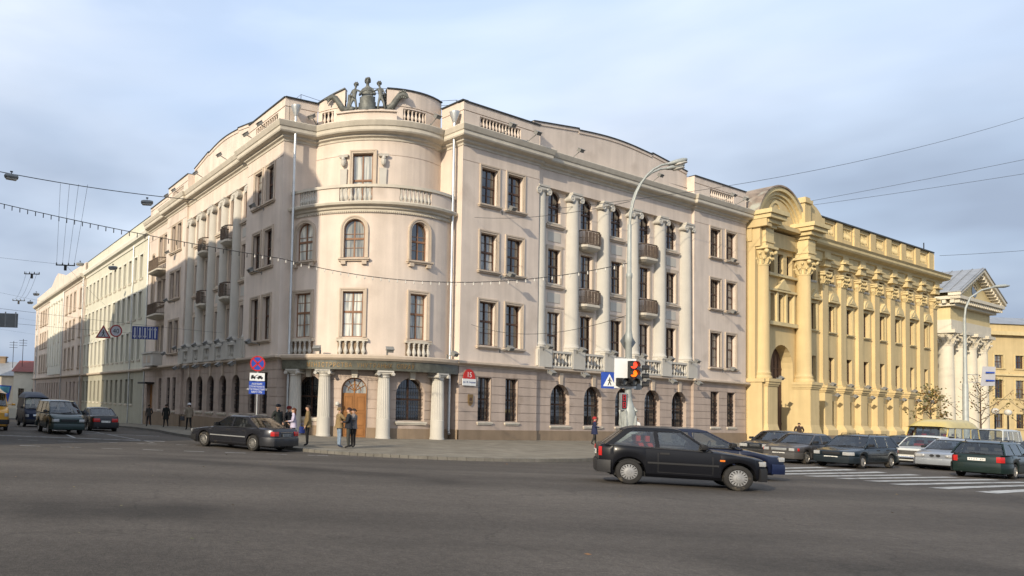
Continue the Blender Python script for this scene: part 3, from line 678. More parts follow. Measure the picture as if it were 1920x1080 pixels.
# parapets
pp = MB(); bp = MB()
def parapet(S, u0, u1, pan=None, top=21.05, off=-.02, thick=.45, cope=True):
    ops = []
    if pan: ops = [(pan[0], pan[1], 19.72, 20.42, False)]
    wall(pp, S, u0, u1, [(19.35, 20.5, off), (20.5, 20.55, off-.03), (20.55, top, off+.02)], ops, .3)
    k = 8 if isinstance(S, CS) else 1
    for i in range(k):
        a, b = u0+(u1-u0)*i/k, u0+(u1-u0)*(i+1)/k
        bp.poly(S.p(a, -.31, 19.35), S.p(b, -.31, 19.35), S.p(b, -.31, top), S.p(a, -.31, top))
        if cope: cp.hexa([S.p(a, off+.1, top), S.p(b, off+.1, top), S.p(b, -thick, top), S.p(a, -thick, top), S.p(a, off+.1, top+.07), S.p(b, off+.1, top+.07), S.p(b, -thick, top+.07), S.p(a, -thick, top+.07)])
    if pan:
        n = round((pan[1]-pan[0])/.3)
        for i in range(n):
            u = pan[0]+(pan[1]-pan[0])*(i+.5)/n; baluster(B, S.p(u, -.13, 19.72), .7, 'pink', 1.0)
cp = MB()
parapet(SR, 0, 7.2, (1.45, 5.3)); parapet(SR, 25.85, RE, (28.15, 31.8)); parapet(SL, -5.5, 0, (-4.4, -1.0)); parapet(SL, -23.4, -18.1, (-22.3, -19.3)); parapet(SLd, -LE, -23.4, None, 20.8)
SRp = CS(OU, 5.35)
parapet(SRp, SRp.deg(-45.5), SRp.deg(-25.1), (SRp.deg(-42), SRp.deg(-33)), 21.02, cope=False)
for i in range(8):
    a, b = SRp.deg(-45.5+20.4*i/8), SRp.deg(-45.5+20.4*(i+1)/8); za, zb = 21.08+.58*i/8, 21.08+.58*(i+1)/8
    pp.hexa([SRp.p(a, 0, 21.0), SRp.p(b, 0, 21.0), SRp.p(b, -.4, 21.0), SRp.p(a, -.4, 21.0), SRp.p(a, 0, za), SRp.p(b, 0, zb), SRp.p(b, -.4, zb), SRp.p(a, -.4, za)])
    cp.hexa([SRp.p(a, .1, za), SRp.p(b, .1, zb), SRp.p(b, -.45, zb), SRp.p(a, -.45, za), SRp.p(a, .1, za+.07), SRp.p(b, .1, zb+.07), SRp.p(b, -.45, zb+.07), SRp.p(a, -.45, za+.07)])
parapet(SRp, SRp.deg(2.5), SRp.deg(50.6), (SRp.deg(14.1), SRp.deg(32.6)), 21.55); parapet(SRp, SRp.deg(-25.1), SRp.deg(2.5), None, 20.35)
for a, b, top in ((cL, uparc[0], 21.05), (uparc[-1], cR, 21.12)):
    t = b-a; S = PS(a, t.normalized()); wall(pp, S, 0, t.length, [(19.35, 20.5, -.02), (20.5, 20.55, -.05), (20.55, top, 0)], [])
    cp.hexa([S.p(0, .1, top), S.p(t.length, .1, top), S.p(t.length, -.4, top), S.p(0, -.4, top), S.p(0, .1, top+.07), S.p(t.length, .1, top+.07), S.p(t.length, -.4, top+.07), S.p(0, -.4, top+.07)])
def gable(S, us, off, peak=22.35, side=21.5):
    """raised parapet over the columns: stepped shoulders and a shallow arc"""
    u0, u1 = us; L_ = u1-u0; prof = [(u0, side+.05), (u0+L_*.26, side+.56), (u0+L_*.262, side+.44)]
    for i in range(13):
        t = i/12; prof.append((u0+L_*(.27+.46*t), side+.46+.22*sin(pi*t)))
    prof += [(u1-L_*.262, side+.44), (u1-L_*.26, side+.56), (u1, side)]
    for (a, za), (b, zb) in zip(prof, prof[1:]):
        pp.hexa([S.p(a, off, 19.35), S.p(b, off, 19.35), S.p(b, off-.4, 19.35), S.p(a, off-.4, 19.35), S.p(a, off, za), S.p(b, off, zb), S.p(b, off-.4, zb), S.p(a, off-.4, za)])
        cp.hexa([S.p(a, off+.12, za), S.p(b, off+.12, zb), S.p(b, off-.5, zb), S.p(a, off-.5, za), S.p(a, off+.12, za+.06), S.p(b, off+.12, zb+.06), S.p(b, off-.5, zb+.06), S.p(a, off-.5, za+.06)])
        if abs(b-a) > .1: pp.hexa([S.p(a, off+.06, za-.2), S.p(b, off+.06, zb-.2), S.p(b, off-.02, zb-.2), S.p(a, off-.02, za-.2), S.p(a, off+.06, za-.004), S.p(b, off+.06, zb-.004), S.p(b, off-.02, zb-.004), S.p(a, off-.02, za-.004)])
gable(SR, (7.22, 25.83), -.6); gable(SL, (-18.08, -5.52), -.6)
for S, u, s_ in ((SR, 7.2, 1), (SR, 25.85, -1), (SL, -5.5, -1), (SL, -18.1, 1)):
    pp.poly(S.p(u, 0, 19.35), S.p(u, -.7, 19.35), S.p(u, -.7, 21.05), S.p(u, 0, 21.05))
cluster_build(pp, 'parapet', M['pink'], B, .05); cluster_build(bp, 'parapet_back', M['roof'], B, .05); cluster_build(cp, 'coping', M['roof'], B, .05)
# statue pedestal block
pd = MB(); pr = [(SRp.deg(-28.7), SRp.deg(7.9))]
for i in range(8):
    a = pr[0][0]+(pr[0][1]-pr[0][0])*i/8; b = pr[0][0]+(pr[0][1]-pr[0][0])*(i+1)/8
    pd.hexa([SRp.p(a, .45, 19.35), SRp.p(b, .45, 19.35), SRp.p(b, -1.1, 19.35), SRp.p(a, -1.1, 19.35), SRp.p(a, .45, 19.93), SRp.p(b, .45, 19.93), SRp.p(b, -1.1, 19.93), SRp.p(a, -1.1, 19.93)])
    pd.hexa([SRp.p(a, .58, 19.93), SRp.p(b, .58, 19.93), SRp.p(b, -1.2, 19.93), SRp.p(a, -1.2, 19.93), SRp.p(a, .58, 20.02), SRp.p(b, .58, 20.02), SRp.p(b, -1.2, 20.02), SRp.p(a, -1.2, 20.02)])
pd.build('statue_pedestal', M['pink'], B)
# balcony of the rounded bay
bl = MB(); bpath = arcpts(Rl, -52, 50.5, 26)
sweep(bl, bpath, [(-.2, 13.55), (.04, 13.55), (.05, 13.66), (.16, 13.7), (.2, 13.82), (.42, 13.9), (.46, 14.02), (.44, 14.08), (-1.6, 14.1)])
bl.build('balcony_slab', M['cream'], B)
dn = MB()
for i in range(90):
    a = -49+98*i/89; u = SRl.deg(a); dn.hexa([SRl.p(u-.035, .1, 13.46), SRl.p(u+.035, .1, 13.46), SRl.p(u+.035, 0, 13.46), SRl.p(u-.035, 0, 13.46), SRl.p(u-.035, .1, 13.56), SRl.p(u+.035, .1, 13.56), SRl.p(u+.035, 0, 13.56), SRl.p(u-.035, 0, 13.56)])
tag(dn.build('dentil_band', M['cream'], B), kind='stuff')
bw = MB(); SB = CS(OC, Rl+.2)
def arcbox(mb, S, a0, a1, o0, o1, z0, z1, step=3):
    k = max(1, round(abs(a1-a0)/step))
    for i in range(k):
        a, b = S.deg(a0+(a1-a0)*i/k), S.deg(a0+(a1-a0)*(i+1)/k)
        mb.hexa([S.p(a, o1, z0), S.p(b, o1, z0), S.p(b, o0, z0), S.p(a, o0, z0), S.p(a, o1, z1), S.p(b, o1, z1), S.p(b, o0, z1), S.p(a, o0, z1)])
for a0, a1 in ((-50, -44.5), (-34, -21.5), (-4.5, 9.5), (28.5, 49)): arcbox(bw, SB, a0, a1, -.2, 0, 14.1, 14.95)
cluster_build(bw, 'balcony_panel', M['pink'], B, .05)
rl_ = MB(); arcbox(rl_, SB, -50.5, 49.3, -.26, .08, 14.95, 15.12); rl_.build('balcony_rail', M['cream'], B)
for a0, a1, n in ((-44.5, -34, 7), (-21.5, -4.5, 7), (9.5, 28.5, 8)):
    for i in range(n): baluster(B, SB.p(SB.deg(a0+(a1-a0)*(i+.5)/n), -.1, 14.1), .85, 'white', 1.15)
# windows
for z0, z1 in fl:
    for u in Aw + Cw: window(B, SR, u, z0, 1.46, z1-z0, style='F2' if z0 < 7 else 'grid')
    for u in LA: window(B, SL, u, z0, 1.08, z1-z0, style='F2' if z0 < 7 else 'grid')
    for u in LC: window(B, SL, u, z0, .98, z1-z0, style='F2' if z0 < 7 else 'grid')
    for u in LD: window(B, SLd, u, z0, .95, z1-z0, style='grid')
for S, us, w_ in ((SRc, CB, 1.3), (SLc, LBy, .95)):
    for k, u in enumerate(us):
        window(B, S, u, 5.2, w_, 3.55, style='F2', dep=.22, sur=None, sill=False)
        window(B, S, u, 10.75, w_, 2.32, dep=.22, sur=None, sill=k % 2 == 0); window(B, S, u, 14.93, w_, 2.15, True, dep=.22, sur=None, sill=k % 2 == 0)
window(B, SLd, -28.6, 10.9, .8, 5.0, True)
for a in (-42.0, -13.2, 22.8):
    window(B, SRl, SRl.deg(a), 6.03, 1.2, 2.72, style='F2', frame='framew', glass='glasscurtain')
for a in (-41.8, -13.3, 22.8): window(B, SRl, SRl.deg(a), 10.77, 1.24, 2.33, True, style='gridarch', frame='framew', glass='glasscurtain' if a < 0 else 'glass')
window(B, SRu, SRu.deg(-12.0), 14.2, 1.24, 3.3, style='plain', frame='framew', glass='glasscurtain', sill=False)
for op, S, dep in ([(o, SR, .3) for o in gA+gC] + [(o, SRr, .4) for o in gArch] + [(o, SL, .3) for o in glA+glC] + [(o, SLr, .4) for o in glArch] + [(o, SLd, .35) for o in glD] + [(gRot[0], SRl, .4), (gRot[2], SRl, .4)]):
    a, b, c, d, ar = op; window(B, S, (a+b)/2, c, b-a, d-c, ar, style='grille', glass='glassdark', dep=dep, sur=None)
# panels, string and surrounds between the colonnade windows
pn = MB(); pf = MB()
for S, us, w_ in ((SRc, CB, 1.3), (SLc, LBy, .95)):
    for k, u in enumerate(us):
        for z in (14.6, 10.42):
            def bx(mb, a, b, z0, z1, o0, o1): mb.hexa([S.p(a, o1, z0), S.p(b, o1, z0), S.p(b, o0, z0), S.p(a, o0, z0), S.p(a, o1, z1), S.p(b, o1, z1), S.p(b, o0, z1), S.p(a, o0, z1)])
            if k % 2 == 0:
                bx(pn, u-w_*.78, u+w_*.78, z, z+.12, -.05, .2); bx(pn, u-w_*.72, u+w_*.72, z-.1, z, -.05, .12)
                bx(pf, u-w_*.5, u+w_*.5, z-1.0, z-.35, -.05, .03)
            bx(pn, u-w_*.78, u+w_*.78, z-1.35, z-1.25, -.05, .05)
        for z0, z1 in ((5.2, 8.75), (10.75, 13.07)):
            for a, b in ((u-w_/2-.2, u-w_/2-.002), (u+w_/2+.002, u+w_/2+.2)): bx(pn, a, b, z0, z1+.2, -.05, .05)
            bx(pn, u-w_/2-.001, u+w_/2+.001, z1+.002, z1+.2, -.05, .052)
cluster_build(pn, 'string_course', M['trim'], B, .5); cluster_build(pf, 'wall_panel', M['white'], B, .1)
# balconies with iron-wood railings in the second and fourth bay
def balcony(S, u, z, w_, dep=.62, base=0., wood='railing'):
    b = MB(); N = 10
    def outline(g): return [(-w_/2-g, .0)] + [(-w_/2*cos(pi*i/N) - (g if i == 0 else 0), -(dep+g)*min(1, sin(pi*i/N)*2.2)) for i in range(0, N+1)] + [(w_/2+g, 0)]
    o = [(-w_/2, 0), (-w_/2, -dep*.62), (-w_/2+.12, -dep*.86), (-w_/2+.3, -dep), (w_/2-.3, -dep), (w_/2-.12, -dep*.86), (w_/2, -dep*.62), (w_/2, 0)]
    sc = lambda k: [(x*k, y*k) for x, y in o]
    b.rings([[(x*k, y*k if y else .05, zz) for x, y in o] for k, zz in ((.55, -.42), (.8, -.32), (.98, -.2), (1.04, -.17), (1.04, -.02), (1.0, 0))])
    x, y = S.fr(u); Mx = frameM(S.p(u, base, z)-B.location, x, y); slab = b.build('balcony', M['cream'], B, M=Mx)
    r = MB()
    for (xa, ya), (xb, yb) in zip(o, o[1:]):
        L_ = hypot(xb-xa, yb-ya); k = max(1, round(L_/.11))
        for i in range(k+1): px, py = xa+(xb-xa)*i/k, ya+(yb-ya)*i/k; r.tube([(px*.96, py*.96, 0), (px*.96, py*.96, 1.0)], .016, 4)
        for zz, rr in ((.06, .02), (.5, .015), (1.0, .045)): r.tube([(xa*.96, ya*.96, zz), (xb*.96, yb*.96, zz)], rr, 4)
    for i in range(5):
        xx = (i-2)*w_*.19; r.box((xx-w_*.07, -dep*.955, .12), (xx+w_*.07, -dep*.93, .92))
    link('railing', r.mesh('railing', M[wood]), slab)
for k in (1, 3):
    for z in (13.72, 9.55): balcony(SRc, CB[k], z, 1.95, .6); balcony(SLc, LBy[k], z, 1.4, .75)
for z in (13.9, 9.75): balcony(SLd, -25.65, z, 3.4, 1.0)
# colonnade columns
def column_mesh(r, h, mt):
    c = MB(); c.box((-r*1.2, -r*1.2, -.95), (r*1.2, r*1.2, .12))
    pr = [(r*1.2, .12), (r*1.26, .2), (r*1.2, .3), (r*1.12, .33), (r*1.1, .4), (r*1.17, .46), (r*1.12, .54), (r*1.05, .58), (r*1.0, .75)]
    for i in range(1, 9): t = i/8; pr.append((r*(1-.14*t**1.7), .75+(h-1.4)*t))
    c.lathe(pr, 20); return c.mesh('column', mt, 40)
cmR, capR = column_mesh(.53, 11.2, M['white']), capital_mesh('capital', .52, M['white'])
cmL, capL = column_mesh(.44, 11.2, M['white']), capital_mesh('capital', .43, M['white'])
def columns(S, us, cm_, cap, off=-.45):
    for u in us:
        x, y = S.fr(u); o = link('column', cm_, B, frameM(S.p(u, off, 5.94)-B.location, x, y)); link('capital', cap, o, Matrix.Translation((0, 0, 11.2)))
columns(SR, [16.47+3.51*(k-2.5) for k in range(6)], cmR, capR); columns(SL, [-(5.5+2.42*k) for k in range(6)], cmL, capL)
# terrace balustrade with pedestals
def terrace(S, cols, pw, n):
    for k, u in enumerate(cols):
        t = MB(); a, b = u-pw/2, u+pw/2
        t.hexa([S.p(a, .22, Z1), S.p(b, .22, Z1), S.p(b, -.1, Z1), S.p(a, -.1, Z1), S.p(a, .22, 6.2), S.p(b, .22, 6.2), S.p(b, -.1, 6.2), S.p(a, -.1, 6.2)])
        t.hexa([S.p(a-.03, .25, 6.2), S.p(b+.03, .25, 6.2), S.p(b+.03, -.13, 6.2), S.p(a-.03, -.13, 6.2), S.p(a-.03, .25, 6.28), S.p(b+.03, .25, 6.28), S.p(b+.03, -.13, 6.28), S.p(a-.03, -.13, 6.28)])
        t.build('pedestal', M['white'], B); floodlight(B, S, u-pw*.2, 6.1, .22, .45, .12); 
        floodlight(B, S, u+.1, 4.62, .36, .3, -.1)
        if k < len(cols)-1:
            a, b = u+pw/2, cols[k+1]-pw/2
            if b < a: a, b = cols[k+1]+pw/2, u-pw/2
            r = MB()
            r.hexa([S.p(a, .17, 5.92), S.p(b, .17, 5.92), S.p(b, -.09, 5.92), S.p(a, -.09, 5.92), S.p(a, .17, 6.06), S.p(b, .17, 6.06), S.p(b, -.09, 6.06), S.p(a, -.09, 6.06)])
            r.hexa([S.p(a, .15, Z1), S.p(b, .15, Z1), S.p(b, -.07, Z1), S.p(a, -.07, Z1), S.p(a, .15, 5.06), S.p(b, .15, 5.06), S.p(b, -.07, 5.06), S.p(a, -.07, 5.06)])
            r.build('balustrade_rail', M['white'], B)
            for i in range(n): baluster(B, S.p(a+(b-a)*(i+.5)/n, .04, 5.06), .86, 'white', 1.1)
terrace(SR, [16.47+3.51*(k-2.5)+.1 for k in range(6)], 1.3, 6); terrace(SL, [-(5.9+2.4*k) for k in range(6)], 1.2, 3)
# balustrades below the rounded bay's first-floor windows
for a in (-42.0, -13.2, 22.8):
    uc = SRl.deg(a); r = MB(); arcbox(r, SRl, a-8.2, a+8.2, .02, .22, 5.78, 5.92); r.build('balustrade_rail', M['cream'], B)
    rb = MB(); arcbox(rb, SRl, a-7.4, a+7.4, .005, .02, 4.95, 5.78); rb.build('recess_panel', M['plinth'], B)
    for i in range(5): baluster(B, SRl.p(SRl.deg(a-6+3*i), .13, Z1), .85, 'white', 1.25)
# pilasters beside the top bay window
for a in (-24.3, 0.8):
    u = SRu.deg(a); q = MB()
    q.hexa([SRu.p(u-.16, .12, 14.1), SRu.p(u+.16, .12, 14.1), SRu.p(u+.16, -.05, 14.1), SRu.p(u-.16, -.05, 14.1), SRu.p(u-.22, .14, 16.55), SRu.p(u+.22, .14, 16.55), SRu.p(u+.22, -.05, 16.55), SRu.p(u-.22, -.05, 16.55)])
    q.ball(SRu.p(u, .2, 16.95), (.17, .17, .3), 8, 6); q.ball(SRu.p(u, .26, 17.12), (.13, .13, .15), 8, 6)
    q.hexa([SRu.p(u-.25, .24, 17.25), SRu.p(u+.25, .24, 17.25), SRu.p(u+.25, -.05, 17.25), SRu.p(u-.25, -.05, 17.25), SRu.p(u-.3, .28, 17.4), SRu.p(u+.3, .28, 17.4), SRu.p(u+.3, -.05, 17.4), SRu.p(u-.3, -.05, 17.4)])
    q.build('herm_pilaster', M['white'], B, smooth=35)
# entrance: fluted columns, marble frieze with gilded inscription, oak door
fcol = MB(); N = 40; rr = .47
def fl_r(k, r): return r*(1-.07*(k % 2))
fcol.lathe([(.44, 0), (.44, .12), (.41, .13), (.40, 1.15), (.385, 1.16)], 20)
fcol.rings([[(fl_r(k, r)*cos(2*pi*k/N), fl_r(k, r)*sin(2*pi*k/N), z) for k in range(N)] for z, r in ((1.16, .385), (2.2, .37), (3.2, .345), (3.6, .33))])
fcolm = fcol.mesh('entrance_column', M['white'], 25)
ec = MB(); ec.lathe([(.34, 3.55), (.37, 3.6), (.34, 3.66), (.42, 3.78)], 20); ec.box((-.47, -.45, 3.87), (.47, .45, 3.96)); ec.box((-.43, -.38, 3.78), (.43, .38, 3.872))
for sx in (-1, 1): ec.lathe([(.02, -.5), (.1, -.5), (.11, -.44), (.08, 0), (.11, .44), (.1, .5)], 12, axis='y', M=Matrix.Translation((sx*.43, 0, 3.76)))
ecm = ec.mesh('capital', M['white'], 40)
for a in (-42.9, -26.2, 3.2, 34.5):
    x, y = SRl.fr(SRl.deg(a)); o = link('entrance_column', fcolm, B, frameM(SRl.p(SRl.deg(a), .34, .1)-B.location, x, y)); link('capital', ecm, o)
st = MB(); arcbox(st, SRl, -49, 49, -.3, .95, -.2, .1); st.build('entrance_step', M['kerb'], B)
fz = MB(); arcbox(fz, SRl, -49.5, 49.5, -.3, .72, 4.07, 4.62, 2.5); fz.build('entrance_frieze', M['frieze'], B)
lg2 = MB(); sweep(lg2, arcpts(Rl, -49.5, 49.5, 24), [(.3, 4.61), (.78, 4.62), (.9, 4.74), (.92, 4.89), (.86, 4.952), (.1, 4.962)]); lg2.build('entrance_cornice', M['trim'], B)
FONT_CACHE = {}
def glyph(ch, size, depth):
    k = (ch, size, depth)
    if k not in FONT_CACHE:
        cu = bpy.data.curves.new('t', 'FONT'); cu.body = ch; cu.size = size; cu.extrude = depth; cu.resolution_u = 3; cu.align_x = 'CENTER'
        ob = bpy.data.objects.new('t', cu); COL.objects.link(ob); dg = bpy.context.evaluated_depsgraph_get(); me = ob.evaluated_get(dg).to_mesh()
        FONT_CACHE[k] = ([tuple(v.co) for v in me.vertices], [tuple(p.vertices) for p in me.polygons])
        ob.evaluated_get(dg).to_mesh_clear(); COL.objects.unlink(ob); bpy.data.objects.remove(ob); bpy.data.curves.remove(cu)
    return FONT_CACHE[k]
def text_on(mb, txt, size, f, depth=.012):
    """f maps text-plane (x, y, out) to world"""
    v, fc = glyph(txt, size, depth); mb.add([f(x, y, z) for x, y, z in v], fc)
txt = 'МІНІСТЭРСТВА УНУТРАНЫХ СПРАЎ'; ins = MB(); a0, a1 = -33.5, 16.5
for i, ch in enumerate(txt):
    if ch == ' ':
        ins.build('inscription', M['gold'], B); ins = MB(); continue
    u = SRl.deg(a0+(a1-a0)*i/(len(txt)-1))*(Rl+.72)/Rl; S = CS(OC, Rl+.72)
    text_on(ins, ch, .36, lambda x, y, z: S.p(u+x*.8, z+.012, 4.2+y), .014)
ins.build('inscription', M['gold'], B)
# oak door
uD = SRl.deg(-11.3); x, y = SRl.fr(uD); dM = frameM(SRl.p(uD, -.38, .1)-B.location, x, y); wD = gRot[1][1]-gRot[1][0]; hw = wD/2
tr_ = MB(); tr_.box((-hw, -.02, 2.5), (hw, .08, 2.72))
fan = link('fanlight', window_meshes(wD, 3.55, True, 'plain', 'wood', 'glasscurtain', .4, None)[0], B, dM); link('pane', window_meshes(wD, 3.55, True, 'plain', 'wood', 'glasscurtain', .4, None)[1], fan)
fb2 = MB()
for q in range(1, 6): a = pi*q/6; fb2.tube([(0, -.03, 2.75), (hw*.93*cos(a), -.03, 2.75+hw*.93*sin(a)*.98)], .022, 4)
fb2.tube([(hw*.5*cos(pi*i/10), -.03, 2.75+hw*.5*sin(pi*i/10)) for i in range(11)], .02, 4)
fb2.build('glazing_bar', M['wood'], fan)
for sx in (-1, 1):
    d_ = MB(); d_.box((min(0.006*sx, sx*(hw-.05)), -.1, 0), (max(.006*sx, sx*(hw-.05)), -.03, 2.62))
    for z0, z1 in ((.15, .62), (.72, 1.5), (1.6, 2.45)):
        xa, xb = sorted((sx*.12, sx*(hw-.16)))
        for q in ((xa, xb, z0, z0+.05), (xa, xb, z1-.05, z1), (xa, xa+.05, z0+.05, z1-.05), (xb-.05, xb, z0+.05, z1-.05)): d_.box((q[0], -.13, q[2]), (q[1], -.1, q[3]))
    dd = d_.build('door', M['wood'], B, M=dM); h_ = MB(); h_.tube([(sx*.07, -.18, .95), (sx*.07, -.18, 1.3)], .018, 6); h_.box((sx*.07-.02, -.18, .97), (sx*.07+.02, -.1, 1.0)); h_.build('door_handle', M['chrome'], dd)
wl = MB(); wl.ball(SRl.p(SRl.deg(-19.5), .3, 2.05), .14, 10, 6); wl.build('wall_lamp', M['bulb'], B, smooth=60)
# down pipes
for p, zt in ((cL + (-nL)*.62 + V((.1, -.15)), 19.75), (cR - nR*.62 + V((-.22, -.1)), 19.7)):
    d_ = MB(); P3 = lambda z, e=0: V((p.x, p.y-e, z))
    d_.tube([P3(.45, .45), P3(.62, .3), P3(9, .3), P3(zt, .3)], .085, 10)
    d_.lathe([(.09, zt), (.3, zt+.55), (.32, zt+.7), (.02, zt+.7)], 10, (p.x, p.y-.3, 0))
    for z in (1.6, 3, 6.5, 8.5, 10.5, 12.3, 15.6, 17.2): d_.lathe([(.1, -.03), (.1, .03)], 10, (p.x, p.y-.3, z))
    d_.build('drain_pipe', M['zinc'], B, smooth=40)
# extra floodlights on facades
for u in (3.6, 30.1):
    for z in (14.6, 10.4, 5.75): floodlight(B, SR, u, z, .02, .8, .1)
for u in (3.2, 5.6, 29.6, 31.5): floodlight(B, SR, u, 19.55, .3, .75, .35)
for u in (10.8, 20.3): floodlight(B, SR, u, 19.55, -.2, .7, .4)
for u in (-2.7, -20.6):
    for z in (14.6, 10.4, 5.75): floodlight(B, SL, u, z, .02, .8, .1)
for u in (-2, -4.2, -9, -14, -19.5, -21.5): floodlight(B, SL, u, 19.55, 0, .8, .35)
for a in (-28.5, 4.2, 40): floodlight(B, SRl, SRl.deg(a), 5.1, .5, .5, .15)
for a in (-44, 34): floodlight(B, SRp, SRp.deg(a), 19.6, .3, .5, .4)
# roof railing
def railing(root, pts, h=.62, step=1.7, base=0):
    r = MB(); 
    for a, b in zip(pts, pts[1:]):
        a, b = V(a), V(b); k = max(1, round((b-a).length/step))
        for i in range(k+1): q = a.lerp(b, i/k); r.tube([q, q+V((0, 0, h))], .018, 4)
        for zz in (h, h*.5): r.tube([a+V((0, 0, zz)), b+V((0, 0, zz))], .014, 4)
    return r.build('roof_railing', M['grille'], root)
z3 = lambda p, z: V((p.x, p.y, z))
railing(B, [z3(Rp(RE-.5, -1.5), 21.1), z3(Rp(26, -1.7), 21.2), z3(Rp(16.5, -1.9), 22.1), z3(Rp(7.2, -1.7), 21.35), z3(Rp(.8, -1.4), 21.15)] + [z3(p, 21.4) for p in arcpts(4.3, 55, -10, 6, OU)])
railing(B, [z3(p, 21.2) for p in arcpts(4.3, -38, -55, 2, OU)] + [z3(Lp(.6, -1.4), 21.1), z3(Lp(5.5, -1.5), 21.1)])
# entrance canopy, oriel and side door at the far end of the left facade
ov = MB(); S = SLd
def sbox(mb, S, a, b, o0, o1, z0, z1): mb.hexa([S.p(a, o1, z0), S.p(b, o1, z0), S.p(b, o0, z0), S.p(a, o0, z0), S.p(a, o1, z1), S.p(b, o1, z1), S.p(b, o0, z1), S.p(a, o0, z1)])
sbox(ov, S, -27.6, -24.2, -.1, 1.1, 4.96, 6.1); sbox(ov, S, -27.7, -24.1, -.1, 1.2, 6.1, 6.25)
ov.build('oriel', M['white'], B)
od = MB(); sbox(od, S, -27.2, -26.3, 1.1, 1.12, 5.25, 5.9); sbox(od, S, -25.8, -24.9, 1.1, 1.12, 5.25, 5.9); cluster_build(od, 'oriel_panel', M['trim'], B, .05)
dd = MB(); sbox(dd, S, -29.2, -27.4, -.34, -.3, -1.5, 3.3); dd.build('side_door', M['wood'], B)
hd = MB(); sbox(hd, S, -29.6, -27.0, 0, .9, 3.35, 3.5); hd.build('side_canopy', M['grille'], B)
# ---------------------------------------------------------------- long pale green building up the left street
G = empty('long_building', (*Lp(45, -6), -.8), 'long pale green building with white window reveals on the left street', 'building', world=True)
SG = shifted(SL, -.5)
gu0, gu1 = -60.8, -30.32
gcols = [-(33.2+2.23*k) for k in range(13)]
gfl = [(5.9, 8.85), (10.2, 12.9), (14.3, 16.75)]
gb = MB(); wall(gb, SG, gu0, gu1, [(Z1-.1, 18.3, 0)], ops_of(gcols, 1.15, gfl), .32); gb.build('upper_wall', M['green'], G)
gl = MB(); wall(gl, SG, gu0, gu1, [(-2.6, .9, .04), (.9, 4.7, 0)], ops_of([c for c in gcols if c < -34], 1.0, [(1.3, 3.9)]), .32); gl.build('ground_floor_wall', M['greenlow'], G)
pth = [Lp(60.8, -.5), Lp(30.32, -.5)]
q = MB(); sweep(q, pth, [(-.1, 4.6), (.2, 4.65), (.3, 4.75), (.3, 4.9), (-.2, 4.95)]); q.build('ledge', M['trim'], G)
q = MB(); sweep(q, pth, [(-.1, 18.0), (.1, 18.0), (.15, 18.25), (.5, 18.4), (.6, 18.7), (.6, 18.85), (-.5, 18.9)]); q.build('cornice', M['palewhite'], G)
q = MB(); sbox(q, SG, gu0, gu1, -.5, -.1, 18.88, 20.3); q.build('parapet', M['green'], G)
q = MB(); sbox(q, SG, gu0, gu1, -14, -.05, 20.3, 20.36); sbox(q, SG, gu0+.01, gu1-.01, -14.2, -13.8, -3, 20.29); q.build('roof', M['roof'], G)
SUR = {}
def reveal_surround(w_, h, dep, mt='palewhite', bw=.16):
    k = (w_, round(h, 2), dep, mt)
    if k not in SUR:
        s = MB(); r = w_/2
        for x0, x1 in ((-r-bw, -r-.002), (r+.002, r+bw)): s.box((x0, -dep-.09, 0), (x1, -dep+.05, h+bw))
        s.box((-r-.001, -dep-.089, h+.002), (r+.001, -dep+.05, h+bw)); SUR[k] = s.mesh('surround', M[mt])
    return SUR[k]
for z0, z1 in gfl:
    for u in gcols:
        o = window(G, SG, u, z0, 1.15, z1-z0, dep=.32, sur=None); link('surround', reveal_surround(1.15, z1-z0, .32), o)
for u in gcols:
    if u < -34: window(G, SG, u, 1.3, 1.0, 2.6, dep=.32, sur=None, glass='glassdark')
q = MB(); S = SG
p0 = SG.p(-36.3, .1, 0); q.tube([V((p0.x, p0.y, -1)), V((p0.x, p0.y, 18.2))], .07, 8); p0 = SG.p(-30.6, .1, 0); q.tube([V((p0.x, p0.y, -1)), V((p0.x, p0.y, 18.2))], .07, 8); q.build('drain_pipe', M['zinc'], G)
# ---------------------------------------------------------------- far pink building with a gabled parapet
K = empty('gabled_building', (*Lp(83, -6), -2), 'far pink building with triangular parapet gable closing the left street row', 'building', world=True)
SK = shifted(SL, -.25)
ku0, ku1 = -106.0, -60.85
kfl = [(5.9, 8.9), (10.2, 12.9), (14.3, 16.9)]
kc = [-62.9, -67.3, -70.3, -73.4, -90.6, -93.4, -96.1, -98.8, -103.6]; kw = [-79.0, -83.0]
kb = MB(); wall(kb, SK, ku0, -75.9, [(Z1-.1, 18.3, 0)], ops_of([u for u in kc if u < -75.9], 1.2, kfl), .3); wall(kb, SK, -75.9, ku1, [(Z1-.1, 18.3, 0)], ops_of([u for u in kc if u > -75.9], 1.25, kfl), .3)
kb.poly(*[V((*Lp(60.85, o), z)) for o, z in ((-.25, 4.8), (-14, 4.8), (-14, 20.2), (-.25, 20.2))]); kb.build('upper_wall', M['pink'], K)
kl = MB(); gk = [-(62.5+2.9*k) for k in range(4)] + [-(77+2.35*k) for k in range(11)]
wall(kl, SK, ku0, ku1, [(-3.8, 4.7, 0)], ops_of(gk, 1.05, [(1.2, 3.9)]), .3); kl.poly(*[V((*Lp(60.85, o), z)) for o, z in ((-.25, -3.8), (-14, -3.8), (-14, 4.8), (-.25, 4.8))]); kl.build('ground_floor_wall', M['pinklow'], K)
ww = MB(); Sw = shifted(SK, .14); wall(ww, Sw, -89, -76.3, [(5.2, 18.25, 0)], ops_of(kw, .8, [(10.4, 12.0), (13.6, 15.2)]), .3)
for u in [-77+(-2.35)*i for i in range(6)]: sbox(ww, Sw, u-.35, u+.35, -.1, .12, 6.6, 16.8); sbox(ww, Sw, u-.5, u+.5, -.1, .25, 16.8, 17.1)
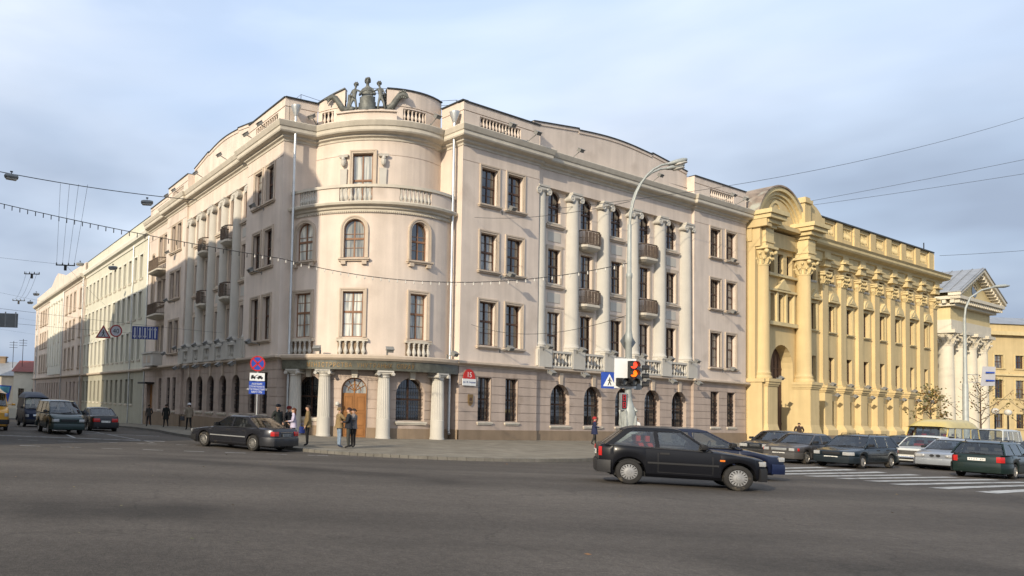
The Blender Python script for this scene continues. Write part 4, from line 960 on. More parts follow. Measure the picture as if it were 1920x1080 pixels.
ww.build('white_bay', M['palewhite'], K)
for z0, z1 in kfl:
    for u in kc: window(K, SK, u, z0, 1.2 if u < -75.9 else 1.25, z1-z0, dep=.3, sur='trim')
for u in kw:
    for z0 in (10.4, 13.6): window(K, Sw, u, z0, .8, 1.6, dep=.3, sur=None, glass='glassdark')
for u in gk: window(K, SK, u, 1.2, 1.05, 2.7, dep=.3, sur=None, glass='glassdark')
pth = [Lp(106, -.25), Lp(60.85, -.25)]
q = MB(); sweep(q, pth, [(-.1, 4.6), (.2, 4.65), (.3, 4.75), (.3, 4.9), (-.2, 4.95)]); q.build('ledge', M['trim'], K)
q = MB(); sweep(q, pth, [(-.1, 17.9), (.1, 17.9), (.15, 18.1), (.6, 18.3), (.7, 18.5), (.7, 18.7), (-.5, 18.8)]); q.build('cornice', M['cream'], K)
q = MB(); prof = [(-106, 18.78), (-106, 20.3), (-89.4, 20.5), (-85.8, 21.6), (-83.5, 22.0), (-81.5, 21.6), (-76, 20.6), (-60.85, 20.3), (-60.85, 18.78)]
q.prism([SK.p(u, -.1, z) for u, z in prof], SK.p(0, -.5, 0)-SK.p(0, -.1, 0)); q.build('parapet', M['pink'], K)
q = MB(); sbox(q, SK, ku0, ku1, -14, -.5, 20.2, 20.26); sbox(q, SK, ku0, ku0+.3, -14, -.31, -3.8, 20.1); sbox(q, SK, ku0+.31, ku1-.01, -14.2, -13.8, -4, 20.19); q.build('roof', M['roof'], K)
for u in (-61.2, -75.9, -102.2):
    q = MB(); p0 = SK.p(u, .12, 0); q.tube([V((p0.x, p0.y, -2)), V((p0.x, p0.y, 18.2))], .08, 8); q.build('drain_pipe', M['zinc'], K)
# ---------------------------------------------------------------- yellow palace along the avenue
Y = empty('yellow_palace', (*Rp(55, -6), -.4), 'long yellow palace with giant columns at an arched gate and rows of pilasters', 'building', world=True)
SY = PS(cR + dR*0, dR); SYw = shifted(SR, -.25); SYg = shifted(SR, .02)
ye = 75.3; yb = [46.3] + [50.0+3.77*k for k in range(7)]; ypil = [48.1+3.77*k for k in range(8)]
yops = ops_of(yb, 1.15, [(5.55, 7.95), (10.4, 12.85), (15.0, 16.4)]); ygr = ops_of(yb, 1.05, [(1.6, 3.8)])
yw = MB(); wall(yw, SYw, 44.4, ye, [(4.9, 17.2, 0)], yops, .3); wall(yw, SYw, 44.4, ye, [(-.8, .62, .02), (.62, 4.9, 0)], ygr, .35)
gate = (37.8, 41.8, -.5, 8.5, True); tri = ops_of([38.0, 39.6, 41.2], .95, [(10.5, 12.9), (14.75, 16.5)])
wall(yw, SYg, 33.9, 44.4, [(-.8, 17.2, 0)], [gate] + tri, .95)
for a, b in ((Rp(44.4, .02), Rp(44.4, -.25)), ):
    t = b-a; wall(yw, PS(a, t.normalized()), 0, t.length, [(-.8, 17.2, 0)], [])
yw.poly(V((*Rp(ye, -.25), -1)), V((*Rp(ye, -16), -1)), V((*Rp(ye, -16), 21.2)), V((*Rp(ye, -.25), 21.2)))
yw.poly(V((*Rp(ye, -16), -1)), V((*Rp(33.9, -16), -1)), V((*Rp(33.9, -16), 21)), V((*Rp(ye, -16), 21)))
yw.build('wall', M['yellow'], Y)
for i, u in enumerate(yb):
    window(Y, SYw, u, 5.55, 1.15, 2.4, dep=.3, sur=None, glass='glassdark'); window(Y, SYw, u, 1.6, 1.05, 2.2, dep=.35, sur=None, glass='glassdark', sill=False)
    o = window(Y, SYw, u, 10.4, 1.15, 2.45, dep=.3, sur='yellow2', glass='glassdark'); window(Y, SYw, u, 15.0, 1.15, 1.4, dep=.3, sur=None, glass='glassdark')
    q = MB(); r = .98
    q.box((-r-.08, -.62, 2.75), (r+.08, -.2, 2.9))
    if i % 2 == 0:
        q.prism([(-r-.05, -.58, 3.56-.65), (r+.05, -.58, 2.91), (0, -.58, 3.75)], (0, .35, 0)); q.prism([(-r*.55, -.64, 2.95), (r*.55, -.64, 2.95), (0, -.64, 3.45)], (0, .05, 0))
    else:
        arc = [(-(r)*cos(pi*k/10), -.58, 2.91+.8*sin(pi*k/10)) for k in range(11)]; q.prism(arc, (0, .35, 0)); arc = [(-(r*.7)*cos(pi*k/10), -.63, 2.95+.5*sin(pi*k/10)) for k in range(11)]; q.prism(arc, (0, .045, 0))
    link('window_pediment', q.mesh('window_pediment', M['yellow2']), o)
for u, a, b, c, d, ar in [(t[0]+.475, *t) for t in tri]: window(Y, SYg, u, c, .95, d-c, dep=.35, sur=None, glass='glassdark')
# pilasters with leafy capitals on pedestals
def leafcap(w_, d_, h):
    c = MB(); c.hexa([(-w_*.5, -d_, 0), (w_*.5, -d_, 0), (w_*.5, .1, 0), (-w_*.5, .1, 0), (-w_*.56, -d_*1.2, h), (w_*.56, -d_*1.2, h), (w_*.56, .1, h), (-w_*.56, .1, h)])
    c.box((-w_*.68, -d_*1.9, h), (w_*.68, .1, h+.12))
    rr_ = random.Random(3)
    for row, (z, k, s_) in enumerate(((h*.05, 4, .9), (h*.42, 3, 1.0), (h*.72, 4, .8))):
        for i in range(k):
            x = (i-(k-1)/2)*w_/(k-.2); y = -d_*1.1
            c.tube([(x, y, z), (x*1.04, y-.07, z+h*.18), (x*1.08, y-.15*s_, z+h*.32), (x*1.1, y-.26*s_, z+h*.33), (x*1.1, y-.27*s_, z+h*.24)], [.07, .09*s_, .10*s_, .08*s_, .03], 5)
    for sx in (-1, 1):
        c.lathe([(.02, -d_*1.95), (.13, -d_*1.9), (.15, -d_*1.5), (.1, 0)], 8, axis='y', M=Matrix.Translation((sx*w_*.58, 0, h*.86)))
        for sy in (-.35, -.75): c.tube([(sx*w_*.5, sy*d_, h*.1), (sx*(w_*.5+.12), sy*d_, h*.4), (sx*(w_*.5+.22), sy*d_, h*.42)], [.08, .1, .05], 5)
    return c.mesh('capital', M['yellow2'], 50)
pcap = leafcap(1.15, .3, 1.05)
pm_ = MB(); pm_.box((-.56, -.28, 5.35), (.56, .05, 14.75))
pm_.box((-.64, -.36, 5.35), (.64, .05, 5.55)); pm_.box((-.6, -.32, 5.55), (.6, .05, 5.75)); pmm = pm_.mesh('pilaster', M['yellow'])
pe = MB(); pe.box((-.72, -.5, 1.55), (.72, .05, 4.62)); pe.hexa([(-.98, -.85, .62), (.98, -.85, .62), (.98, .05, .62), (-.98, .05, .62), (-.98, -.85, 1.1), (.98, -.85, 1.1), (.98, .05, 1.1), (-.98, .05, 1.1)])
pe.hexa([(-.98, -.85, 1.1), (.98, -.85, 1.1), (.98, .05, 1.1), (-.98, .05, 1.1), (-.72, -.5, 1.551), (.72, -.5, 1.551), (.72, .05, 1.551), (-.72, .05, 1.551)])
for z0, z1, e in ((4.62, 4.78, .1), (4.78, 5.0, .2), (5.0, 5.2, .3)): pe.box((-.72-e, -.5-e, z0), (.72+e, .05, z1))
pe.box((-.6, -.4, 5.2), (.6, .05, 5.35)); pem = pe.mesh('pedestal', M['yellow']); 
pl = MB(); pl.box((-1.0, -.9, -.9), (1.0, .05, .62)); plm = pl.mesh('pedestal_plinth', M['plinth'])
for u in ypil:
    x, y = SYw.fr(u); Mx = frameM(SYw.p(u, 0, 0)-Y.location, x, y); o = link('pilaster', pmm, Y, Mx); link('capital', pcap, o, Matrix.Translation((0, 0, 14.75))); o2 = link('pedestal', pem, Y, Mx); link('pedestal_plinth', plm, o2)
# giant columns of the gate bay
gc = MB(); pr = [(.74, 5.3), (.78, 5.42), (.74, 5.55), (.66, 5.6), (.68, 5.72), (.7, 5.8), (.63, 5.88), (.6, 6.1)] + [(.6-.08*(i/8)**1.6, 6.1+8.75*i/8) for i in range(1, 9)]
gc.lathe(pr, 28); gcm = gc.mesh('giant_column', M['yellow'], 40)
gcc = MB(); gcc.lathe([(.52, 14.8), (.58, 14.9), (.52, 15.0), (.55, 15.6), (.75, 16.2)], 20); gcc.box((-.9, -.9, 16.2), (.9, .6, 16.4))
for ring, z, s_ in ((10, 15.0, 1.0), (10, 15.45, 1.1)):
    for i in range(ring):
        a = 2*pi*(i+.5*(z > 15.2))/ring; d = V((cos(a), sin(a), 0)); b0 = V((0, 0, z))
        gcc.tube([b0+d*.52, b0+d*.6+V((0, 0, .25)), b0+d*.7+V((0, 0, .42)), b0+d*.86+V((0, 0, .42)), b0+d*.88+V((0, 0, .3))], [.1, .12, .11, .08, .03], 5)
for sx in (-1, 1):
    for sy in (-1, 1): gcc.ball((sx*.72, sy*.72, 15.98), (.19, .19, .2), 8, 5)
gccm = gcc.mesh('capital', M['yellow2'], 50)
gp = MB()
gp.box((-.82, -.85, 1.55), (.82, .5, 4.7)); gp.hexa([(-1.0, -1.05, .62), (1.0, -1.05, .62), (1.0, .5, .62), (-1.0, .5, .62), (-.82, -.85, 1.551), (.82, -.85, 1.551), (.82, .5, 1.551), (-.82, .5, 1.551)])
for z0, z1, e in ((4.7, 4.85, .1), (4.85, 5.05, .2), (5.05, 5.3, .3)): gp.box((-.82-e*.7, -.85-e*.7, z0), (.82+e*.7, .5, z1))
gpm = gp.mesh('pedestal', M['yellow']); gq = MB(); gq.box((-1.03, -1.08, -.9), (1.03, .5, .62)); gqm = gq.mesh('pedestal_plinth', M['plinth'])
for u in (35.15, 42.6):
    x, y = SYg.fr(u); Mx = frameM(SYg.p(u, .5, 0)-Y.location, x, y)
    o = link('giant_column', gcm, Y, Mx); link('capital', gccm, o); o = link('pedestal', gpm, Y, Mx); link('pedestal_plinth', gqm, o)
    q = MB(); q.box((-.68, -.65, 16.4), (.68, .5, 18.0)); q.box((-.74, -.72, 16.75), (.74, .5, 16.9))
    for z0, z1, e in ((18.0, 18.3, .25), (18.3, 18.65, .6), (18.65, 19.0, .95), (19.0, 19.35, 1.15)): q.box((-.66-e*.75, -.62-e*.75, z0), (.66+e*.75, .5, z1))
    link('entablature_block', q.mesh('entablature_block', M['yellow2']), Y, Mx)
for u0_, u1_ in ((34.1, 34.7), ):
    q = MB(); sbox(q, SYg, u0_, u1_, -.2, .5, 5.3, 16.4); sbox(q, SYg, u0_-.15, u1_+.1, -.2, 1.1, -.6, 5.0); sbox(q, SYg, u0_-.25, u1_+.1, -.2, 1.3, 5.0, 5.29); sbox(q, SYg, u0_, u1_+.1, -.2, .9, 16.41, 18.0); sbox(q, SYg, u0_-.25, u1_, -.2, 1.5, 18.0, 19.0); q.build('end_pilaster', M['yellow'], Y)
# gate leaf, sill beam, small pediment in the gate bay
q = MB(); N = 12; um, r = 39.8, 2.0; zt = 6.5
q.poly(*([SYg.p(um-r, -.9, -.5)] + [SYg.p(um-r*cos(pi*i/N), -.9, zt+r*sin(pi*i/N)) for i in range(N+1)] + [SYg.p(um+r, -.9, -.5)])); gt = q.build('gate', M['gatewood'], Y)
q = MB()
for i in range(1, 6): a = um-r+2*r*i/6; sbox(q, SYg, a-.05, a+.05, -.89, -.84, -.5, 7.6)
for z in (1.5, 3.5, 5.5, 6.4): sbox(q, SYg, um-r+.05, um+r-.05, -.895, -.85, z, z+.12)
g_ = q.build('gate_panel', M['gatewood'], gt); g_.location = (0, 0, 0)
q = MB(); sbox(q, SYg, 37.0, 42.2, -.1, .35, 10.1, 10.42); sbox(q, SYg, 37.1, 42.1, -.1, .25, 13.1, 13.3); sbox(q, SYg, 37.1, 42.1, -.1, .3, 14.4, 14.6)
q.prism([SYg.p(38.4, .3, 13.3), SYg.p(40.8, .3, 13.3), SYg.p(39.6, .3, 14.25)], SYg.p(0, -.1, 0)-SYg.p(0, .3, 0))
for u in (37.36, 38.8, 40.4, 41.84): sbox(q, SYg, u-.14, u+.14, -.05, .14, 10.43, 13.09)
q.build('gate_bay_moulding', M['yellow2'], Y)
# entablature, cornice and balustraded attic
pth = [Rp(44.5, -.2), Rp(ye, -.2), Rp(ye, -14)]
q = MB(); sweep(q, pth, [(-.1, 16.6), (.1, 16.6), (.15, 16.8), (.25, 16.85), (.28, 17.7), (.45, 17.75), (.5, 17.95), (.95, 18.1), (1.05, 18.25), (1.05, 18.45), (1.2, 18.65), (-.8, 18.75)]); q.build('cornice', M['yellow2'], Y)
for u in ypil:
    q = MB(); sbox(q, SYw, u-.6, u+.6, -.1, .5, 16.42, 17.9); sbox(q, SYw, u-.72, u+.72, -.1, .75, 17.0, 17.12); q.build('frieze_block', M['yellow2'], Y)
q = MB(); Sa = shifted(SR, -.4); ba = [50.0+3.77*k for k in range(7)]
wall(q, Sa, 44.8, ye-.2, [(18.6, 21.2, 0)], ops_of(ba, 1.9, [(19.75, 20.85)]), .35)
for u in ypil: sbox(q, Sa, u-.62, u+.62, -.1, .16, 18.7, 21.15)
q.poly(*[V((*Rp(ye-.2, o), z)) for o, z in ((-.4, 18.6), (-14, 18.6), (-14, 21.2), (-.4, 21.2))]); q.build('attic', M['yellow'], Y)
q = MB(); q.poly(*[Sa.p(u, -.36, z) for u, z in ((44.8, 18.7), (ye-.3, 18.7), (ye-.3, 21.1), (44.8, 21.1))]); q.build('attic_back', M['plinth'], Y)  # dark sheet standing in for the shade inside the open holes
q = MB(); sbox(q, Sa, 44.8, ye-.1, -.6, .22, 21.2, 21.32); q.build('attic_coping', M['roof'], Y)
for u in ba:
    for i in range(6): baluster(Y, Sa.p(u-.95+1.9*(i+.5)/6, -.15, 19.75), 1.1, 'yellow2', 1.2)
q = MB(); sbox(q, Sa, 46, ye-.1, -15, -.6, 21.2, 21.26); q.build('roof', M['roof'], Y)
# round gable over the gate bay
ag = MB(); um, Ro = 38.7, 4.4; zc = 17.85
def archring(mb, r0, r1, o0, o1, a0=10, a1=170, n=24):
    for i in range(n):
        ta, tb = radians(a0+(a1-a0)*i/n), radians(a0+(a1-a0)*(i+1)/n); P_ = lambda r, t, o: SYg.p(um+r*cos(t), o, zc+r*sin(t)*.98)
        mb.hexa([P_(r0, ta, o1), P_(r1, ta, o1), P_(r1, ta, o0), P_(r0, ta, o0), P_(r0, tb, o1), P_(r1, tb, o1), P_(r1, tb, o0), P_(r0, tb, o0)])
archring(ag, 3.75, 4.1, -.2, .35); archring(ag, 4.1, 4.45, -.2, .55); archring(ag, 3.5, 3.75, -.2, .2); ag.build('gable_arch', M['yellow2'], Y)
tg = MB(); tg.poly(*([SYg.p(um-4.1, .1, 19.0)] + [SYg.p(um+4.1*cos(radians(t)), .1, zc+4.1*sin(radians(t))) for t in range(168, 10, -6)] + [SYg.p(um+4.1, .1, 19.0)])); tg.build('tympanum', M['yellow'], Y)
oc = MB(); N = 20
for r0, r1, o in ((.75, 1.05, .18),):
    for i in range(N):
        ta, tb = 2*pi*i/N, 2*pi*(i+1)/N; P_ = lambda r, t, o: SYg.p(um-.3+r*cos(t), o, 20.1+r*sin(t)); oc.hexa([P_(r0, ta, o), P_(r1, ta, o), P_(r1, ta, .05), P_(r0, ta, .05), P_(r0, tb, o), P_(r1, tb, o), P_(r1, tb, .05), P_(r0, tb, .05)])
oc.build('round_moulding', M['yellow2'], Y)
cr_ = MB(); archring(cr_, 4.46, 4.6, -6, .65); cr_.build('barrel_roof', M['rust'], Y)
q = MB(); sbox(q, SYg, 42.2, 43.3, -.4, .8, 19.36, 21.4); sbox(q, SYg, 42.05, 43.45, -.4, .92, 21.4, 21.7); sbox(q, SYg, 42.3, 43.2, -.4, .8, 21.7, 21.95)
pf_ = [(43.3, 21.8)] + [(43.3+3.6*(sin(radians(t))), 19.3+2.5*cos(radians(t))) for t in (15, 30, 45, 60, 75, 90)] + [(43.3, 19.2)]
q.prism([SYg.p(u, .5, z) for u, z in pf_], SYg.p(0, -1.0, 0)-SYg.p(0, .5, 0)); q.build('gable_scroll', M['yellow'], Y)
q = MB(); sbox(q, SYg, 34.0, 44.5, -5.5, -.3, 18.4, 19.2); q.build('gate_bay_roof', M['roof'], Y)
q = MB(); sbox(q, SYg, 34.0, 44.4, -.1, .3, 16.9, 18.2); sbox(q, SYg, 34.2, 44.4, -.1, .8, 18.45, 18.8); q.build('gate_bay_frieze', M['yellow'], Y)
for i, u in enumerate(ypil[:7]):
    floodlight(Y, SYw, u+.3, 5.3, .4, .35, .05); floodlight(Y, SYw, u+.8, 4.3, .3, .6, .05)
floodlight(Y, SYg, 36.5, 5.35, 1.1, .3, .05)
q = MB(); p0 = Rp(ye+.2, -1.2); q.tube([V((*p0, 18)), V((*p0, 22.6))], .05, 6); q.build('roof_mast', M['grille'], Y)
# ---------------------------------------------------------------- temple-fronted building beyond the palace
T = empty('portico_building', (*Rp(98, -8), -.5), 'cream temple fronted building with four white columns beyond the yellow palace', 'building', world=True)
ST = shifted(SR, -4.0)
pc = [91.4, 95.4, 99.5, 103.5]
tcm = MB(); tcm.lathe([(.98, -.8), (.98, .5), (.86, .7)] + [(.86-.12*(i/6)**1.6, .7+11.2*i/6) for i in range(1, 7)], 24); tcm = tcm.mesh('giant_column', M['warmwhite'], 40)
tcc = MB(); tcc.lathe([(.74, 11.85), (.82, 12.0), (.78, 12.6), (1.1, 13.5)], 18); tcc.box((-1.25, -1.25, 13.5), (1.25, 1.25, 13.9))
for z in (12.2, 12.8):
    for i in range(10):
        a = 2*pi*(i+.5*(z > 12.5))/10; d = V((cos(a), sin(a), 0)); b0 = V((0, 0, z)); tcc.tube([b0+d*.78, b0+d*.98+V((0, 0, .5)), b0+d*1.2+V((0, 0, .5)), b0+d*1.2+V((0, 0, .3))], [.15, .18, .12, .04], 5)
tccm = tcc.mesh('capital', M['warmwhite'], 50)
for u in pc:
    x, y = ST.fr(u); o = link('giant_column', tcm, T, frameM(ST.p(u, 0, 0)-T.location, x, y)); link('capital', tccm, o)
TA, TB = 90.4, 104.6
q = MB(); sbox(q, ST, TA, TB, -18, .85, 13.9, 15.2); q.build('architrave', M['warmwhite'], T)
q = MB(); sbox(q, ST, TA+.1, TB-.1, -18, .75, 15.2, 16.9); q.build('frieze', M['yellow2'], T)
q = MB(); sbox(q, ST, TA-.4, TB+.4, -18.4, 1.3, 16.9, 17.2); sbox(q, ST, TA-1.0, TB+1.0, -19, 2.0, 17.7, 18.1)
n = 24
for k in range(n): u = TA-.5+(TB-TA+1.0)*k/(n-1); sbox(q, ST, u-.16, u+.16, .9, 1.85, 17.21, 17.69)
for k in range(24): o = 1.2-.8*k; sbox(q, ST, TA-.85, TA, o-.18, o+.18, 17.21, 17.69)
sbox(q, ST, TA+.01, TB-.01, -18, .88, 17.205, 17.695); q.build('cornice', M['warmwhite'], T)
um2 = (TA+TB)/2; za, zp = 18.1, 21.6
q = MB(); q.prism([ST.p(TA-.6, 1.1, za), ST.p(TB+.6, 1.1, za), ST.p(um2, 1.1, zp)], ST.p(0, -2, 0)-ST.p(0, 1.1, 0)); q.build('pediment', M['yellow2'], T)
q = MB()
for a in ((TA-1.2, za), (TB+1.2, za)):
    b = (um2, zp+.25)
    q.hexa([ST.p(a[0], 2.1, a[1]), ST.p(b[0], 2.1, b[1]), ST.p(b[0], .9, b[1]), ST.p(a[0], .9, a[1]), ST.p(a[0], 2.1, a[1]+.42), ST.p(b[0], 2.1, b[1]+.42), ST.p(b[0], .9, b[1]+.42), ST.p(a[0], .9, a[1]+.42)])
    for k in range(12):
        t = (k+.5)/12; u = a[0]+(b[0]-a[0])*t; z = a[1]+(b[1]-a[1])*t; sbox(q, ST, u-.2, u+.2, 1.05, 1.9, z-.42, z)
q.build('raking_cornice', M['warmwhite'], T)
q = MB()
for i in range(16): a, b = 2*pi*i/16, 2*pi*(i+1)/16; q.poly(ST.p(um2, 1.15, 19.5), ST.p(um2+.9*cos(a), 1.15, 19.5+.9*sin(a)), ST.p(um2+.9*cos(b), 1.15, 19.5+.9*sin(b)))
q.build('round_window', M['glassdark'], T)
q = MB()
for a in ((TA-1.3, za+.4), (TB+1.3, za+.4)):
    b = (um2, zp+.68)
    q.hexa([ST.p(a[0], 2.2, a[1]), ST.p(b[0], 2.2, b[1]), ST.p(b[0], -19.5, b[1]), ST.p(a[0], -19.5, a[1]), ST.p(a[0], 2.2, a[1]+.1), ST.p(b[0], 2.2, b[1]+.1), ST.p(b[0], -19.5, b[1]+.1), ST.p(a[0], -19.5, a[1]+.1)])
    for k in range(22):
        o = 2.0-k*1.0; q.hexa([ST.p(a[0], o, a[1]+.1), ST.p(b[0], o, b[1]+.1), ST.p(b[0], o-.06, b[1]+.1), ST.p(a[0], o-.06, a[1]+.1), ST.p(a[0], o, a[1]+.2), ST.p(b[0], o, b[1]+.2), ST.p(b[0], o-.06, b[1]+.2), ST.p(a[0], o-.06, a[1]+.2)])
q.build('roof', M['greyroof'], T)
STw = shifted(SR, -11.0); q = MB(); tw = ops_of([83.5, 88, 92.7, 97.5, 102.3, 107], 1.5, [(1.2, 3.8), (5.6, 9.2), (10.5, 13.0)])
wall(q, STw, 80.5, 118, [(-1, 18, 0)], tw, .35); q.build('wall', M['yellow'], T)
for a, b, c, d, _ in tw: window(T, STw, (a+b)/2, c, 1.5, d-c, dep=.35, sur='yellow2', glass='glassdark')
# ---------------------------------------------------------------- plain wing at the right edge
W = empty('end_wing', (131, 121, -.6), 'plain yellow four storey wing at the right edge behind the temple front', 'building', world=True)
SW = PS(V((120.5, 119.5)), V((1, .06)).normalized()); q = MB(); wo = ops_of([2.2, 5.8, 9.6, 13.4], 1.5, [(1.6, 3.9), (6.4, 9.3), (11.2, 13.3)])
wall(q, SW, 0, 22, [(-1.5, 16.5, 0)], wo, .3); sbox(q, SW, 0, 22, -12, -.35, -1.5, 16.4); q.build('wall', M['yellow'], W)
for a, b, c, d, _ in wo: window(W, SW, (a+b)/2, c, 1.5, d-c, dep=.3, sur='yellow2')
q = MB(); sbox(q, SW, -.5, 22, -12.5, .7, 16.5, 17.1); sbox(q, SW, -.2, 22, -12.5, .3, 10.0, 10.3); q.build('cornice', M['yellow2'], W)
q = MB(); sbox(q, SW, 0, 22, -12, .2, 17.1, 18.3); q.build('attic', M['yellow'], W)
q = MB(); q.hexa([SW.p(-.3, .5, 18.3), SW.p(22, .5, 18.3), SW.p(22, -12, 18.3), SW.p(-.3, -12, 18.3), SW.p(-.3, -4, 20.0), SW.p(22, -4, 20.0), SW.p(22, -8, 20.0), SW.p(-.3, -8, 20.0)]); q.build('roof', M['greyroof'], W)
# ---------------------------------------------------------------- low houses at the far end of the left street
def far_house(name, x0, x1, y, z0, z1, mt, label, roofm, ridge, wins, chim=()):
    F = empty(name, ((x0+x1)/2, y+5, z0), label, 'house', world=True); S = PS(V((x0, y)), V((1, 0))); q = MB(); L_ = x1-x0
    ops = ops_of([w_[0] for w_ in wins], 1.1, [(w1, w2) for w1, w2 in ((1.2+z0, 3.2+z0), (4.4+z0, 6.4+z0)) if w2 < z1-.3]) if wins else []
    wall(q, S, 0, L_, [(z0, z1, 0)], ops, .25); sbox(q, S, 0, L_, -10, -.3, z0, z1-.01); q.build('wall', M[mt], F)
    for a, b, c, d, _ in ops: window(F, S, (a+b)/2, c, 1.1, d-c, dep=.25, sur='palewhite')
    q = MB(); q.prism([S.p(-.4, .5, z1), S.p(-.4, -10.5, z1), S.p(-.4, -5, ridge)], S.p(L_+.4, 0, 0)-S.p(-.4, 0, 0)); q.build('roof', M[roofm], F)
    for u, h in chim:
        q = MB(); sbox(q, S, u-.6, u+.6, -5.5, -4.3, z1, h); sbox(q, S, u-.75, u+.75, -5.7, -4.1, h, h+.25); q.build('chimney', M['plinth'], F)
    return F, S
M['redroof'] = mat('red_sheet_roof', (.22, .06, .045), .6, .2, 2)
F1, S1 = far_house('cream_house', -68, -43.6, 150, -3.5, 5.4, 'shade_block', 'low cream house with a blue poster on its blank wall at the street end', 'greyroof', 8.4, [], [(10, 9.6), (20, 9.2)])
F2, S2 = far_house('white_house', -43.4, -34, 147, -3.5, 6.2, 'palewhite', 'low white house with red roof edge beside the cream house', 'redroof', 8.6, [(1.6,), (4.2,), (6.9,)], [(5.5, 10.6)])
po = MB(); po.prism([S1.p(19.6, .06, .6), S1.p(22.8, .06, .2), S1.p(23.4, .06, 3.4), S1.p(20.1, .06, 3.5)], (0, .05, 0)); p_ = po.build('advertising_poster', M['signblue'])
tag(p_, 'tilted blue advertising poster on the cream house at the end of the left street', 'poster')
p2_ = MB(); p2_.prism([S1.p(20.2, .07, 1.9), S1.p(22.9, .07, 2.0), S1.p(23.1, .07, 3.2), S1.p(20.4, .07, 3.2)], (0, -.01, 0)); M['cyan'] = mat('poster_cyan', (.12, .38, .5), .6, .5, .8); p2_.build('poster_picture', M['cyan'], p_)
bb = MB()
for i in range(12): bb.box((-55+i*1.9, 118, -2.9), (-55+i*1.9+1.8, 118.1, -.4))
bb.box((-55, 118.02, -3), (-32, 118.08, -2.8)); b_ = bb.build('site_fence', M['palewhite']); tag(b_, 'low pale panel fence across the end of the left street', 'fence')
for x, y, h in ((-44.6, 150, 12.4), (-42.4, 149, 12.8), (-38.5, 149, 13.6)):
    q = MB(); q.tube([(x, y, 7), (x, y, h)], .06, 5)
    for k in range(3): q.tube([(x-.8, y, h-.3-.5*k), (x+.8, y, h-.3-.5*k)], .035, 4)
    tag(q.build('roof_aerial', M['grille']), {12.4: 'left thin television aerial on the far house roofs', 12.8: 'middle thin television aerial on the far house roofs', 13.6: 'tallest thin television aerial on the far house roofs beside the chimney'}[h], 'aerial')
# ---------------------------------------------------------------- buildings across the left street (out of frame, they shade the row)
def opposite(name, s0, s1, prof, label):
    O_ = empty(name, (*Lp((s0+s1)/2, 30), -1), label, 'building', world=True); S = PS(cL+nL*24, dL)
    q = MB(); q.prism([S.p(s, 0, z) for s, z in [(s0, -2)] + prof + [(s1, -2)]], (*(nL*12), 0)); q.build('wall', M['shade_block'], O_)
    wn_ = MB(); s = s0+1.5
    while s < s1-1.5:
        for z in (1.2, 5.2, 9.2, 13.2, 17.2): wn_.hexa([S.p(s, .02, z), S.p(s+1.2, .02, z), S.p(s+1.2, -.1, z), S.p(s, -.1, z), S.p(s, .02, z+2.2), S.p(s+1.2, .02, z+2.2), S.p(s+1.2, -.1, z+2.2), S.p(s, -.1, z+2.2)])
        s += 3.2
    tag(wn_.build('windows', M['glassdark'], O_), kind='stuff')
opposite('apartment_block', -13.4, 32.6, [(-13.4, 25.6), (-11.8, 27.8), (-9.1, 27.5), (-6.6, 26.2), (-1.6, 24.8), (9.4, 23.7), (32.6, 23.2)], 'ochre apartment block across the left street, nearest to the junction')
opposite('apartment_block', 46.0, 101, [(46.0, 22.6), (61, 22.2), (101, 20.8)], 'ochre apartment block across the left street, farther from the junction')
# ---------------------------------------------------------------- street furniture
def poly_prism(mb, pts, y0, y1): mb.prism([(x, y0, z) for x, z in pts], (0, y1-y0, 0))
def disc(mb, cx, cz, r, y0, y1, n=28, r0=0):
    if r0 == 0: poly_prism(mb, [(cx+r*cos(2*pi*i/n), cz+r*sin(2*pi*i/n)) for i in range(n)], y0, y1)
    else:
        for i in range(n):
            a, b = 2*pi*i/n, 2*pi*(i+1)/n; mb.hexa([(cx+q*cos(t), y, cz+q*sin(t)) for y in (y0, y1) for q, t in ((r0, a), (r, a), (r, b), (r0, b))])
def txt_flat(mb, s, size, cx, cz, y, sx=1.0, depth=.004):
    v, fc = glyph(s, size, depth); mb.add([(cx+x*sx, y-z, cz+yy) for x, yy, z in v], fc)
# lamp post with traffic light
lx, ly = 16.45, 31.15
LP = empty('lamp_post', (lx, ly, gz(lx, ly)+.12), 'tall grey double headed street lamp post with ornate base behind the black hatchback', 'street lamp', None, 0)
q = MB(); q.lathe([(.55, 0), (.55, .12), (.48, .16), (.46, .9), (.52, 1.0), (.5, 1.12), (.36, 1.2), (.27, 1.32), (.25, 1.5), (.3, 1.8), (.29, 2.05), (.2, 2.3), (.15, 2.5), (.15, 2.6), (.125, 2.62)], 16)
for k in range(4):
    a = pi/4+k*pi/2; d = V((cos(a), sin(a), 0)); q.tube([d*.22+V((0, 0, 1.3)), d*.27+V((0, 0, 1.5)), d*.26+V((0, 0, 1.8)), d*.31+V((0, 0, 2.05)), d*.24+V((0, 0, 2.2))], [.06, .09, .08, .06, .02], 6)
q.build('base', M['lampgrey'], LP, smooth=45)
q = MB(); q.lathe([(.125, 2.6), (.125, 4.9), (.15, 4.95), (.15, 5.15), (.11, 5.4), (.1, 7.6), (.12, 7.65), (.12, 7.8), (.085, 7.85), (.075, 9.9)], 14); q.build('pole', M['lampgrey'], LP, smooth=45)
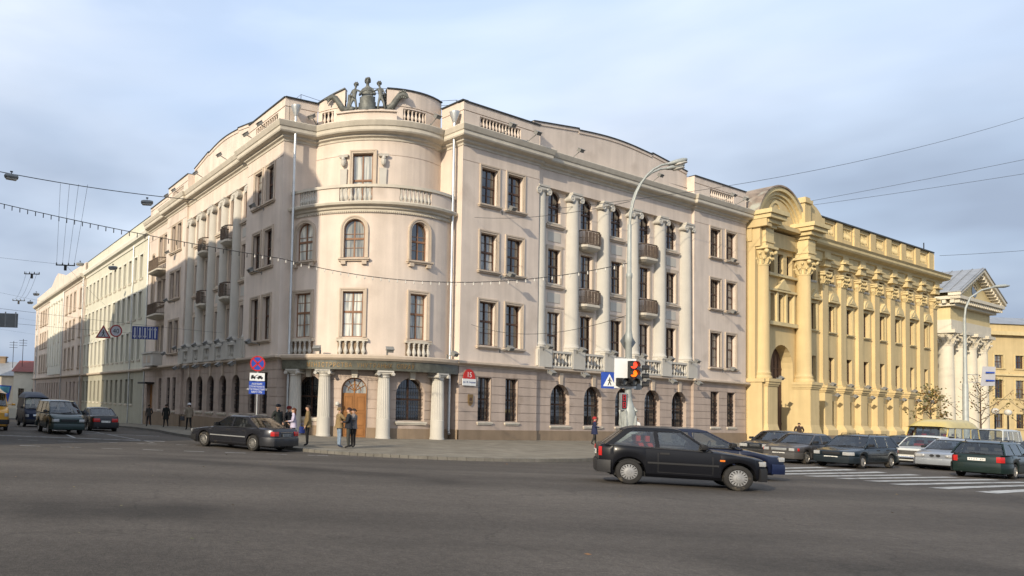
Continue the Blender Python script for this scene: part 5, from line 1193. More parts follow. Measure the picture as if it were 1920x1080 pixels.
for dx, dy, hx, hz in ((1.62, -.35, 0, 12.62), (1.95, .25, 0, 12.5)):
    q = MB(); pts = []
    for i in range(9):
        t = i/8; pts.append((dx*(t**1.9)*.92, dy*t, 9.8+2.65*(1-(1-t)**1.75)))
    q.tube(pts, .045, 8); arm_ = q.build('arm', M['lampgrey'], LP, smooth=50)
    e = V(pts[-1]); q = MB(); d = V((.42, dy*.1, .1)); 
    for i in range(1): q.rings([[e+d*t+V((0, w_*cos(2*pi*k/10), h_*sin(2*pi*k/10))) for k in range(10)] for t, w_, h_ in ((-.3, .06, .05), (0, .1, .08), (.4, .16, .11), (1.1, .17, .12), (1.5, .11, .08), (1.6, .03, .03))])
    q.build('lamp_head', M['lampgrey'], LP, smooth=50)
    q = MB(); q.rings([[e+d*t+V((0, w_*cos(2*pi*k/10), -.1+h_*sin(2*pi*k/10))) for k in range(10)] for t, w_, h_ in ((.4, .05, .03), (.6, .15, .06), (1.2, .16, .07), (1.6, .05, .03))]); q.build('lamp_glass', M['bulb'], LP, smooth=50)
# diamond priority sign seen from behind
def signbox(name, label, cat, loc, rz=0): return empty(name, loc, label, cat, None, rz)
gz0 = gz(lx, ly)+.12
d_ = signbox('priority_sign', 'diamond shaped sign seen from its grey back, high on the double lamp post', 'sign', (lx+.05, ly+.14, 4.95+gz0), .5)
q = MB(); poly_prism(q, [(0, -.52), (.52, 0), (0, .52), (-.52, 0)], 0, .02); q.build('plate', M['signgrey'], d_); q = MB(); q.box((-.03, -.1, -.25), (.03, 0, .25)); q.build('bracket', M['steel'], d_)
TL = signbox('traffic_light', 'traffic light with white backboard showing red and amber on the lamp post', 'traffic light', (lx-.2, ly-.22, 3.72+gz0-.12), 0)
q = MB(); q.box((-.46, .06, -.62), (.44, .09, .62)); q.build('backboard', M['signwhite'], TL)
q = MB(); q.box((.08, -.16, -.52), (.36, .06, .52)); q.box((-.40, -.16, -.52), (.078, .06, -.2)); q.build('housing', M['black'], TL)
def visor(parent, cx, cz, r, lens):
    v = MB(); N = 12; a0, a1 = -25, 205
    v.rings([[(cx+r*1.08*cos(radians(a0+(a1-a0)*i/N)), y, cz+r*1.08*sin(radians(a0+(a1-a0)*i/N))) for i in range(N+1)] for y in (-.16, -.40)], False, False)
    v.rings([[(cx+r*1.02*cos(radians(a0+(a1-a0)*i/N)), y, cz+r*1.02*sin(radians(a0+(a1-a0)*i/N))) for i in range(N+1)] for y in (-.40, -.16)], False, False); v.build('visor', M['black'], parent)
    l = MB(); l.lathe([(r, -.165), (r*.9, -.19), (r*.5, -.21), (.01, -.215)], 18, (cx, 0, cz), axis='y'); l.build('lens', lens, parent, smooth=60)
M['redlamp'] = emit('red_signal', (1, .05, .02), 1.5); M['amberlamp'] = emit('amber_signal', (1, .12, .008), 1.6)
visor(TL, .22, .35, .145, M['redlamp']); visor(TL, .22, .0, .145, M['amberlamp']); visor(TL, .22, -.36, .145, M['signgrey']); visor(TL, -.18, -.36, .145, M['signgrey'])
q = MB(); q.box((.05, .09, -.1), (.3, .25, .1)); q.build('bracket', M['steel'], TL)
T2 = signbox('traffic_light', 'dark side traffic light seen edge on, right of the white backboard', 'traffic light', (lx+.5, ly+.18, 3.62+gz0-.12), 1.2)
q = MB(); q.box((-.2, -.12, -.55), (.2, .12, .55)); q.build('housing', M['signgrey'], T2)
for z in (-.35, 0, .35): visor(T2, 0, z, .13, M['signgrey'])
T3 = signbox('countdown_display', 'narrow pedestrian countdown box below the traffic light', 'signal', (lx-.28, ly-.12, 2.55+gz0-.12), 0)
q = MB(); q.box((-.12, -.08, -.36), (.14, .08, .36)); q.build('housing', M['steel'], T3); q = MB(); q.box((-.08, -.092, -.3), (.1, -.08, .3)); q.build('screen', M['black'], T3)
M['redled'] = emit('red_led', (.5, .02, .03), .12); q = MB()
for zc in (.16, -.14):
    for a in ((-.05, .07, .1, .12), (-.05, .07, -.01, .01), (-.05, .07, -.12, -.1), (-.05, -.03, 0, .11), (.05, .07, -.11, .11), (-.05, -.03, -.11, 0)): q.box((a[0], -.096, zc+a[2]), (a[1], -.092, zc+a[3]))
q.build('digits', M['redled'], T3)
Z_ = signbox('crossing_sign', 'blue square pedestrian crossing sign left of the traffic light', 'sign', (lx-.78, ly+.02, 3.42+gz0-.12), 0)
q = MB(); q.box((-.34, 0, -.34), (.34, .025, .34)); q.build('plate', M['signblue'], Z_)
q = MB(); poly_prism(q, [(-.26, -.25), (.26, -.25), (0, .27)], -.006, 0); q.build('triangle', M['signwhite'], Z_)
def walker(mb, cx, cz, s, y0, y1):
    disc(mb, cx+.02*s, cz+.36*s, .075*s, y0, y1, 10)
    for pts in ([(-.02, .26), (.09, .26), (.08, .0), (-.04, .0)], [(-.04, .02), (.05, .02), (-.1, -.36), (-.19, -.36)], [(.0, .02), (.08, .02), (.2, -.36), (.11, -.36)], [(-.02, .26), (.02, .2), (-.16, .04), (-.2, .08)], [(.07, .26), (.09, .2), (.23, .06), (.19, .02)]): poly_prism(mb, [(cx+x*s, cz+z*s) for x, z in pts], y0, y1)
q = MB(); walker(q, 0, -.06, .42, -.012, -.006); q.build('pictogram', M['black'], Z_); q = MB(); q.tube([(.3, .04, 0), (.78, .04, 0)], .02, 6); q.build('bracket', M['steel'], Z_)
# no stopping sign with two plates
nx_, ny_ = 1.02, 33.3; zb = gz(nx_, ny_)+.12
N_ = empty('no_stopping_sign', (nx_, ny_, zb), 'round blue no stopping sign with red cross above two plates on a pole', 'sign', None, .12)
q = MB(); q.tube([(.03, .03, 0), (.03, .03, 3.95)], .032, 8); q.build('pole', M['steel'], N_)
q = MB(); disc(q, 0, 3.62, .34, -.02, 0); q.build('disc', M['signblue'], N_); q = MB(); disc(q, 0, 3.62, .345, -.028, -.018, 28, .285)
for a in (45, 135): 
    c, s = cos(radians(a)), sin(radians(a)); poly_prism(q, [(c*.3-s*.035, 3.62+s*.3+c*.035), (-c*.3-s*.035, 3.62-s*.3+c*.035), (-c*.3+s*.035, 3.62-s*.3-c*.035), (c*.3+s*.035, 3.62+s*.3-c*.035)], -.027, -.02)
q.build('ring_and_cross', M['signred'], N_)
q = MB(); q.box((-.34, -.015, 2.85), (.34, 0, 3.2)); q.build('white_plate', M['signwhite'], N_)
q = MB()
for a in ((-.28, -.08, 2.95, 3.04), (-.26, -.16, 3.04, 3.1), (0, .26, 2.95, 3.02), (.05, .2, 3.02, 3.08), (-.06, -.02, 2.98, 3.0)): q.box((a[0], -.02, a[2]), (a[1], -.015, a[3]))
q.tube([(-.12, -.02, 3.03), (.02, -.02, 3.12)], .012, 4); 
for x in (-.24, -.12, .06, .2): disc(q, x, 2.945, .028, -.022, -.015, 10)
q.build('tow_pictogram', M['black'], N_)
q = MB(); q.box((-.36, -.015, 2.26), (.36, 0, 2.82)); q.build('blue_plate', M['signblue'], N_)
q = MB()
for i, t in enumerate(('АКРАМЯ', 'СЛУЖЭБНАГА', 'АЎТАТРАНСПАРТУ', 'МУС РБ')): txt_flat(q, t, .115 if i < 3 else .13, 0, 2.67-.122*i, -.018, .85 if len(t) > 9 else 1)
q.build('plate_text', M['signwhite'], N_)
# house number and emblem on the corner building
h_ = empty('house_number_sign', SR.p(.82, .03, 3.95), 'red half round house number 15 sign over a white street plate right of the entrance', 'sign', None, atan2(dR.y, dR.x))
q = MB(); poly_prism(q, [(-.52, -.1)] + [(-.52*cos(pi*i/14), -.1+.6*sin(pi*i/14)) for i in range(15)] + [(.52, -.1)], -.05, -.02); q.build('red_plate', M['signred'], h_)
q = MB(); q.box((-.58, -.06, -.52), (.58, -.02, -.105)); q.build('white_plate', M['signwhite'], h_)
q = MB(); txt_flat(q, '15', .44, 0, .0, -.052); q.build('number', M['signwhite'], h_)
q = MB(); txt_flat(q, 'пр-т Ф. Скарыны', .15, 0, -.36, -.062, .92); q.build('street_name', M['navy'], h_)
e_ = empty('wall_emblem', SR.p(.98, .03, 2.55), 'small brass shield emblem on the wall below the house number', 'emblem', None, atan2(dR.y, dR.x))
q = MB(); poly_prism(q, [(-.2, .35), (.2, .35), (.2, -.1), (.13, -.26), (0, -.36), (-.13, -.26), (-.2, -.1)], -.05, 0); q.build('shield', M['gold'], e_)
q = MB(); disc(q, 0, .05, .11, -.065, -.05, 16); q.box((-.15, -.06, -.2), (.15, -.05, -.15)); q.build('relief', M['frame'], e_)
# signs hanging over the left street
def hung(name, p, label, cat, rz=.05): return empty(name, p, label, cat, None, rz)
SY_ = 44
t_ = hung('warning_sign', (-7.82, SY_, 5.83), 'red edged triangular pedestrian warning sign hanging over the left street', 'sign')
q = MB(); poly_prism(q, [(-.46, -.36), (.46, -.36), (0, .42)], -.01, .02); q.build('plate', M['signhazed'], t_)
q = MB(); a, b = [(-.46, -.36), (.46, -.36), (0, .42)], [(-.33, -.285), (.33, -.285), (0, .275)]
for i in range(3): j = (i+1) % 3; poly_prism(q, [a[i], a[j], b[j], b[i]], -.018, -.01)
q.build('red_border', M['hazedred'], t_); q = MB(); walker(q, 0, -.08, .5, -.016, -.01); 
for x in (-.24, -.12, .12, .24): q.box((x-.03, -.016, -.27), (x+.03, -.01, -.24))
tag(q.build('pictogram', M['black'], t_), kind='stuff')
s4 = hung('speed_limit_sign', (-7.07, SY_, 5.92), 'round red edged speed limit 40 sign hanging over the left street', 'sign')
q = MB(); disc(q, 0, 0, .36, -.01, .02); q.build('plate', M['signhazed'], s4); q = MB(); disc(q, 0, 0, .365, -.02, -.01, 28, .29); q.build('red_border', M['hazedred'], s4); q = MB(); txt_flat(q, '40', .40, 0, -.14, -.014, .95, .005); q.build('number', M['black'], s4)
ls = hung('lane_sign', (-5.36, SY_, 5.86), 'wide blue lane direction sign with white arrows hanging over the left street', 'sign')
q = MB(); q.box((-.76, -.01, -.38), (.76, .02, .38)); q.build('plate', M['navy'], ls); q = MB()
for i in range(5):
    x = -.6+.3*i; up_ = i > 2; s = 1 if up_ else -1
    q.box((x-.045, -.016, -.3), (x+.045, -.01, .3)); poly_prism(q, [(x-.11, s*.18), (x+.11, s*.18), (x, s*.36)], -.016, -.01)
    if i < 4: q.box((x+.13, -.016, -.36), (x+.155, -.01, .36))
q.build('arrows', M['signhazed'], ls)
bs = hung('sign_board', (-12.35, 40, 5.95), 'grey back of a rectangular sign board hanging at the left edge', 'sign', .0)
q = MB(); q.box((-1.1, 0, -.38), (.62, .03, .38)); q.build('plate', M['signgrey'], bs); q = MB()
for x in (-.75, -.05, .5): q.box((x-.03, -.03, -.36), (x+.03, 0, .46))
q.build('rail', M['steel'], bs)
# ---------------------------------------------------------------- overhead wires and what hangs from them
def sag(a, b, s, n=16): a, b = V(a), V(b); return [a.lerp(b, i/n) - V((0, 0, s*4*(i/n)*(1-i/n))) for i in range(n+1)]
def wire(a, b, s, r, label, n=16, name='cable'):
    q = MB(); q.tube(sag(a, b, s, n), r, 5); return tag(q.build(name, M['wire']), label, 'cable')
opp = lambda s, z: (*(cL+nL*23.9+dL*s), z)
wire((-22, 38, 15.3), (-3.05, 52.6, 16.2), .5, .026, 'thick span cable across the left street carrying the two hanging street lights')
wire(opp(-3, 6.6), SL.p(-9, .1, 6.9), .12, .008, 'thin span cable carrying the hanging road signs over the left street')
wire((-24, 40.5, 6.6), (-7, 61, 7.2), .1, .009, 'thin cable carrying the grey sign board at the left edge')
def street_light(p, rz, label):
    R_ = empty('hanging_street_light', p, label, 'street light', 'street lights hung over the left street', rz)
    q = MB(); q.rings([[(x, w_*cos(2*pi*k/10), h_+hh*sin(2*pi*k/10)) for k in range(10)] for x, w_, h_, hh in ((-.42, .05, 0, .04), (-.38, .17, 0, .12), (-.2, .2, .0, .16), (.2, .2, 0, .16), (.38, .17, 0, .12), (.42, .05, 0, .04))]); q.build('housing', M['signgrey'], R_, smooth=50)
    q = MB(); q.rings([[(x, w_*cos(2*pi*k/10), -.14+hh*sin(2*pi*k/10)) for k in range(10)] for x, w_, hh in ((-.34, .05, .02), (-.28, .15, .08), (.28, .15, .08), (.34, .05, .02))]); q.build('lamp_glass', M['bulb'], R_, smooth=50)
    q = MB(); q.tube([(0, 0, .1), (0, 0, .3)], .025, 6); q.box((-.08, -.03, .26), (.08, .03, .34)); q.build('hanger', M['wire'], R_)
street_light((-6.3, 50.05, 15.25), .1, 'oval street light hanging below the span cable near the pink corner building')
street_light((-13.75, 44.2, 15.0), .5, 'street light hanging at the left edge of the picture below the span cable')
street_light((-11.2, 66.5, 13.55), 0, 'middle distant street light hanging before the pale green windows')
street_light((-16.6, 78, 15.8), 0, 'distant street light hanging by the boundary of the pale green and far pink buildings')
street_light((-26.2, 97, 15.0), 0, 'farthest high street light against the far pink building gable')
street_light((-28.6, 103, 14.6), 0, 'farthest low street light at the end corner of the far pink building')
# trolley spacer bars with contact wires
def spacer(p, w_, label):
    R_ = empty('wire_spacer', p, label, 'wire spacer', 'trolley wire spacer bars over the left street', 0)
    q = MB(); q.box((-w_/2, -.03, -.04), (w_/2, .03, .04)); q.build('bar', M['wire'], R_); q = MB(); q.box((-.1, -.08, -.42), (.1, .08, -.04)); q.build('weight', M['wire'], R_)
    for i in range(4):
        x = (i-1.5)*w_/3.2; q = MB(); q.lathe([(.05, .04), (.07, .08), (.04, .14), (.06, .18), (.02, .22)], 8, (x, 0, 0)); q.build('insulator', M['signgrey'], R_)
spacer((-13.95, 60, 12.5), 1.55, 'nearest dark trolley wire spacer bar over the left street')
spacer((-19.4, 70, 13.3), 1.45, 'second nearest trolley wire spacer bar over the left street')
spacer((-26.4, 90, 13.2), 1.5, 'third trolley wire spacer bar over the left street')
spacer((-33.2, 110, 12.9), 1.5, 'farthest trolley wire spacer bar over the left street')
for i in range(4):
    x = (i-1.5)*.48
    wire((-10.9+x*.9+.15*i, 47.3, 15.55), (-13.95+x, 60, 12.72), .0, .011, 'hanging trolley wire from the span cable to the nearest spacer bar, %s' % ('leftmost', 'second from left', 'third from left', 'rightmost')[i], 6)
for i in range(3): wire((-19.4+(i-1)*.5, 70, 13.5), (-26.4+(i-1)*.5, 90, 13.4), .6, .012, 'trolley wire between the second and third spacer bars, %s' % ('left', 'middle', 'right')[i], 10)
wire((-30, 55, 13.3), (-13.95, 60, 12.55), .12, .009, 'support cable running left from the nearest spacer bar'); wire((-13.95, 60, 12.55), SG.p(-47, .1, 12.6), .15, .009, 'support cable running right from the nearest spacer bar to the pale green wall')
wire((-36, 66, 13.9), SG.p(-58, .1, 13.4), .25, .009, 'support cable through the second spacer bar'); wire((-45, 84, 14.0), SK.p(-95, .1, 14.8), .2, .009, 'support cable through the third spacer bar'); wire((-50, 104, 13.4), SK.p(-104, .1, 13.2), .2, .009, 'support cable through the farthest spacer bar')
# garland of small lamps across the junction to the lamp post
gpts = sag((-24.5, 33, 13.9), (1.98, 33.6, 8.55), .55, 26)[:-1] + sag((1.98, 33.6, 8.55), (lx, ly, 8.62+gz0-.35), .95, 22)
GA = empty('light_garland', gpts[0], 'long garland of small hanging bulbs strung across the junction to the double lamp post', 'garland', world=True)
q = MB(); q.tube(gpts, .017, 5); q.build('cable', M['wire'], GA)
blb = MB(); blb.tube([(0, 0, 0), (0, 0, -.07)], .02, 5); blb.lathe([(.02, -.06), (.03, -.09), (.03, -.12), (.01, -.15)], 6); blb = blb.mesh('bulb', [M['bulb']]); bl2 = MB(); bl2.tube([(0, 0, 0), (0, 0, -.2)], .022, 5); bl2 = bl2.mesh('bulb', [M['wire']])
acc_, nxt = 0, .25
for a, b in zip(gpts, gpts[1:]):
    L_ = (b-a).length
    while nxt < acc_+L_:
        p = a.lerp(b, (nxt-acc_)/L_); link('bulb', blb if p.x > .6 else bl2, GA, Matrix.Translation(p-GA.location)); nxt += .36
    acc_ += L_
wire(SR.p(9.5, -.4, 15.9), (78.13, 70, 32.75), 1.2, .016, 'topmost cable crossing the sky from the pink facade to the right'); wire((51, 72, 22.3), (69.13, 62, 25.26), .1, .016, 'middle cable crossing the sky right of the round yellow gable'); wire((51.6, 72, 22.2), (69.1, 62, 23.9), .1, .016, 'lower cable crossing the sky right of the round yellow gable')
wire((77.7, 82, 20.6), (93, 82, 22.2), .1, .02, 'thin cable in the sky right of the roof mast'); 
wire(SR.p(.9, .1, 7.2), (lx, ly, 6.2), .7, .012, 'thin slack cable from the pink corner wall to the double lamp post')
wire(SR.p(1.0, .1, 13.9), (lx, ly, 11.0), .3, .012, 'thin high cable from the pink corner wall to the double lamp post')
wire(SL.p(-5.4, .1, 14.4), SR.p(2.0, .1, 14.6), 1.1, .010, 'thin cable sagging before the rounded bay')
# far single lamp on the avenue with banner
fl_ = Rp(50, 10.5); flx, fly = 59.4, 60.6
FLP = empty('lamp_post', (flx, fly, gz(flx, fly)), 'tall single headed grey lamp post before the temple front columns', 'street lamp', None, 0)
q = MB(); q.lathe([(.3, 0), (.3, 2.2), (.2, 2.4), (.19, 5.6), (.15, 5.7), (.1, 11)], 12); q.build('pole', M['lampgrey'], FLP, smooth=45)
q = MB(); q.tube([(0, 0, 10.9), (.1, 0, 11.8), (.5, 0, 12.7), (1.3, -.1, 13.3), (2.3, -.2, 13.6)], .07, 8); q.build('arm', M['lampgrey'], FLP, smooth=50)
q = MB(); q.rings([[(2.2+x, -.2+w_*cos(2*pi*k/10), 13.62+.08*x+h_*sin(2*pi*k/10)) for k in range(10)] for x, w_, h_ in ((0, .08, .07), (.3, .2, .13), (.9, .24, .15), (1.25, .1, .06))]); q.build('lamp_head', M['lampgrey'], FLP, smooth=50)
q = MB(); q.box((.2, -.03, 6.35), (1.2, 0, 6.4)); q.box((.2, -.03, 5.75), (1.2, 0, 5.8)); q.build('banner_arm', M['steel'], FLP)
bn = MB(); bn.hexa([(flx+1.2, fly-.05, 5.2), (flx+2.25, fly-.15, 5.25), (flx+2.25, fly-.12, 5.25), (flx+1.2, fly-.02, 5.2), (flx+1.4, fly-.05, 6.8), (flx+2.35, fly-.15, 6.8), (flx+2.35, fly-.12, 6.8), (flx+1.4, fly-.02, 6.8)])
b_ = bn.build('street_banner', M['signhazed']); tag(b_, 'small tilted white banner on the arm of the far lamp post', 'banner')
q = MB()
for z in (5.6, 6.25): q.box((flx+1.5, fly-.2, z), (flx+2.2, fly-.17, z+.12))
q.build('banner_print', M['signblue'], b_)
# park lamps with white globes at the far right pavement
for (u, off), lb in (((73.5, 5), 'low globe lamp before the right end of the yellow palace'), ((79.5, 4.5), 'low globe lamp in the gap between the yellow palace and the temple front')):
    p = Rp(u, off); R_ = empty('globe_lamp', (*p, gz(*p)), lb, 'lamp'); q = MB(); q.tube([(0, 0, 0), (0, 0, 3.6)], .07, 8); q.build('pole', M['grille'], R_); q = MB(); q.ball((0, 0, 3.95), .33, 10, 8); q.build('globe', M['bulb'], R_, smooth=60)
# ---------------------------------------------------------------- young trees on the avenue
def tree(p, h, label, leaves, spread, nb, seed, bare=False):
    r = random.Random(seed); R_ = empty('young_tree', p, label, 'tree', None, 0)
    t = MB(); tops = []
    tr = [V((0, 0, 0)), V((r.uniform(-.05, .05), 0, h*.3)), V((r.uniform(-.1, .1), .05, h*.6)), V((r.uniform(-.15, .15), 0, h*.97))]
    t.tube(tr, [.09*h/6, .075*h/6, .05*h/6, .012], 7)
    for i in range(nb):
        z = h*(.32+.6*i/nb); a = i*2.4+r.uniform(-.4, .4); L_ = spread*(1-.55*i/nb)*r.uniform(.7, 1.1); b0 = V((0, 0, z)); d = V((cos(a), sin(a), 0))
        b1 = b0+d*L_*.5+V((0, 0, L_*.35)); b2 = b0+d*L_+V((0, 0, L_*r.uniform(.6, 1.0)))
        t.tube([b0, b1, b2], [.035*h/6, .022*h/6, .008], 5); tops += [b1, b2, b1.lerp(b2, .5)]
        for k in range(4):
            q0 = b0.lerp(b1, .6) if k < 1 else b1.lerp(b2, k/4); e = q0+V((r.uniform(-.5, .5), r.uniform(-.5, .5), r.uniform(.1, .6)))*spread*.42; t.tube([q0, q0.lerp(e, .5)+V((0, 0, -.04)), e], [.014*h/6, .01*h/6, .004], 4); tops += [e, q0.lerp(e, .6)]
    t.build('trunk', M['bark'], R_, smooth=50)
    if leaves:
        c = MB()
        for i in range(leaves):
            b0 = r.choice(tops); p_ = b0+V((r.gauss(0, .2), r.gauss(0, .2), r.gauss(0, .18)))*spread*.6; u_ = V((r.uniform(-1, 1), r.uniform(-1, 1), r.uniform(-1, 1))).normalized()*r.uniform(.08, .16); w_ = u_.cross(V((r.uniform(-1, 1), r.uniform(-1, 1), .3))).normalized()*u_.length*.7
            c.poly(p_-u_, p_-w_*.8, p_+u_, p_+w_*.8)
        c.build('crown', M['leaf'], R_)
    return R_
def tp(u, off): p = Rp(u, off); return (*p, gz(*p)+.12)
tree(tp(55.8, 5.2), 5.6, 'young tree with brown green autumn leaves before the yellow palace', 480, 1.7, 12, 11)
tree(tp(68.5, 5.2), 6.9, 'nearly bare spreading young tree before the right end of the yellow palace', 130, 3.0, 14, 5)
tree(tp(83.0, 5.0), 6.6, 'slender bare young tree before the white columns', 60, 1.7, 12, 23)
tree(tp(91.5, 4.0), 6.4, 'bare young tree before the plain yellow wing at the right edge', 60, 2.2, 12, 31)
# ---------------------------------------------------------------- vehicles (x forward, y left, wheels on z = 0)
def interp(pts, x):
    if x <= pts[0][0]: return pts[0][1]
    for (a, za), (b, zb) in zip(pts, pts[1:]):
        if x <= b: return za+(zb-za)*(x-a)/max(b-a, 1e-6)
    return pts[-1][1]
WHEELS = {}
def wheel_meshes(r, w_, kind):
    k = (r, w_, kind)
    if k in WHEELS: return WHEELS[k]
    t = MB(); rr = r*.64
    t.lathe([(rr, -w_*.40), (rr+.02, -w_*.5), (r*.9, -w_*.5), (r*.97, -w_*.42), (r, -w_*.25), (r, w_*.25), (r*.97, w_*.42), (r*.9, w_*.5), (rr+.02, w_*.5), (rr, w_*.40), (rr*.98, 0)], 28, axis='y', caps=False)
    tm = t.mesh('tyre', M['rubber'], 40)
    c = MB(); yo = w_*.44
    if kind == 'cap':                               # closed plastic cover with slots near its rim
        c.lathe([(rr, yo*.7), (rr, yo), (rr*.94, yo+.012), (rr*.9, yo), (rr*.9, yo-.03)], 28, axis='y', caps=False)
        c.lathe([(rr*.62, yo+.002), (rr*.58, yo+.02), (rr*.3, yo+.026), (rr*.26, yo+.034), (.005, yo+.036)], 28, axis='y', caps=False)
        for i in range(16):
            a = 2*pi*i/16; d, e = V((cos(a), 0, sin(a))), V((-sin(a), 0, cos(a)))
            P_ = lambda rad, s, y: d*rad+e*s+V((0, y, 0)); c.hexa([P_(rr*.58, -.018, yo-.03), P_(rr*.92, -.019, yo-.03), P_(rr*.92, .019, yo-.03), P_(rr*.58, .018, yo-.03), P_(rr*.58, -.018, yo+.012), P_(rr*.92, -.019, yo+.008), P_(rr*.92, .019, yo+.008), P_(rr*.58, .018, yo+.012)])
    else:
        c.lathe([(rr, yo*.5), (rr, yo), (rr*.93, yo+.01), (rr*.88, yo-.02)], 28, axis='y', caps=False); c.lathe([(rr*.26, yo-.03), (rr*.25, yo+.008), (.005, yo+.012)], 16, axis='y')
        n = {'steel': 8, 'multi': 14, 'five': 5}[kind]; wd = {'steel': .03, 'multi': .012, 'five': .035}[kind]
        for i in range(n):
            a = 2*pi*i/n; d, e = V((cos(a), 0, sin(a))), V((-sin(a), 0, cos(a))); P_ = lambda rad, s, y: d*rad+e*s+V((0, y, 0))
            c.hexa([P_(rr*.2, -wd, yo-.05), P_(rr*.92, -wd*1.3, yo-.05), P_(rr*.92, wd*1.3, yo-.05), P_(rr*.2, wd, yo-.05), P_(rr*.2, -wd, yo), P_(rr*.92, -wd*1.2, yo-.008), P_(rr*.92, wd*1.2, yo-.008), P_(rr*.2, wd, yo)])
    cm_ = c.mesh('rim', M['hubcap' if kind == 'cap' else 'alloy'], 35)
    b = MB(); b.lathe([(rr*.99, yo*.2), (rr*.5, yo*.25), (.01, yo*.25)], 20, axis='y'); bmh = b.mesh('brake_disc', M['black'])
    WHEELS[k] = (tm, cm_, bmh); return WHEELS[k]
def car(name, loc, head, label, cat, sp):
    L, W, H = sp['L'], sp['W'], sp['H']; xf, xr = sp['xf'], sp['xr']; r = sp.get('r', .30); clr = sp.get('clr', .2)
    R_ = empty(name, loc, label, cat, sp.get('group'), head); pt = sp['paint']; hl = L/2
    top = sp['top']                                   # (x, z) of bonnet, belt and boot
    def hw(x):
        e = .55; k = sp.get('taper', .2); a = max(0, abs(x)-(hl-e))/e; return W/2*(1-k*a**2.2) - (.02 if sp.get('tumble', 1) else 0)*a
    ra = r+.055
    def zb(x):
        z = clr + (.08*max(0, (abs(x)-hl+.25)/.25)); 
        for xw in (xf, xr):
            d = abs(x-xw)
            if d < ra: z = max(z, r+sqrt(ra*ra-d*d)*.98)
        return z
    st = set([-hl, hl] + [-hl+.02, hl-.02, -hl+.08, hl-.08, -hl+.18, hl-.18])
    for i in range(1, 30): st.add(-hl+L*i/30)
    for xw in (xf, xr):
        for i in range(-8, 9): st.add(xw+ra*i/8*.9999)
        st.add(xw-ra-.002); st.add(xw+ra+.002)
    for x, z in top: st.add(x)
    st = sorted(x for x in st if -hl <= x <= hl); st = [x for i, x in enumerate(st) if i == 0 or x-st[i-1] > 1e-3]
    bm_ = MB(); rings = []
    for x in st:
        b0, zt, w_ = zb(x), interp(top, x), hw(x); b0 = min(b0, zt-.08); ring = []
        crown = sp.get('crown', .03)
        prof = [(.90, 0), (.975, .10), (1.0, .38), (1.0, .62), (.985, .84), (.955, .95), (.90, 1.0)]
        half = [(w_*k, b0+(zt-b0)*t) for k, t in prof] + [(w_*.6, zt+crown*.8), (w_*.2, zt+crown)]
        ring = [(x, -y, z) for y, z in half] + [(x, y, z) for y, z in reversed(half)]
        rings.append(ring)
    bm_.rings(rings, True, True)
    body = bm_.build('body', pt, R_, smooth=32)
    # arch liners / underside so that nothing shows through
    u = MB()
    for xw in (xf, xr): u.rings([[(xw+(ra-.004)*cos(pi*i/10), y, r+(ra-.004)*sin(pi*i/10)) for i in range(11)] for y in (-W/2+.05, W/2-.05)], False, False)
    u.box((-hl+.25, -W/2+.18, clr-.02), (hl-.25, W/2-.18, clr+.1)); u.build('underbody', M['black'], R_)
    tm, rm, bd = wheel_meshes(r, sp.get('tw', .19), sp.get('rim', 'multi'))
    for xw in (xf, xr):
        for sy in (-1, 1):
            o = link('wheel', tm, R_, Matrix.Translation((xw, sy*(W/2-.115), r)) @ Matrix.Rotation((0 if sy > 0 else pi) + (sp.get('steer', 0) if xw == xf else 0), 4, 'Z')); link('rim', rm, o); link('brake_disc', bd, o)
    # ---- glasshouse
    a0, a1, c1, c0 = sp['a0'], sp['a1'], sp['c1'], sp['c0']; zbl, zbr, zr = sp['belt'], sp.get('beltr', sp['belt']), H
    wb, wt = W/2-.06, sp.get('roofw', W/2-.2)
    def S_(x, t, sy, e=0):                             # point on the side of the glasshouse; t 0 = belt, 1 = roof edge
        z0 = zbl+(zbr-zbl)*max(0, min(1, (a0-x)/(a0-c0))); return V((x, sy*(wb+(wt-wb)*t+e), z0+(zr-.05-z0)*t))
    def Ax(t): return a0+(a1-a0)*t
    def Cx(t): return c0+(c1-c0)*t
    pil = sp['pillars']                                # x of upright pillars at belt and roof
    p = MB()
    def side_strip(f0, f1, sy):
        n = 5; ts = [i/n for i in range(n+1)]
        out = [[S_(f0(t), t, sy, .0) for t in ts], [S_(f1(t), t, sy, .0) for t in ts]]; inn = [[S_(f0(t), t, sy, -.045) for t in ts], [S_(f1(t), t, sy, -.045) for t in ts]]
        p.rings([[out[0][i], out[1][i], inn[1][i], inn[0][i]] for i in range(n+1)], True, True)
    for sy in (-1, 1):
        side_strip(lambda t: Ax(t)+.0, lambda t: Ax(t)-.075, sy); 
        cw_ = sp.get('cw', .14); side_strip(lambda t: Cx(t)+cw_, lambda t: Cx(t), sy)
        for xb, xt_, w_ in pil: side_strip(lambda t: xb+(xt_-xb)*t+w_/2, lambda t: xb+(xt_-xb)*t-w_/2, sy)
        # cant rail
        p.rings([[S_(x, t, sy, e) for t, e in ((.93, .0), (1.0, .0), (1.0, -.06), (.93, -.05))] for x in [a1-.03+(c1-a1+.03)*i/10 for i in range(11)]], True, True)
    n = 12; rf = []
    for i in range(n+1):
        x = a1+.02+(c1-.02-a1-.02)*i/n; e = min(i, n-i)/n; zc = zr-.05+ .045*min(1, e*5)**.6
        rf.append([(x, wt*k, zc+.05*(1-k*k)*min(1, .35+e*5) - .045*(abs(k) > .99)) for k in (-1, -.9, -.6, -.3, 0, .3, .6, .9, 1)])
    p.rings(rf, False, False); p.rings([[(x, y, z-.05) for x, y, z in q] for q in rf], False, False)
    for q in (rf[0], rf[-1]): p.rings([q, [(x, y, z-.05) for x, y, z in q]], False, False)
    p.build('roof', sp.get('roofpaint', pt), R_, smooth=35)
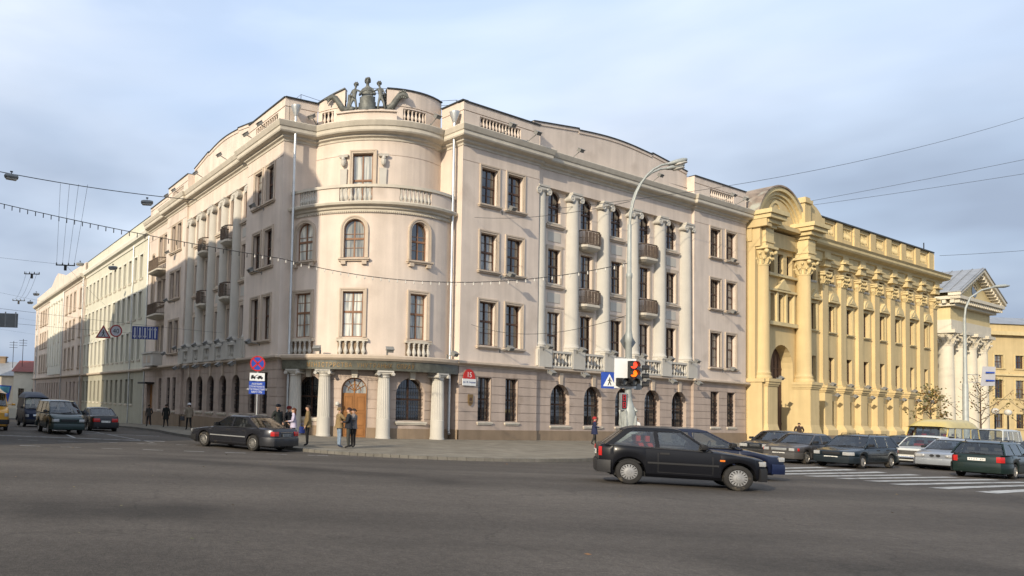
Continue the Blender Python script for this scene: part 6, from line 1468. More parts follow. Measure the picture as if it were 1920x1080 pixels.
    ins = MB(); ins.box((c0+.05, -wb+.05, zbl-.35), (a0-.05, wb-.05, zbl-.02)); ins.build('cabin_floor', M['black'], R_)
    def pane(name, pts_fn, nu, nv, e=.0):
        g_ = MB(); g_.rings([[pts_fn(i/nu, j/nv) for j in range(nv+1)] for i in range(nu+1)], False, False); return g_.build(name, M['carglass'], R_, smooth=80)
    bulge = sp.get('bulge', .07)
    def scr(t, k): x = Ax(t); w_ = S_(x, t, 1).y-.06; z = S_(x, t, 1).z; return V((x+bulge*(1-k*k)-.01, w_*k, z+.012*(1-k*k)))
    pane('windscreen', lambda u_, v_: scr(.02+.95*u_, v_*2-1), 4, 8)
    def rear(t, k): x = Cx(t); w_ = S_(x, t, 1).y-.07; z = S_(x, t, 1).z; return V((x-bulge*.8*(1-k*k)+.01, w_*k, z+.012*(1-k*k)))
    if sp.get('rearglass', True):
        t0 = sp.get('rg0', .03); pane('rear_window', lambda u_, v_: rear(t0+(.95-t0)*u_, v_*2-1), 4, 8)
    q = MB()
    for f, s in ((scr, 1), (rear, -1)):
        for ta, tb in ((-.03, .05), (.93, 1.0)):
            q.rings([[f(ta, k)+V((s*.006, 0, .002)) for k in [i/6-1 for i in range(13)]], [f(tb, k)+V((s*.006, 0, .002)) for k in [i/6-1 for i in range(13)]]], False, False)
    cluster_build(q, 'window_seal', M['black'], R_, .02)
    edges = [(lambda t: Ax(t)-.075, None)] + [(lambda t, b=b_: b[0]+(b[1]-b[0])*t+b[2]/2, lambda t, b=b_: b[0]+(b[1]-b[0])*t-b[2]/2) for b_ in pil] + [(lambda t: Cx(t)+sp.get('cw', .14), None)]
    for sy in (-1, 1):
        for i in range(len(edges)-1):
            f0 = edges[i][1] or edges[i][0]; f1 = edges[i+1][0]
            if i in sp.get('solid', ()):
                g_ = MB(); g_.rings([[S_(f0(t)*(1-k)+f1(t)*k, t, sy, -.004) for k in (0, .5, 1)] for t in (0, .5, .95)], False, False); g_.build('side_panel', pt, R_); continue
            pane('side_window', lambda u_, v_: S_(f0(.02+.92*u_)*(1-v_)+f1(.02+.92*u_)*v_, .02+.92*u_, sy, -.012), 3, 4)
        b_ = MB(); xs_ = [a0-.05+(c0+.1-a0+.05)*i/10 for i in range(11)]
        b_.rings([[S_(x, t, sy, e) for t, e in ((-.03, .012), (.035, .008), (.035, -.02), (-.03, -.02))] for x in xs_], True, True); b_.build('belt_moulding', M['black'], R_)
    # seats, wheel
    sm_ = sp.get('seat', 'seatgrey')
    for xx, ys in sp.get('seats', [(a1-.55, (-.38, .38)), (c1+.45, (-.4, 0, .4))]):
        for yy in ys:
            s = MB(); s.hexa([(xx-.02, yy-.22, zbl-.35), (xx+.12, yy-.22, zbl-.35), (xx+.12, yy+.22, zbl-.35), (xx-.02, yy+.22, zbl-.35), (xx-.17, yy-.19, zbl+.14), (xx-.07, yy-.19, zbl+.14), (xx-.07, yy+.19, zbl+.14), (xx-.17, yy+.19, zbl+.14)]); s.box((xx-.2, yy-.11, zbl+.17), (xx-.11, yy+.11, zbl+.31)); s.build('seat', M[sm_], R_)
    if sp.get('driver', False):
        d_ = MB(); xx, yy = a1-.45, .36; d_.ball((xx, yy, zbl+.26), (.1, .085, .125), 10, 8); d_.cur = 1; d_.rings([[(xx-.02+.13*w_*cos(2*pi*q_/10), yy+.22*w_*sin(2*pi*q_/10), z) for q_ in range(10)] for z, w_ in ((zbl-.3, 1), (zbl+.0, 1.05), (zbl+.1, .8), (zbl+.15, .35))]); d_.build('driver_figure', [M['skin'], M[sm_]], R_, smooth=50)
    dsh = MB(); dsh.box((a1+.25, -wb+.1, zbl-.2), (a0-.08, wb-.1, zbl-.03)); dsh.tube([(a1+.22+.03*sin(2*pi*i/12), .36+.18*cos(2*pi*i/12), zbl+.0+.17*sin(2*pi*i/12)) for i in range(13)], .016, 5, False); dsh.build('dashboard', M['black'], R_)
    # ---- wrap-round strips: bumpers, lamps, mouldings
    def outline(end):
        P = []; N = 14
        for i in range(N+1): P.append((end*(hl-.9*(1-i/N)**1), -hw(hl-.9*(1-i/N))))
        w0 = hw(hl); P += [(end*(hl+.02*(1-(k)**2)), w0*k) for k in [j/6-1 for j in range(1, 12)]]
        for i in range(N, -1, -1): P.append((end*(hl-.9*(1-i/N)), hw(hl-.9*(1-i/N))))
        return P
    def wrap(name, mt, end, cond, z0, z1, off, back=.05, parent=None, zs=None):
        P = [V((x, y, 0)) for x, y in outline(end)]; Q = []
        for i, p_ in enumerate(P):
            t = (P[min(i+1, len(P)-1)]-P[max(i-1, 0)]); n_ = V((t.y, -t.x, 0)).normalized()
            if n_.x*end < 0 and abs(p_.y) < W*.3: n_ = -n_
            if n_.dot(V((p_.x*.3, p_.y, 0))) < 0: n_ = -n_
            if cond(p_.x*end, p_.y): Q.append((p_, n_))
        if len(Q) < 2: return
        g_ = MB(); g_.rings([[p_-n_*back+V((0, 0, z0)), p_+n_*off*.8+V((0, 0, z0)), p_+n_*off+V((0, 0, z0*.75+z1*.25)), p_+n_*off+V((0, 0, z0*.2+z1*.8)), p_+n_*off*.6+V((0, 0, z1)), p_-n_*back+V((0, 0, z1))] for p_, n_ in Q], True, True)
        return g_.build(name, mt, parent or R_, smooth=40)
    for nm, mt, end, (ya, yb, xs0), z0, z1, off in sp['wraps']:
        if ya is None:
            lim = min(xs0, (hl-xf if end > 0 else hl+xr)-ra-.03); wrap(nm, mt, end, lambda x, y: x > hl-lim, z0, z1, off)
        elif ya < 0: wrap(nm, mt, end, lambda x, y: ya <= y <= yb and x > hl-xs0, z0, z1, off)
        else:
            for sy in (-1, 1): wrap(nm, mt, end, lambda x, y: ya <= y*sy <= yb and x > hl-xs0, z0, z1, off)
    # side rubbing strip, sill, door lines and handles, mirrors
    def yat(x): return hw(x)
    for sy in (-1, 1):
        if sp.get('mould'):
            z = sp['mould']; s = MB(); xs_ = [xr+ra+.04+(xf-xr-2*ra-.08)*i/6 for i in range(7)]; s.rings([[(x, sy*(yat(x)+e), zz) for e, zz in ((-.02, z-.025), (.012, z-.02), (.012, z+.02), (-.02, z+.025))] for x in xs_], True, True); s.build('side_moulding', M[sp.get('mouldmat', 'black')], R_)
        dl = MB()
        for x in sp['doors']:
            zt = interp(top, x)-.02; dl.rings([[(x+dx, sy*(yat(x)*k+e), z) for dx, e in ((-.006, .003), (.006, .003))] for k, z in ((.975, clr+.06+(zt-clr)*.06), (1.0, clr+(zt-clr)*.4), (1.0, clr+(zt-clr)*.62), (.985, clr+(zt-clr)*.84), (.957, clr+(zt-clr)*.95))], False, False)
        dl.rings([[(x, sy*(yat(x)*.978+.003), clr+.11), (x, sy*(yat(x)*.978+.003), clr+.122)] for x in (sp['doors'][0], sp['doors'][-1])], False, False)
        dl.build('door_seam', M['black'], R_)
        for x in sp.get('handles', ()):
            h_ = MB(); zt = interp(top, x); zz = clr+(zt-clr)*.82; h_.box((x-.1, sy*(yat(x)*.985)-.02, zz-.022), (x+.1, sy*(yat(x)*.985)+.02, zz+.022)); h_.build('door_handle', M[sp.get('handlemat', 'black')], R_)
        mm = MB(); mx_, my = sp.get('mirror', (a0-.28, wb+.1)); zz = zbl+.1; mm.rings([[(mx_+x, sy*(my+yy*w_), zz+z*w_) for yy, z in ((-.1, -.06), (.09, -.05), (.11, .0), (.09, .07), (-.1, .08))] for x, w_ in ((-.04, 1), (.03, 1), (.09, .7))], True, True); mm.tube([(mx_, sy*(my-.1), zz), (mx_-.02, sy*(wb-.02), zz-.02)], .025, 5); mm.build('mirror', sp.get('mirrorpaint', M['black']), R_, smooth=40)
    if sp.get('hiroof'):
        hz = sp['hiroof']; x0, x1 = c1-.08, a1+sp.get('hifront', .3); rgs = []
        for i in range(15):
            t = i/14; x = x0+(x1-x0)*t; zt = H-.04+(hz-H+.04)*min(1, (t*9)**.5, ((1-t)*sp.get('hislope', 4))**.55 if t < 1 else 0); zt = max(zt, H+.0)
            rgs.append([(x, (wt+.06)*k, H-.06+(zt-H+.06)*(1-abs(k)**sp.get('hip', 5))) for k in [q_/7-1 for q_ in range(15)]])
        g_ = MB(); g_.rings(rgs, False, False); g_.build('high_roof', pt, R_, smooth=50)
    # plates
    pf_ = MB(); zc = sp.get('platez', .42); pf_.box((hl+.035, -.26, zc-.055), (hl+.05, .26, zc+.055)); q = pf_.build('number_plate', M['plate'], R_)
    zc = sp.get('platezr', .55); pr_ = MB(); pr_.box((-hl-.05, -.26, zc-.055), (-hl-.035, .26, zc+.055)); pr_.build('number_plate', M[sp.get('platemat', 'plate')], R_)
    for zc, xx, s in ((sp.get('platez', .42), hl+.051, 1), (sp.get('platezr', .55), -hl-.051, -1)):
        q2 = MB()
        for i, ch in enumerate(sp.get('reg', '4127 KH')):
            if ch == ' ': continue
            v, fc = glyph(ch, .1, .0008); q2.add([(xx+s*z, s*(x + (i-3)*.068), zc-.034+y) for x, y, z in v], fc)
        q2.build('plate_text', M['black'], R_)
    if sp.get('rails'):
        rl2 = MB()
        for sy in (-1, 1): y = sy*(wt-.12); rl2.tube([(a1-.15, y, H+.0), (a1-.2, y, H+.06), (c1+.25, y, H+.06), (c1+.2, y, H)], .016, 6); rl2.tube([(a1-.9, y, H+.06), (a1-.9, y, H-.02)], .016, 5)
        rl2.build('roof_rail', M['black'], R_)
    if sp.get('wiper'):
        wp = MB(); e = scr if sp['wiper'] > 0 else rear; wp.tube([e(.02, -.3)+V((.02*sp['wiper'], 0, .01)), e(.1, .35)+V((.02*sp['wiper'], 0, .015))], .012, 4); wp.build('wiper', M['black'], R_)
    if sp.get('exhaust'):
        ex = MB(); ex.tube([(-hl-.03, .45, .26), (-hl+.2, .45, .26)], .03, 8); ex.build('exhaust', M['chrome'], R_)
    return R_
BK, RD, HLm, AM, CH = M['black'], M['redlens'], M['headlens'], M['amberlens'], M['chrome']
ALL = (None, None, .62)
def sedan_wraps(W, hl, fz=(.60, .74), rz=(.66, .82), bump=(.28, .52), bm=BK, lampy=(.32, 1.0), grille=True, gm=BK, amber=True, tl=(.42, 1.0), lampx=.14, ch=False):
    r = [('bumper', bm, 1, (None, None, .55), bump[0], bump[1], .035), ('bumper', bm, -1, (None, None, .55), bump[0]+.02, bump[1]+.03, .035),
         ('headlight', HLm, 1, (lampy[0], lampy[1], lampx), fz[0], fz[1], .022), ('taillight', RD, -1, (tl[0], tl[1], .12), rz[0], rz[1], .02)]
    if amber: r.append(('indicator', AM, 1, (.7, 1.0, .0), fz[0], fz[1], .03))
    if grille: r.append(('grille', gm, 1, (-lampy[0]+.03, lampy[0]-.03, .1), fz[0]+.01, fz[1]-.01, .014))
    if ch: r.append(('bumper_trim', CH, 1, (None, None, .5), bump[1]-.05, bump[1]-.02, .045)); 
    return r
def gl(x, y): return (x, y, gz(x, y)+.004)
hR, hRm, hL, hLm = atan2(dR.y, dR.x), atan2(-dR.y, -dR.x), atan2(dL.y, dL.x), atan2(-dL.y, -dL.x)
# black hatchback in the foreground
hb = dict(L=3.44, W=1.58, H=1.37, xf=1.17, xr=-1.07, r=.295, clr=.22, paint=mat('black_paint', (.006, .0065, .009), .3, .08, 3, spec=.22, coat=.06, dirt=((.04, .035, .03), 2.6, .68)), rim='cap', taper=.17,
    top=[(-1.72, .86), (-1.67, .93), (-1.4, .945), (-.9, .92), (.62, .875), (.95, .845), (1.4, .78), (1.62, .735), (1.69, .71), (1.72, .65)], belt=.865, beltr=.935, a0=.68, a1=.06, c1=-1.14, c0=-1.60, cw=.17, roofw=.59,
    pillars=[(-.46, -.50, .09)], doors=(.66, -.46), handles=(-.32,), seat='seatred', driver=True, mould=.55, rg0=.05, mirror=(.46, .79), platez=.40, platezr=.74,
    wraps=[('bumper', BK, 1, (None, None, .5), .24, .54, .04), ('bumper', BK, -1, (None, None, .55), .26, .56, .045), ('headlight', HLm, 1, (.42, 1.0, .16), .59, .695, .012), ('grille', BK, 1, (-.4, .4, .1), .6, .66, .01), ('taillight', RD, -1, (.56, 1.0, .12), .66, .88, .012)])
HB = car('hatchback', gl(10.88, 18.42), atan2(-.374, .928), 'black three door hatchback crossing the junction in the foreground', 'car', hb)
q = MB(); q.box((.80, -.80, .66), (.90, -.775, .70)); q.build('side_repeater', AM, HB)
# blue car right behind it
bl_ = dict(hb); bl_.update(L=4.1, W=1.68, H=1.42, xf=1.3, xr=-1.2, paint=paint('blue_paint', (.004, .007, .024), .2, .3), top=[(-2.05, .8), (-1.9, .93), (.7, .9), (1.2, .86), (1.75, .74), (1.95, .74), (2.05, .68)], belt=.9, beltr=.95, a0=1.05, a1=.2, c1=-1.3, c0=-1.85, pillars=[(-.2, -.26, .1)], doors=(.9, -.2, -1.1), mirror=(.78, .86), seat='seatgrey', driver=False, rim='steel',
    wraps=sedan_wraps(1.68, 2.05, (.6, .72), bump=(.24, .52), bm=paint('blue_bumper', (.006, .012, .045), .2, .35), amber=False))
car('blue_car', gl(14.0, 22.65), atan2(-.36, .93), 'blue car half hidden behind the black hatchback', 'car', bl_)
# dark saloon by the entrance
sal = dict(L=4.98, W=1.86, H=1.43, xf=1.50, xr=-1.44, r=.325, clr=.19, tw=.23, paint=paint('graphite_paint', (.022, .023, .029), .35, .24), rim='multi', taper=.17,
    top=[(-2.49, .80), (-2.42, .93), (-1.75, .965), (-1.0, .95), (.9, .92), (1.4, .87), (2.1, .79), (2.40, .75), (2.49, .69)], belt=.93, beltr=.96, a0=1.02, a1=.22, c1=-.98, c0=-1.72, cw=.28, roofw=.68,
    pillars=[(-.18, -.2, .09)], doors=(.92, -.2, -1.06), handles=(-.02, -.95), mould=.56, mouldmat='steel', rg0=.04, mirror=(.72, .92), platez=.42, platezr=.70, platemat='signgrey', exhaust=True,
    wraps=[('bumper', BK, 1, (None, None, .55), .26, .52, .03), ('bumper', paint('graphite_bumper', (.02, .021, .025), .3, .35), -1, (None, None, .6), .25, .60, .03), ('bumper_trim', CH, -1, (None, None, .5), .575, .6, .036), ('headlight', HLm, 1, (.42, 1.2, .12), .62, .74, .02), ('grille', CH, 1, (-.2, .2, .1), .6, .75, .025), ('taillight', RD, -1, (.5, 1.2, .16), .66, .84, .02), ('boot_trim', CH, -1, (-.4, .4, .1), .80, .82, .02)])
car('saloon', gl(.45, 32.6), atan2(.70, -.71), 'dark graphite saloon turning by the kerb in front of the rounded entrance', 'car', sal)
# dark green estate at the right edge, seen from behind
est = dict(L=4.5, W=1.74, H=1.45, xf=1.4, xr=-1.22, r=.31, clr=.21, paint=paint('bottle_green_paint', (.007, .019, .015), .3, .28), rim='multi',
    top=[(-2.25, .84), (-2.2, .93), (-1.5, .95), (.9, .92), (1.5, .84), (2.1, .76), (2.2, .73), (2.25, .67)], belt=.92, beltr=.95, a0=1.0, a1=.25, c1=-1.75, c0=-2.16, cw=.13, roofw=.64, pillars=[(-.15, -.18, .09), (-1.05, -1.1, .09)], doors=(.9, -.15, -1.0), handles=(0, -.85), mould=.58, mirror=(.7, .88), platez=.42, platezr=.76, rails=True, wiper=-1, exhaust=True, seats=[(-.3, (-.38, .38)), (-1.2, (-.4, 0, .4))],
    wraps=[('bumper', BK, 1, (None, None, .5), .25, .5, .03), ('bumper', paint('green_bumper', (.007, .018, .014), .3, .32), -1, (None, None, .6), .25, .62, .04), ('headlight', HLm, 1, (.4, 1.2, .14), .6, .72, .02), ('taillight', RD, -1, (.54, 1.2, .16), .66, .88, .02), ('indicator', AM, -1, (.6, .72, .0), .8, .86, .025)])
wa = V((30.4, 30.2)) + dR*1.22; car('estate_car', gl(*wa), hR, 'dark green estate car with roof rails seen from behind at the right edge', 'car', est)
# silver saloon facing the camera
sil = dict(L=4.72, W=1.75, H=1.41, xf=1.38, xr=-1.38, r=.31, clr=.19, paint=paint('silver_paint', (.30, .32, .35), .45, .3), rim='five',
    top=[(-2.36, .8), (-2.3, .93), (-1.6, .96), (.85, .92), (1.4, .86), (2.15, .78), (2.3, .75), (2.36, .70)], belt=.92, beltr=.95, a0=.98, a1=.2, c1=-.95, c0=-1.6, cw=.26, roofw=.64, pillars=[(-.18, -.2, .09)], doors=(.88, -.18, -1.0), handles=(0, -.9), mould=.55, mirror=(.7, .9), platez=.45, wiper=1,
    wraps=sedan_wraps(1.75, 2.36, (.60, .73), bump=(.26, .54), bm=paint('silver_bumper', (.27, .29, .31), .3, .35), lampy=(.36, 1.2), grille=False))
p = V((32.95, 34.7)) + dR*1.38; s_ = car('silver_saloon', gl(*p), hRm, 'silver saloon with four round headlights and twin kidney grille facing the crossing', 'car', sil)
q = MB()
for sy in (-1, 1): q.rings([[(2.385, sy*(.11+.085*cos(2*pi*k/14)*w_), .665+.065*sin(2*pi*k/14)*w_) for k in range(14)] for w_ in (1.0, .85)], True, False)
q.build('kidney_grille', CH, s_); q = MB()
for sy in (-1, 1): q.add([(2.38, sy*(.11+.075*cos(2*pi*k/14)), .665+.058*sin(2*pi*k/14)) for k in range(14)], [tuple(range(14))])
q.build('grille_mesh', BK, s_)
for sy in (-1, 1):
    for y0 in (.42, .62):
        q = MB(); N = 14; c_ = V((2.395 if y0 < .5 else 2.36, sy*y0, .665)); q.rings([[c_+V((d_, .07*w_*cos(2*pi*k/N), .07*w_*sin(2*pi*k/N))) for k in range(N)] for d_, w_ in ((-.03, 1.0), (.0, 1.0), (.02, .7), (.027, .1))]); q.build('round_lamp', HLm, s_, smooth=60)
# old white saloon
whi = dict(L=4.7, W=1.78, H=1.48, xf=1.4, xr=-1.38, r=.325, clr=.22, paint=paint('white_paint', (.52, .53, .50), 0, .35), rim='steel', taper=.1,
    top=[(-2.35, .84), (-2.3, .95), (-1.5, .99), (.8, .96), (1.4, .92), (2.28, .86), (2.35, .78)], belt=.96, beltr=.99, a0=.95, a1=.35, c1=-.9, c0=-1.5, cw=.2, roofw=.66, pillars=[(-.15, -.15, .08)], doors=(.85, -.15, -1.0), handles=(0, -.9), handlemat='chrome', mirror=(.75, .9), platez=.50, seat='seatred', driver=True,
    wraps=[('bumper', CH, 1, (None, None, .4), .38, .5, .05), ('bumper', CH, -1, (None, None, .4), .4, .52, .05), ('headlight', HLm, 1, (.62, .84, .05), .64, .80, .02), ('grille', M['alloy'], 1, (-.58, .58, .1), .6, .80, .012), ('taillight', RD, -1, (.5, 1.2, .1), .66, .8, .02)])
p = V((33.75, 37.0)) + dR*1.4; o_ = car('white_saloon', gl(*p), hRm, 'old white saloon with chrome bumper between the silver saloon and the dark estate', 'car', whi)
q = MB()
for i in range(9): q.box((2.385, -.55, .62+.02*i), (2.395, .55, .628+.02*i))
q.build('grille_bar', BK, o_)
# dark estate with rails in the front row
esc = dict(est); esc.update(L=4.3, W=1.70, H=1.46, xf=1.3, xr=-1.22, r=.295, paint=paint('dark_blue_green_paint', (.010, .018, .024), .3, .24), rim='multi', platez=.46, wiper=1, exhaust=False, c1=-1.7, c0=-2.06, top=[(-2.15, .84), (-2.1, .93), (-1.4, .95), (.85, .92), (1.4, .85), (1.95, .76), (2.1, .73), (2.15, .68)],
    wraps=sedan_wraps(1.7, 2.15, (.58, .72), bump=(.24, .52), bm=paint('dark_bumper', (.012, .018, .022), .2, .4), lampy=(.42, 1.2), lampx=.2))
p = V((27.5, 33.7)) + dR*1.3; car('dark_estate', gl(*p), hRm-.06, 'dark blue green estate with roof rails, nearest of the queue facing the crossing', 'car', esc)
# grey hatchback-saloon
kad = dict(esc); kad.update(L=4.2, W=1.66, H=1.40, rails=False, rim='steel', paint=paint('grey_brown_paint', (.075, .07, .068), .35, .4), c1=-1.0, c0=-1.62, cw=.2, top=[(-2.1, .82), (-2.0, .93), (-1.5, .95), (.85, .92), (1.3, .87), (2.04, .77), (2.1, .70)], pillars=[(-.18, -.2, .09)], doors=(.85, -.18, -.95), handles=(0, -.85), seats=[(-.3, (-.38, .38)), (-.9, (-.4, 0, .4))],
    wraps=sedan_wraps(1.66, 2.1, (.60, .73), bump=(.24, .52), bm=paint('grey_bumper', (.07, .066, .063), .2, .5), lampy=(.4, .74), gm=M['steel'], lampx=.04) + [('corner_indicator', RD, 1, (.72, 1.0, .2), .60, .73, .024)])
p = V((26.65, 35.8)) + dR*1.3; car('grey_saloon', gl(*p), hRm-.05, 'dusty grey saloon with pale grille and red corner lights in the queue', 'car', kad)
mer = dict(sal); mer.update(L=4.7, W=1.74, H=1.44, xf=1.4, xr=-1.4, r=.31, paint=paint('dark_grey_paint', (.018, .02, .022), .3, .3), rim='steel', platez=.44, exhaust=False, platemat='plate', seat='seatred', top=[(-2.35, .8), (-2.3, .93), (-1.6, .97), (.9, .93), (1.4, .89), (2.28, .80), (2.35, .74)],
    wraps=sedan_wraps(1.74, 2.35, (.62, .77), bump=(.3, .52), lampy=(.34, 1.2), gm=CH, ch=True, amber=False, lampx=.1))
p = V((27.7, 39.0)) + dR*1.4; car('dark_saloon', gl(*p), hRm, 'dark grey saloon with bright wide headlights at the left end of the queue', 'car', mer)
sml = dict(kad); sml.update(L=3.9, xf=1.25, xr=-1.15, paint=paint('dark_green_paint', (.012, .028, .024), .3, .3)); sml['c0'] = -1.7; sml['c1'] = -1.3
car('small_hatchback', gl(38.2, 42.6), hRm, 'small dark green car partly hidden behind the dark estate', 'car', sml)
gr2 = dict(sml); gr2.update(paint=paint('far_grey_paint', (.10, .11, .12), .4, .35)); car('grey_car', gl(49.6, 46.0), hRm, 'grey car glimpsed above the green estate at the right edge', 'car', gr2)
# vans
def van(L, W, H, pt, hood, belt, a0, a1, roofw, wraps, **kw):
    d = dict(L=L, W=W, H=H, xf=L/2-.95, xr=-L/2+1.15, r=.33, clr=.25, paint=pt, rim='steel', taper=.12, crown=.02, top=[(-L/2, belt), (a0-.05, belt), (L/2-.35, hood), (L/2-.08, hood-.12), (L/2, hood-.2)], belt=belt, a0=a0, a1=a1, c1=-L/2+.12, c0=-L/2+.03, cw=.12, roofw=roofw, bulge=.12,
        pillars=[(a0-1.15, a0-1.3, .12), (a0-2.2, a0-2.3, .1), (a0-3.25, a0-3.35, .1)], doors=(a0-.15, a0-1.15, a0-2.2), handles=(a0-1.0,), mirror=(a0-.2, W/2+.08), platez=.5, platezr=.8, seats=[(a0-1.1, (-.5, .5)), (a0-2.2, (-.5, 0, .5))], wraps=wraps); d.update(kw); return d
yv = paint('taxi_yellow_paint', (.52, .40, .11), 0, .4)
mb_ = van(5.4, 2.05, 2.02, yv, 1.18, 1.30, 1.85, 1.45, .92, sedan_wraps(2.05, 2.7, (.78, .96), bump=(.4, .62), lampy=(.55, 1.3), gm=BK), hiroof=2.46, hifront=.25); mb_['seat'] = 'seatred'
p = V((40.0, 43.4)) + dR*2.6; car('yellow_minibus', gl(*p), hRm-.05, 'pale yellow high roofed minibus waiting behind the silver saloon', 'minibus', mb_)
wv = van(4.8, 1.9, 1.98, paint('van_white_paint', (.50, .52, .50), 0, .4), 1.05, 1.15, 1.6, 1.1, .78, sedan_wraps(1.9, 2.4, (.7, .86), bump=(.36, .56), lampy=(.5, 1.2)))
p = V((49.6, 49.6)) + dR*2.3; car('white_van', gl(*p), hRm, 'white van behind the yellow minibus at the right', 'van', wv)
ov_ = paint('orange_yellow_paint', (.60, .29, .02), 0, .35)
gv = van(5.5, 2.07, 2.1, ov_, 1.2, 1.36, 1.9, 1.35, .9, sedan_wraps(2.07, 2.75, (.82, 1.0), bump=(.4, .66), lampy=(.6, 1.3)) , mirrorpaint=ov_, mirror=(1.8, 1.3), hiroof=2.78, hip=2.4, hislope=1.6, hifront=.4)
p = V((-13.05, 40.2)) + dL*2.6; car('yellow_van', gl(*p), hLm, 'orange yellow van with round high roof cut off by the left edge', 'van', gv)
bv = van(5.2, 1.95, 2.12, mat('navy_van_paint', (.010, .016, .04), .45, .08, 3, spec=.2), 1.15, 1.3, 1.75, 1.2, .80, sedan_wraps(1.95, 2.6, (.76, .94), bump=(.36, .6), lampy=(.56, 1.3), gm=CH), solid=(1, 2, 3), hiroof=2.5, hislope=2.5, hifront=.2)
p = V((-13.45, 51.9)) + dL*2.4; car('blue_van', gl(*p), hLm, 'dark navy van between the orange yellow van and the green minivan', 'van', bv)
mvp = van(4.45, 1.82, 1.74, paint('deep_green_paint', (.010, .026, .024), .3, .26), .98, 1.06, 1.5, .45, .70, sedan_wraps(1.82, 2.22, (.66, .80), bump=(.28, .56), bm=paint('deep_green_bumper', (.010, .024, .022), .2, .4), lampy=(.44, 1.2), lampx=.16), pillars=[(.2, .0, .1), (-.9, -.95, .1)], doors=(1.2, .15, -.9), bulge=.16, r=.31, mirror=(1.0, .98), platez=.46, seats=[(-.1, (-.42, .42)), (-1.1, (-.42, 0, .42))], wiper=1)
p = V((-8.85, 39.3)) + dL*1.4; car('green_minivan', gl(*p), hLm+.05, 'dark green minivan driving toward the junction beside the navy van', 'minivan', mvp)
blk = dict(sal); blk.update(L=4.5, W=1.72, H=1.40, xf=1.35, xr=-1.3, r=.3, paint=paint('black_sedan_paint', (.012, .011, .012), .2, .28), rim='five', platez=.42, platezr=.62, platemat='plate', top=[(-2.25, .8), (-2.2, .93), (-1.6, .965), (.9, .92), (1.4, .86), (2.15, .75), (2.25, .68)], c1=-.9, c0=-1.6,
    wraps=sedan_wraps(1.72, 2.25, (.6, .72), (.60, .80), bump=(.26, .54), lampy=(.4, 1.2), tl=(.32, 1.2)))
p = V((-7.75, 44.4)) + dL*1.3; car('black_saloon', gl(*p), hL, 'black saloon seen from behind driving away up the left street', 'car', blk)
# ---------------------------------------------------------------- figures
def skin_mesh(name, chains, mats, pick, sub=1):
    """chains: list of (list of (pos, radius), attach) built into one skinned surface; pick(center)->material index"""
    bm = bmesh.new(); lay = bm.verts.layers.skin.verify(); named = {}
    for key, pts in chains:
        prev = named.get(key)
        for i, (nm, p, r) in enumerate(pts):
            v = bm.verts.new(p); v[lay].radius = (r, r) if not isinstance(r, tuple) else r
            if prev is not None: bm.edges.new((prev, v))
            prev = v; named[nm] = v
    first = list(named.values())[0]; first[lay].use_root = True
    me = bpy.data.meshes.new('tmp'); bm.to_mesh(me); bm.free()
    ob = bpy.data.objects.new('tmp', me); COL.objects.link(ob)
    ob.modifiers.new('s', 'SKIN').use_smooth_shade = True
    sb = ob.modifiers.new('u', 'SUBSURF'); sb.levels = sub; sb.render_levels = sub
    dg = bpy.context.evaluated_depsgraph_get(); res = bpy.data.meshes.new_from_object(ob.evaluated_get(dg)); res.name = name
    COL.objects.unlink(ob); bpy.data.objects.remove(ob); bpy.data.meshes.remove(me)
    res.materials.clear()
    for mt in mats: res.materials.append(mt)
    for p in res.polygons: p.material_index = pick(p.center); p.use_smooth = True
    return res
def lerp3(a, b, t): return V(a).lerp(V(b), t)
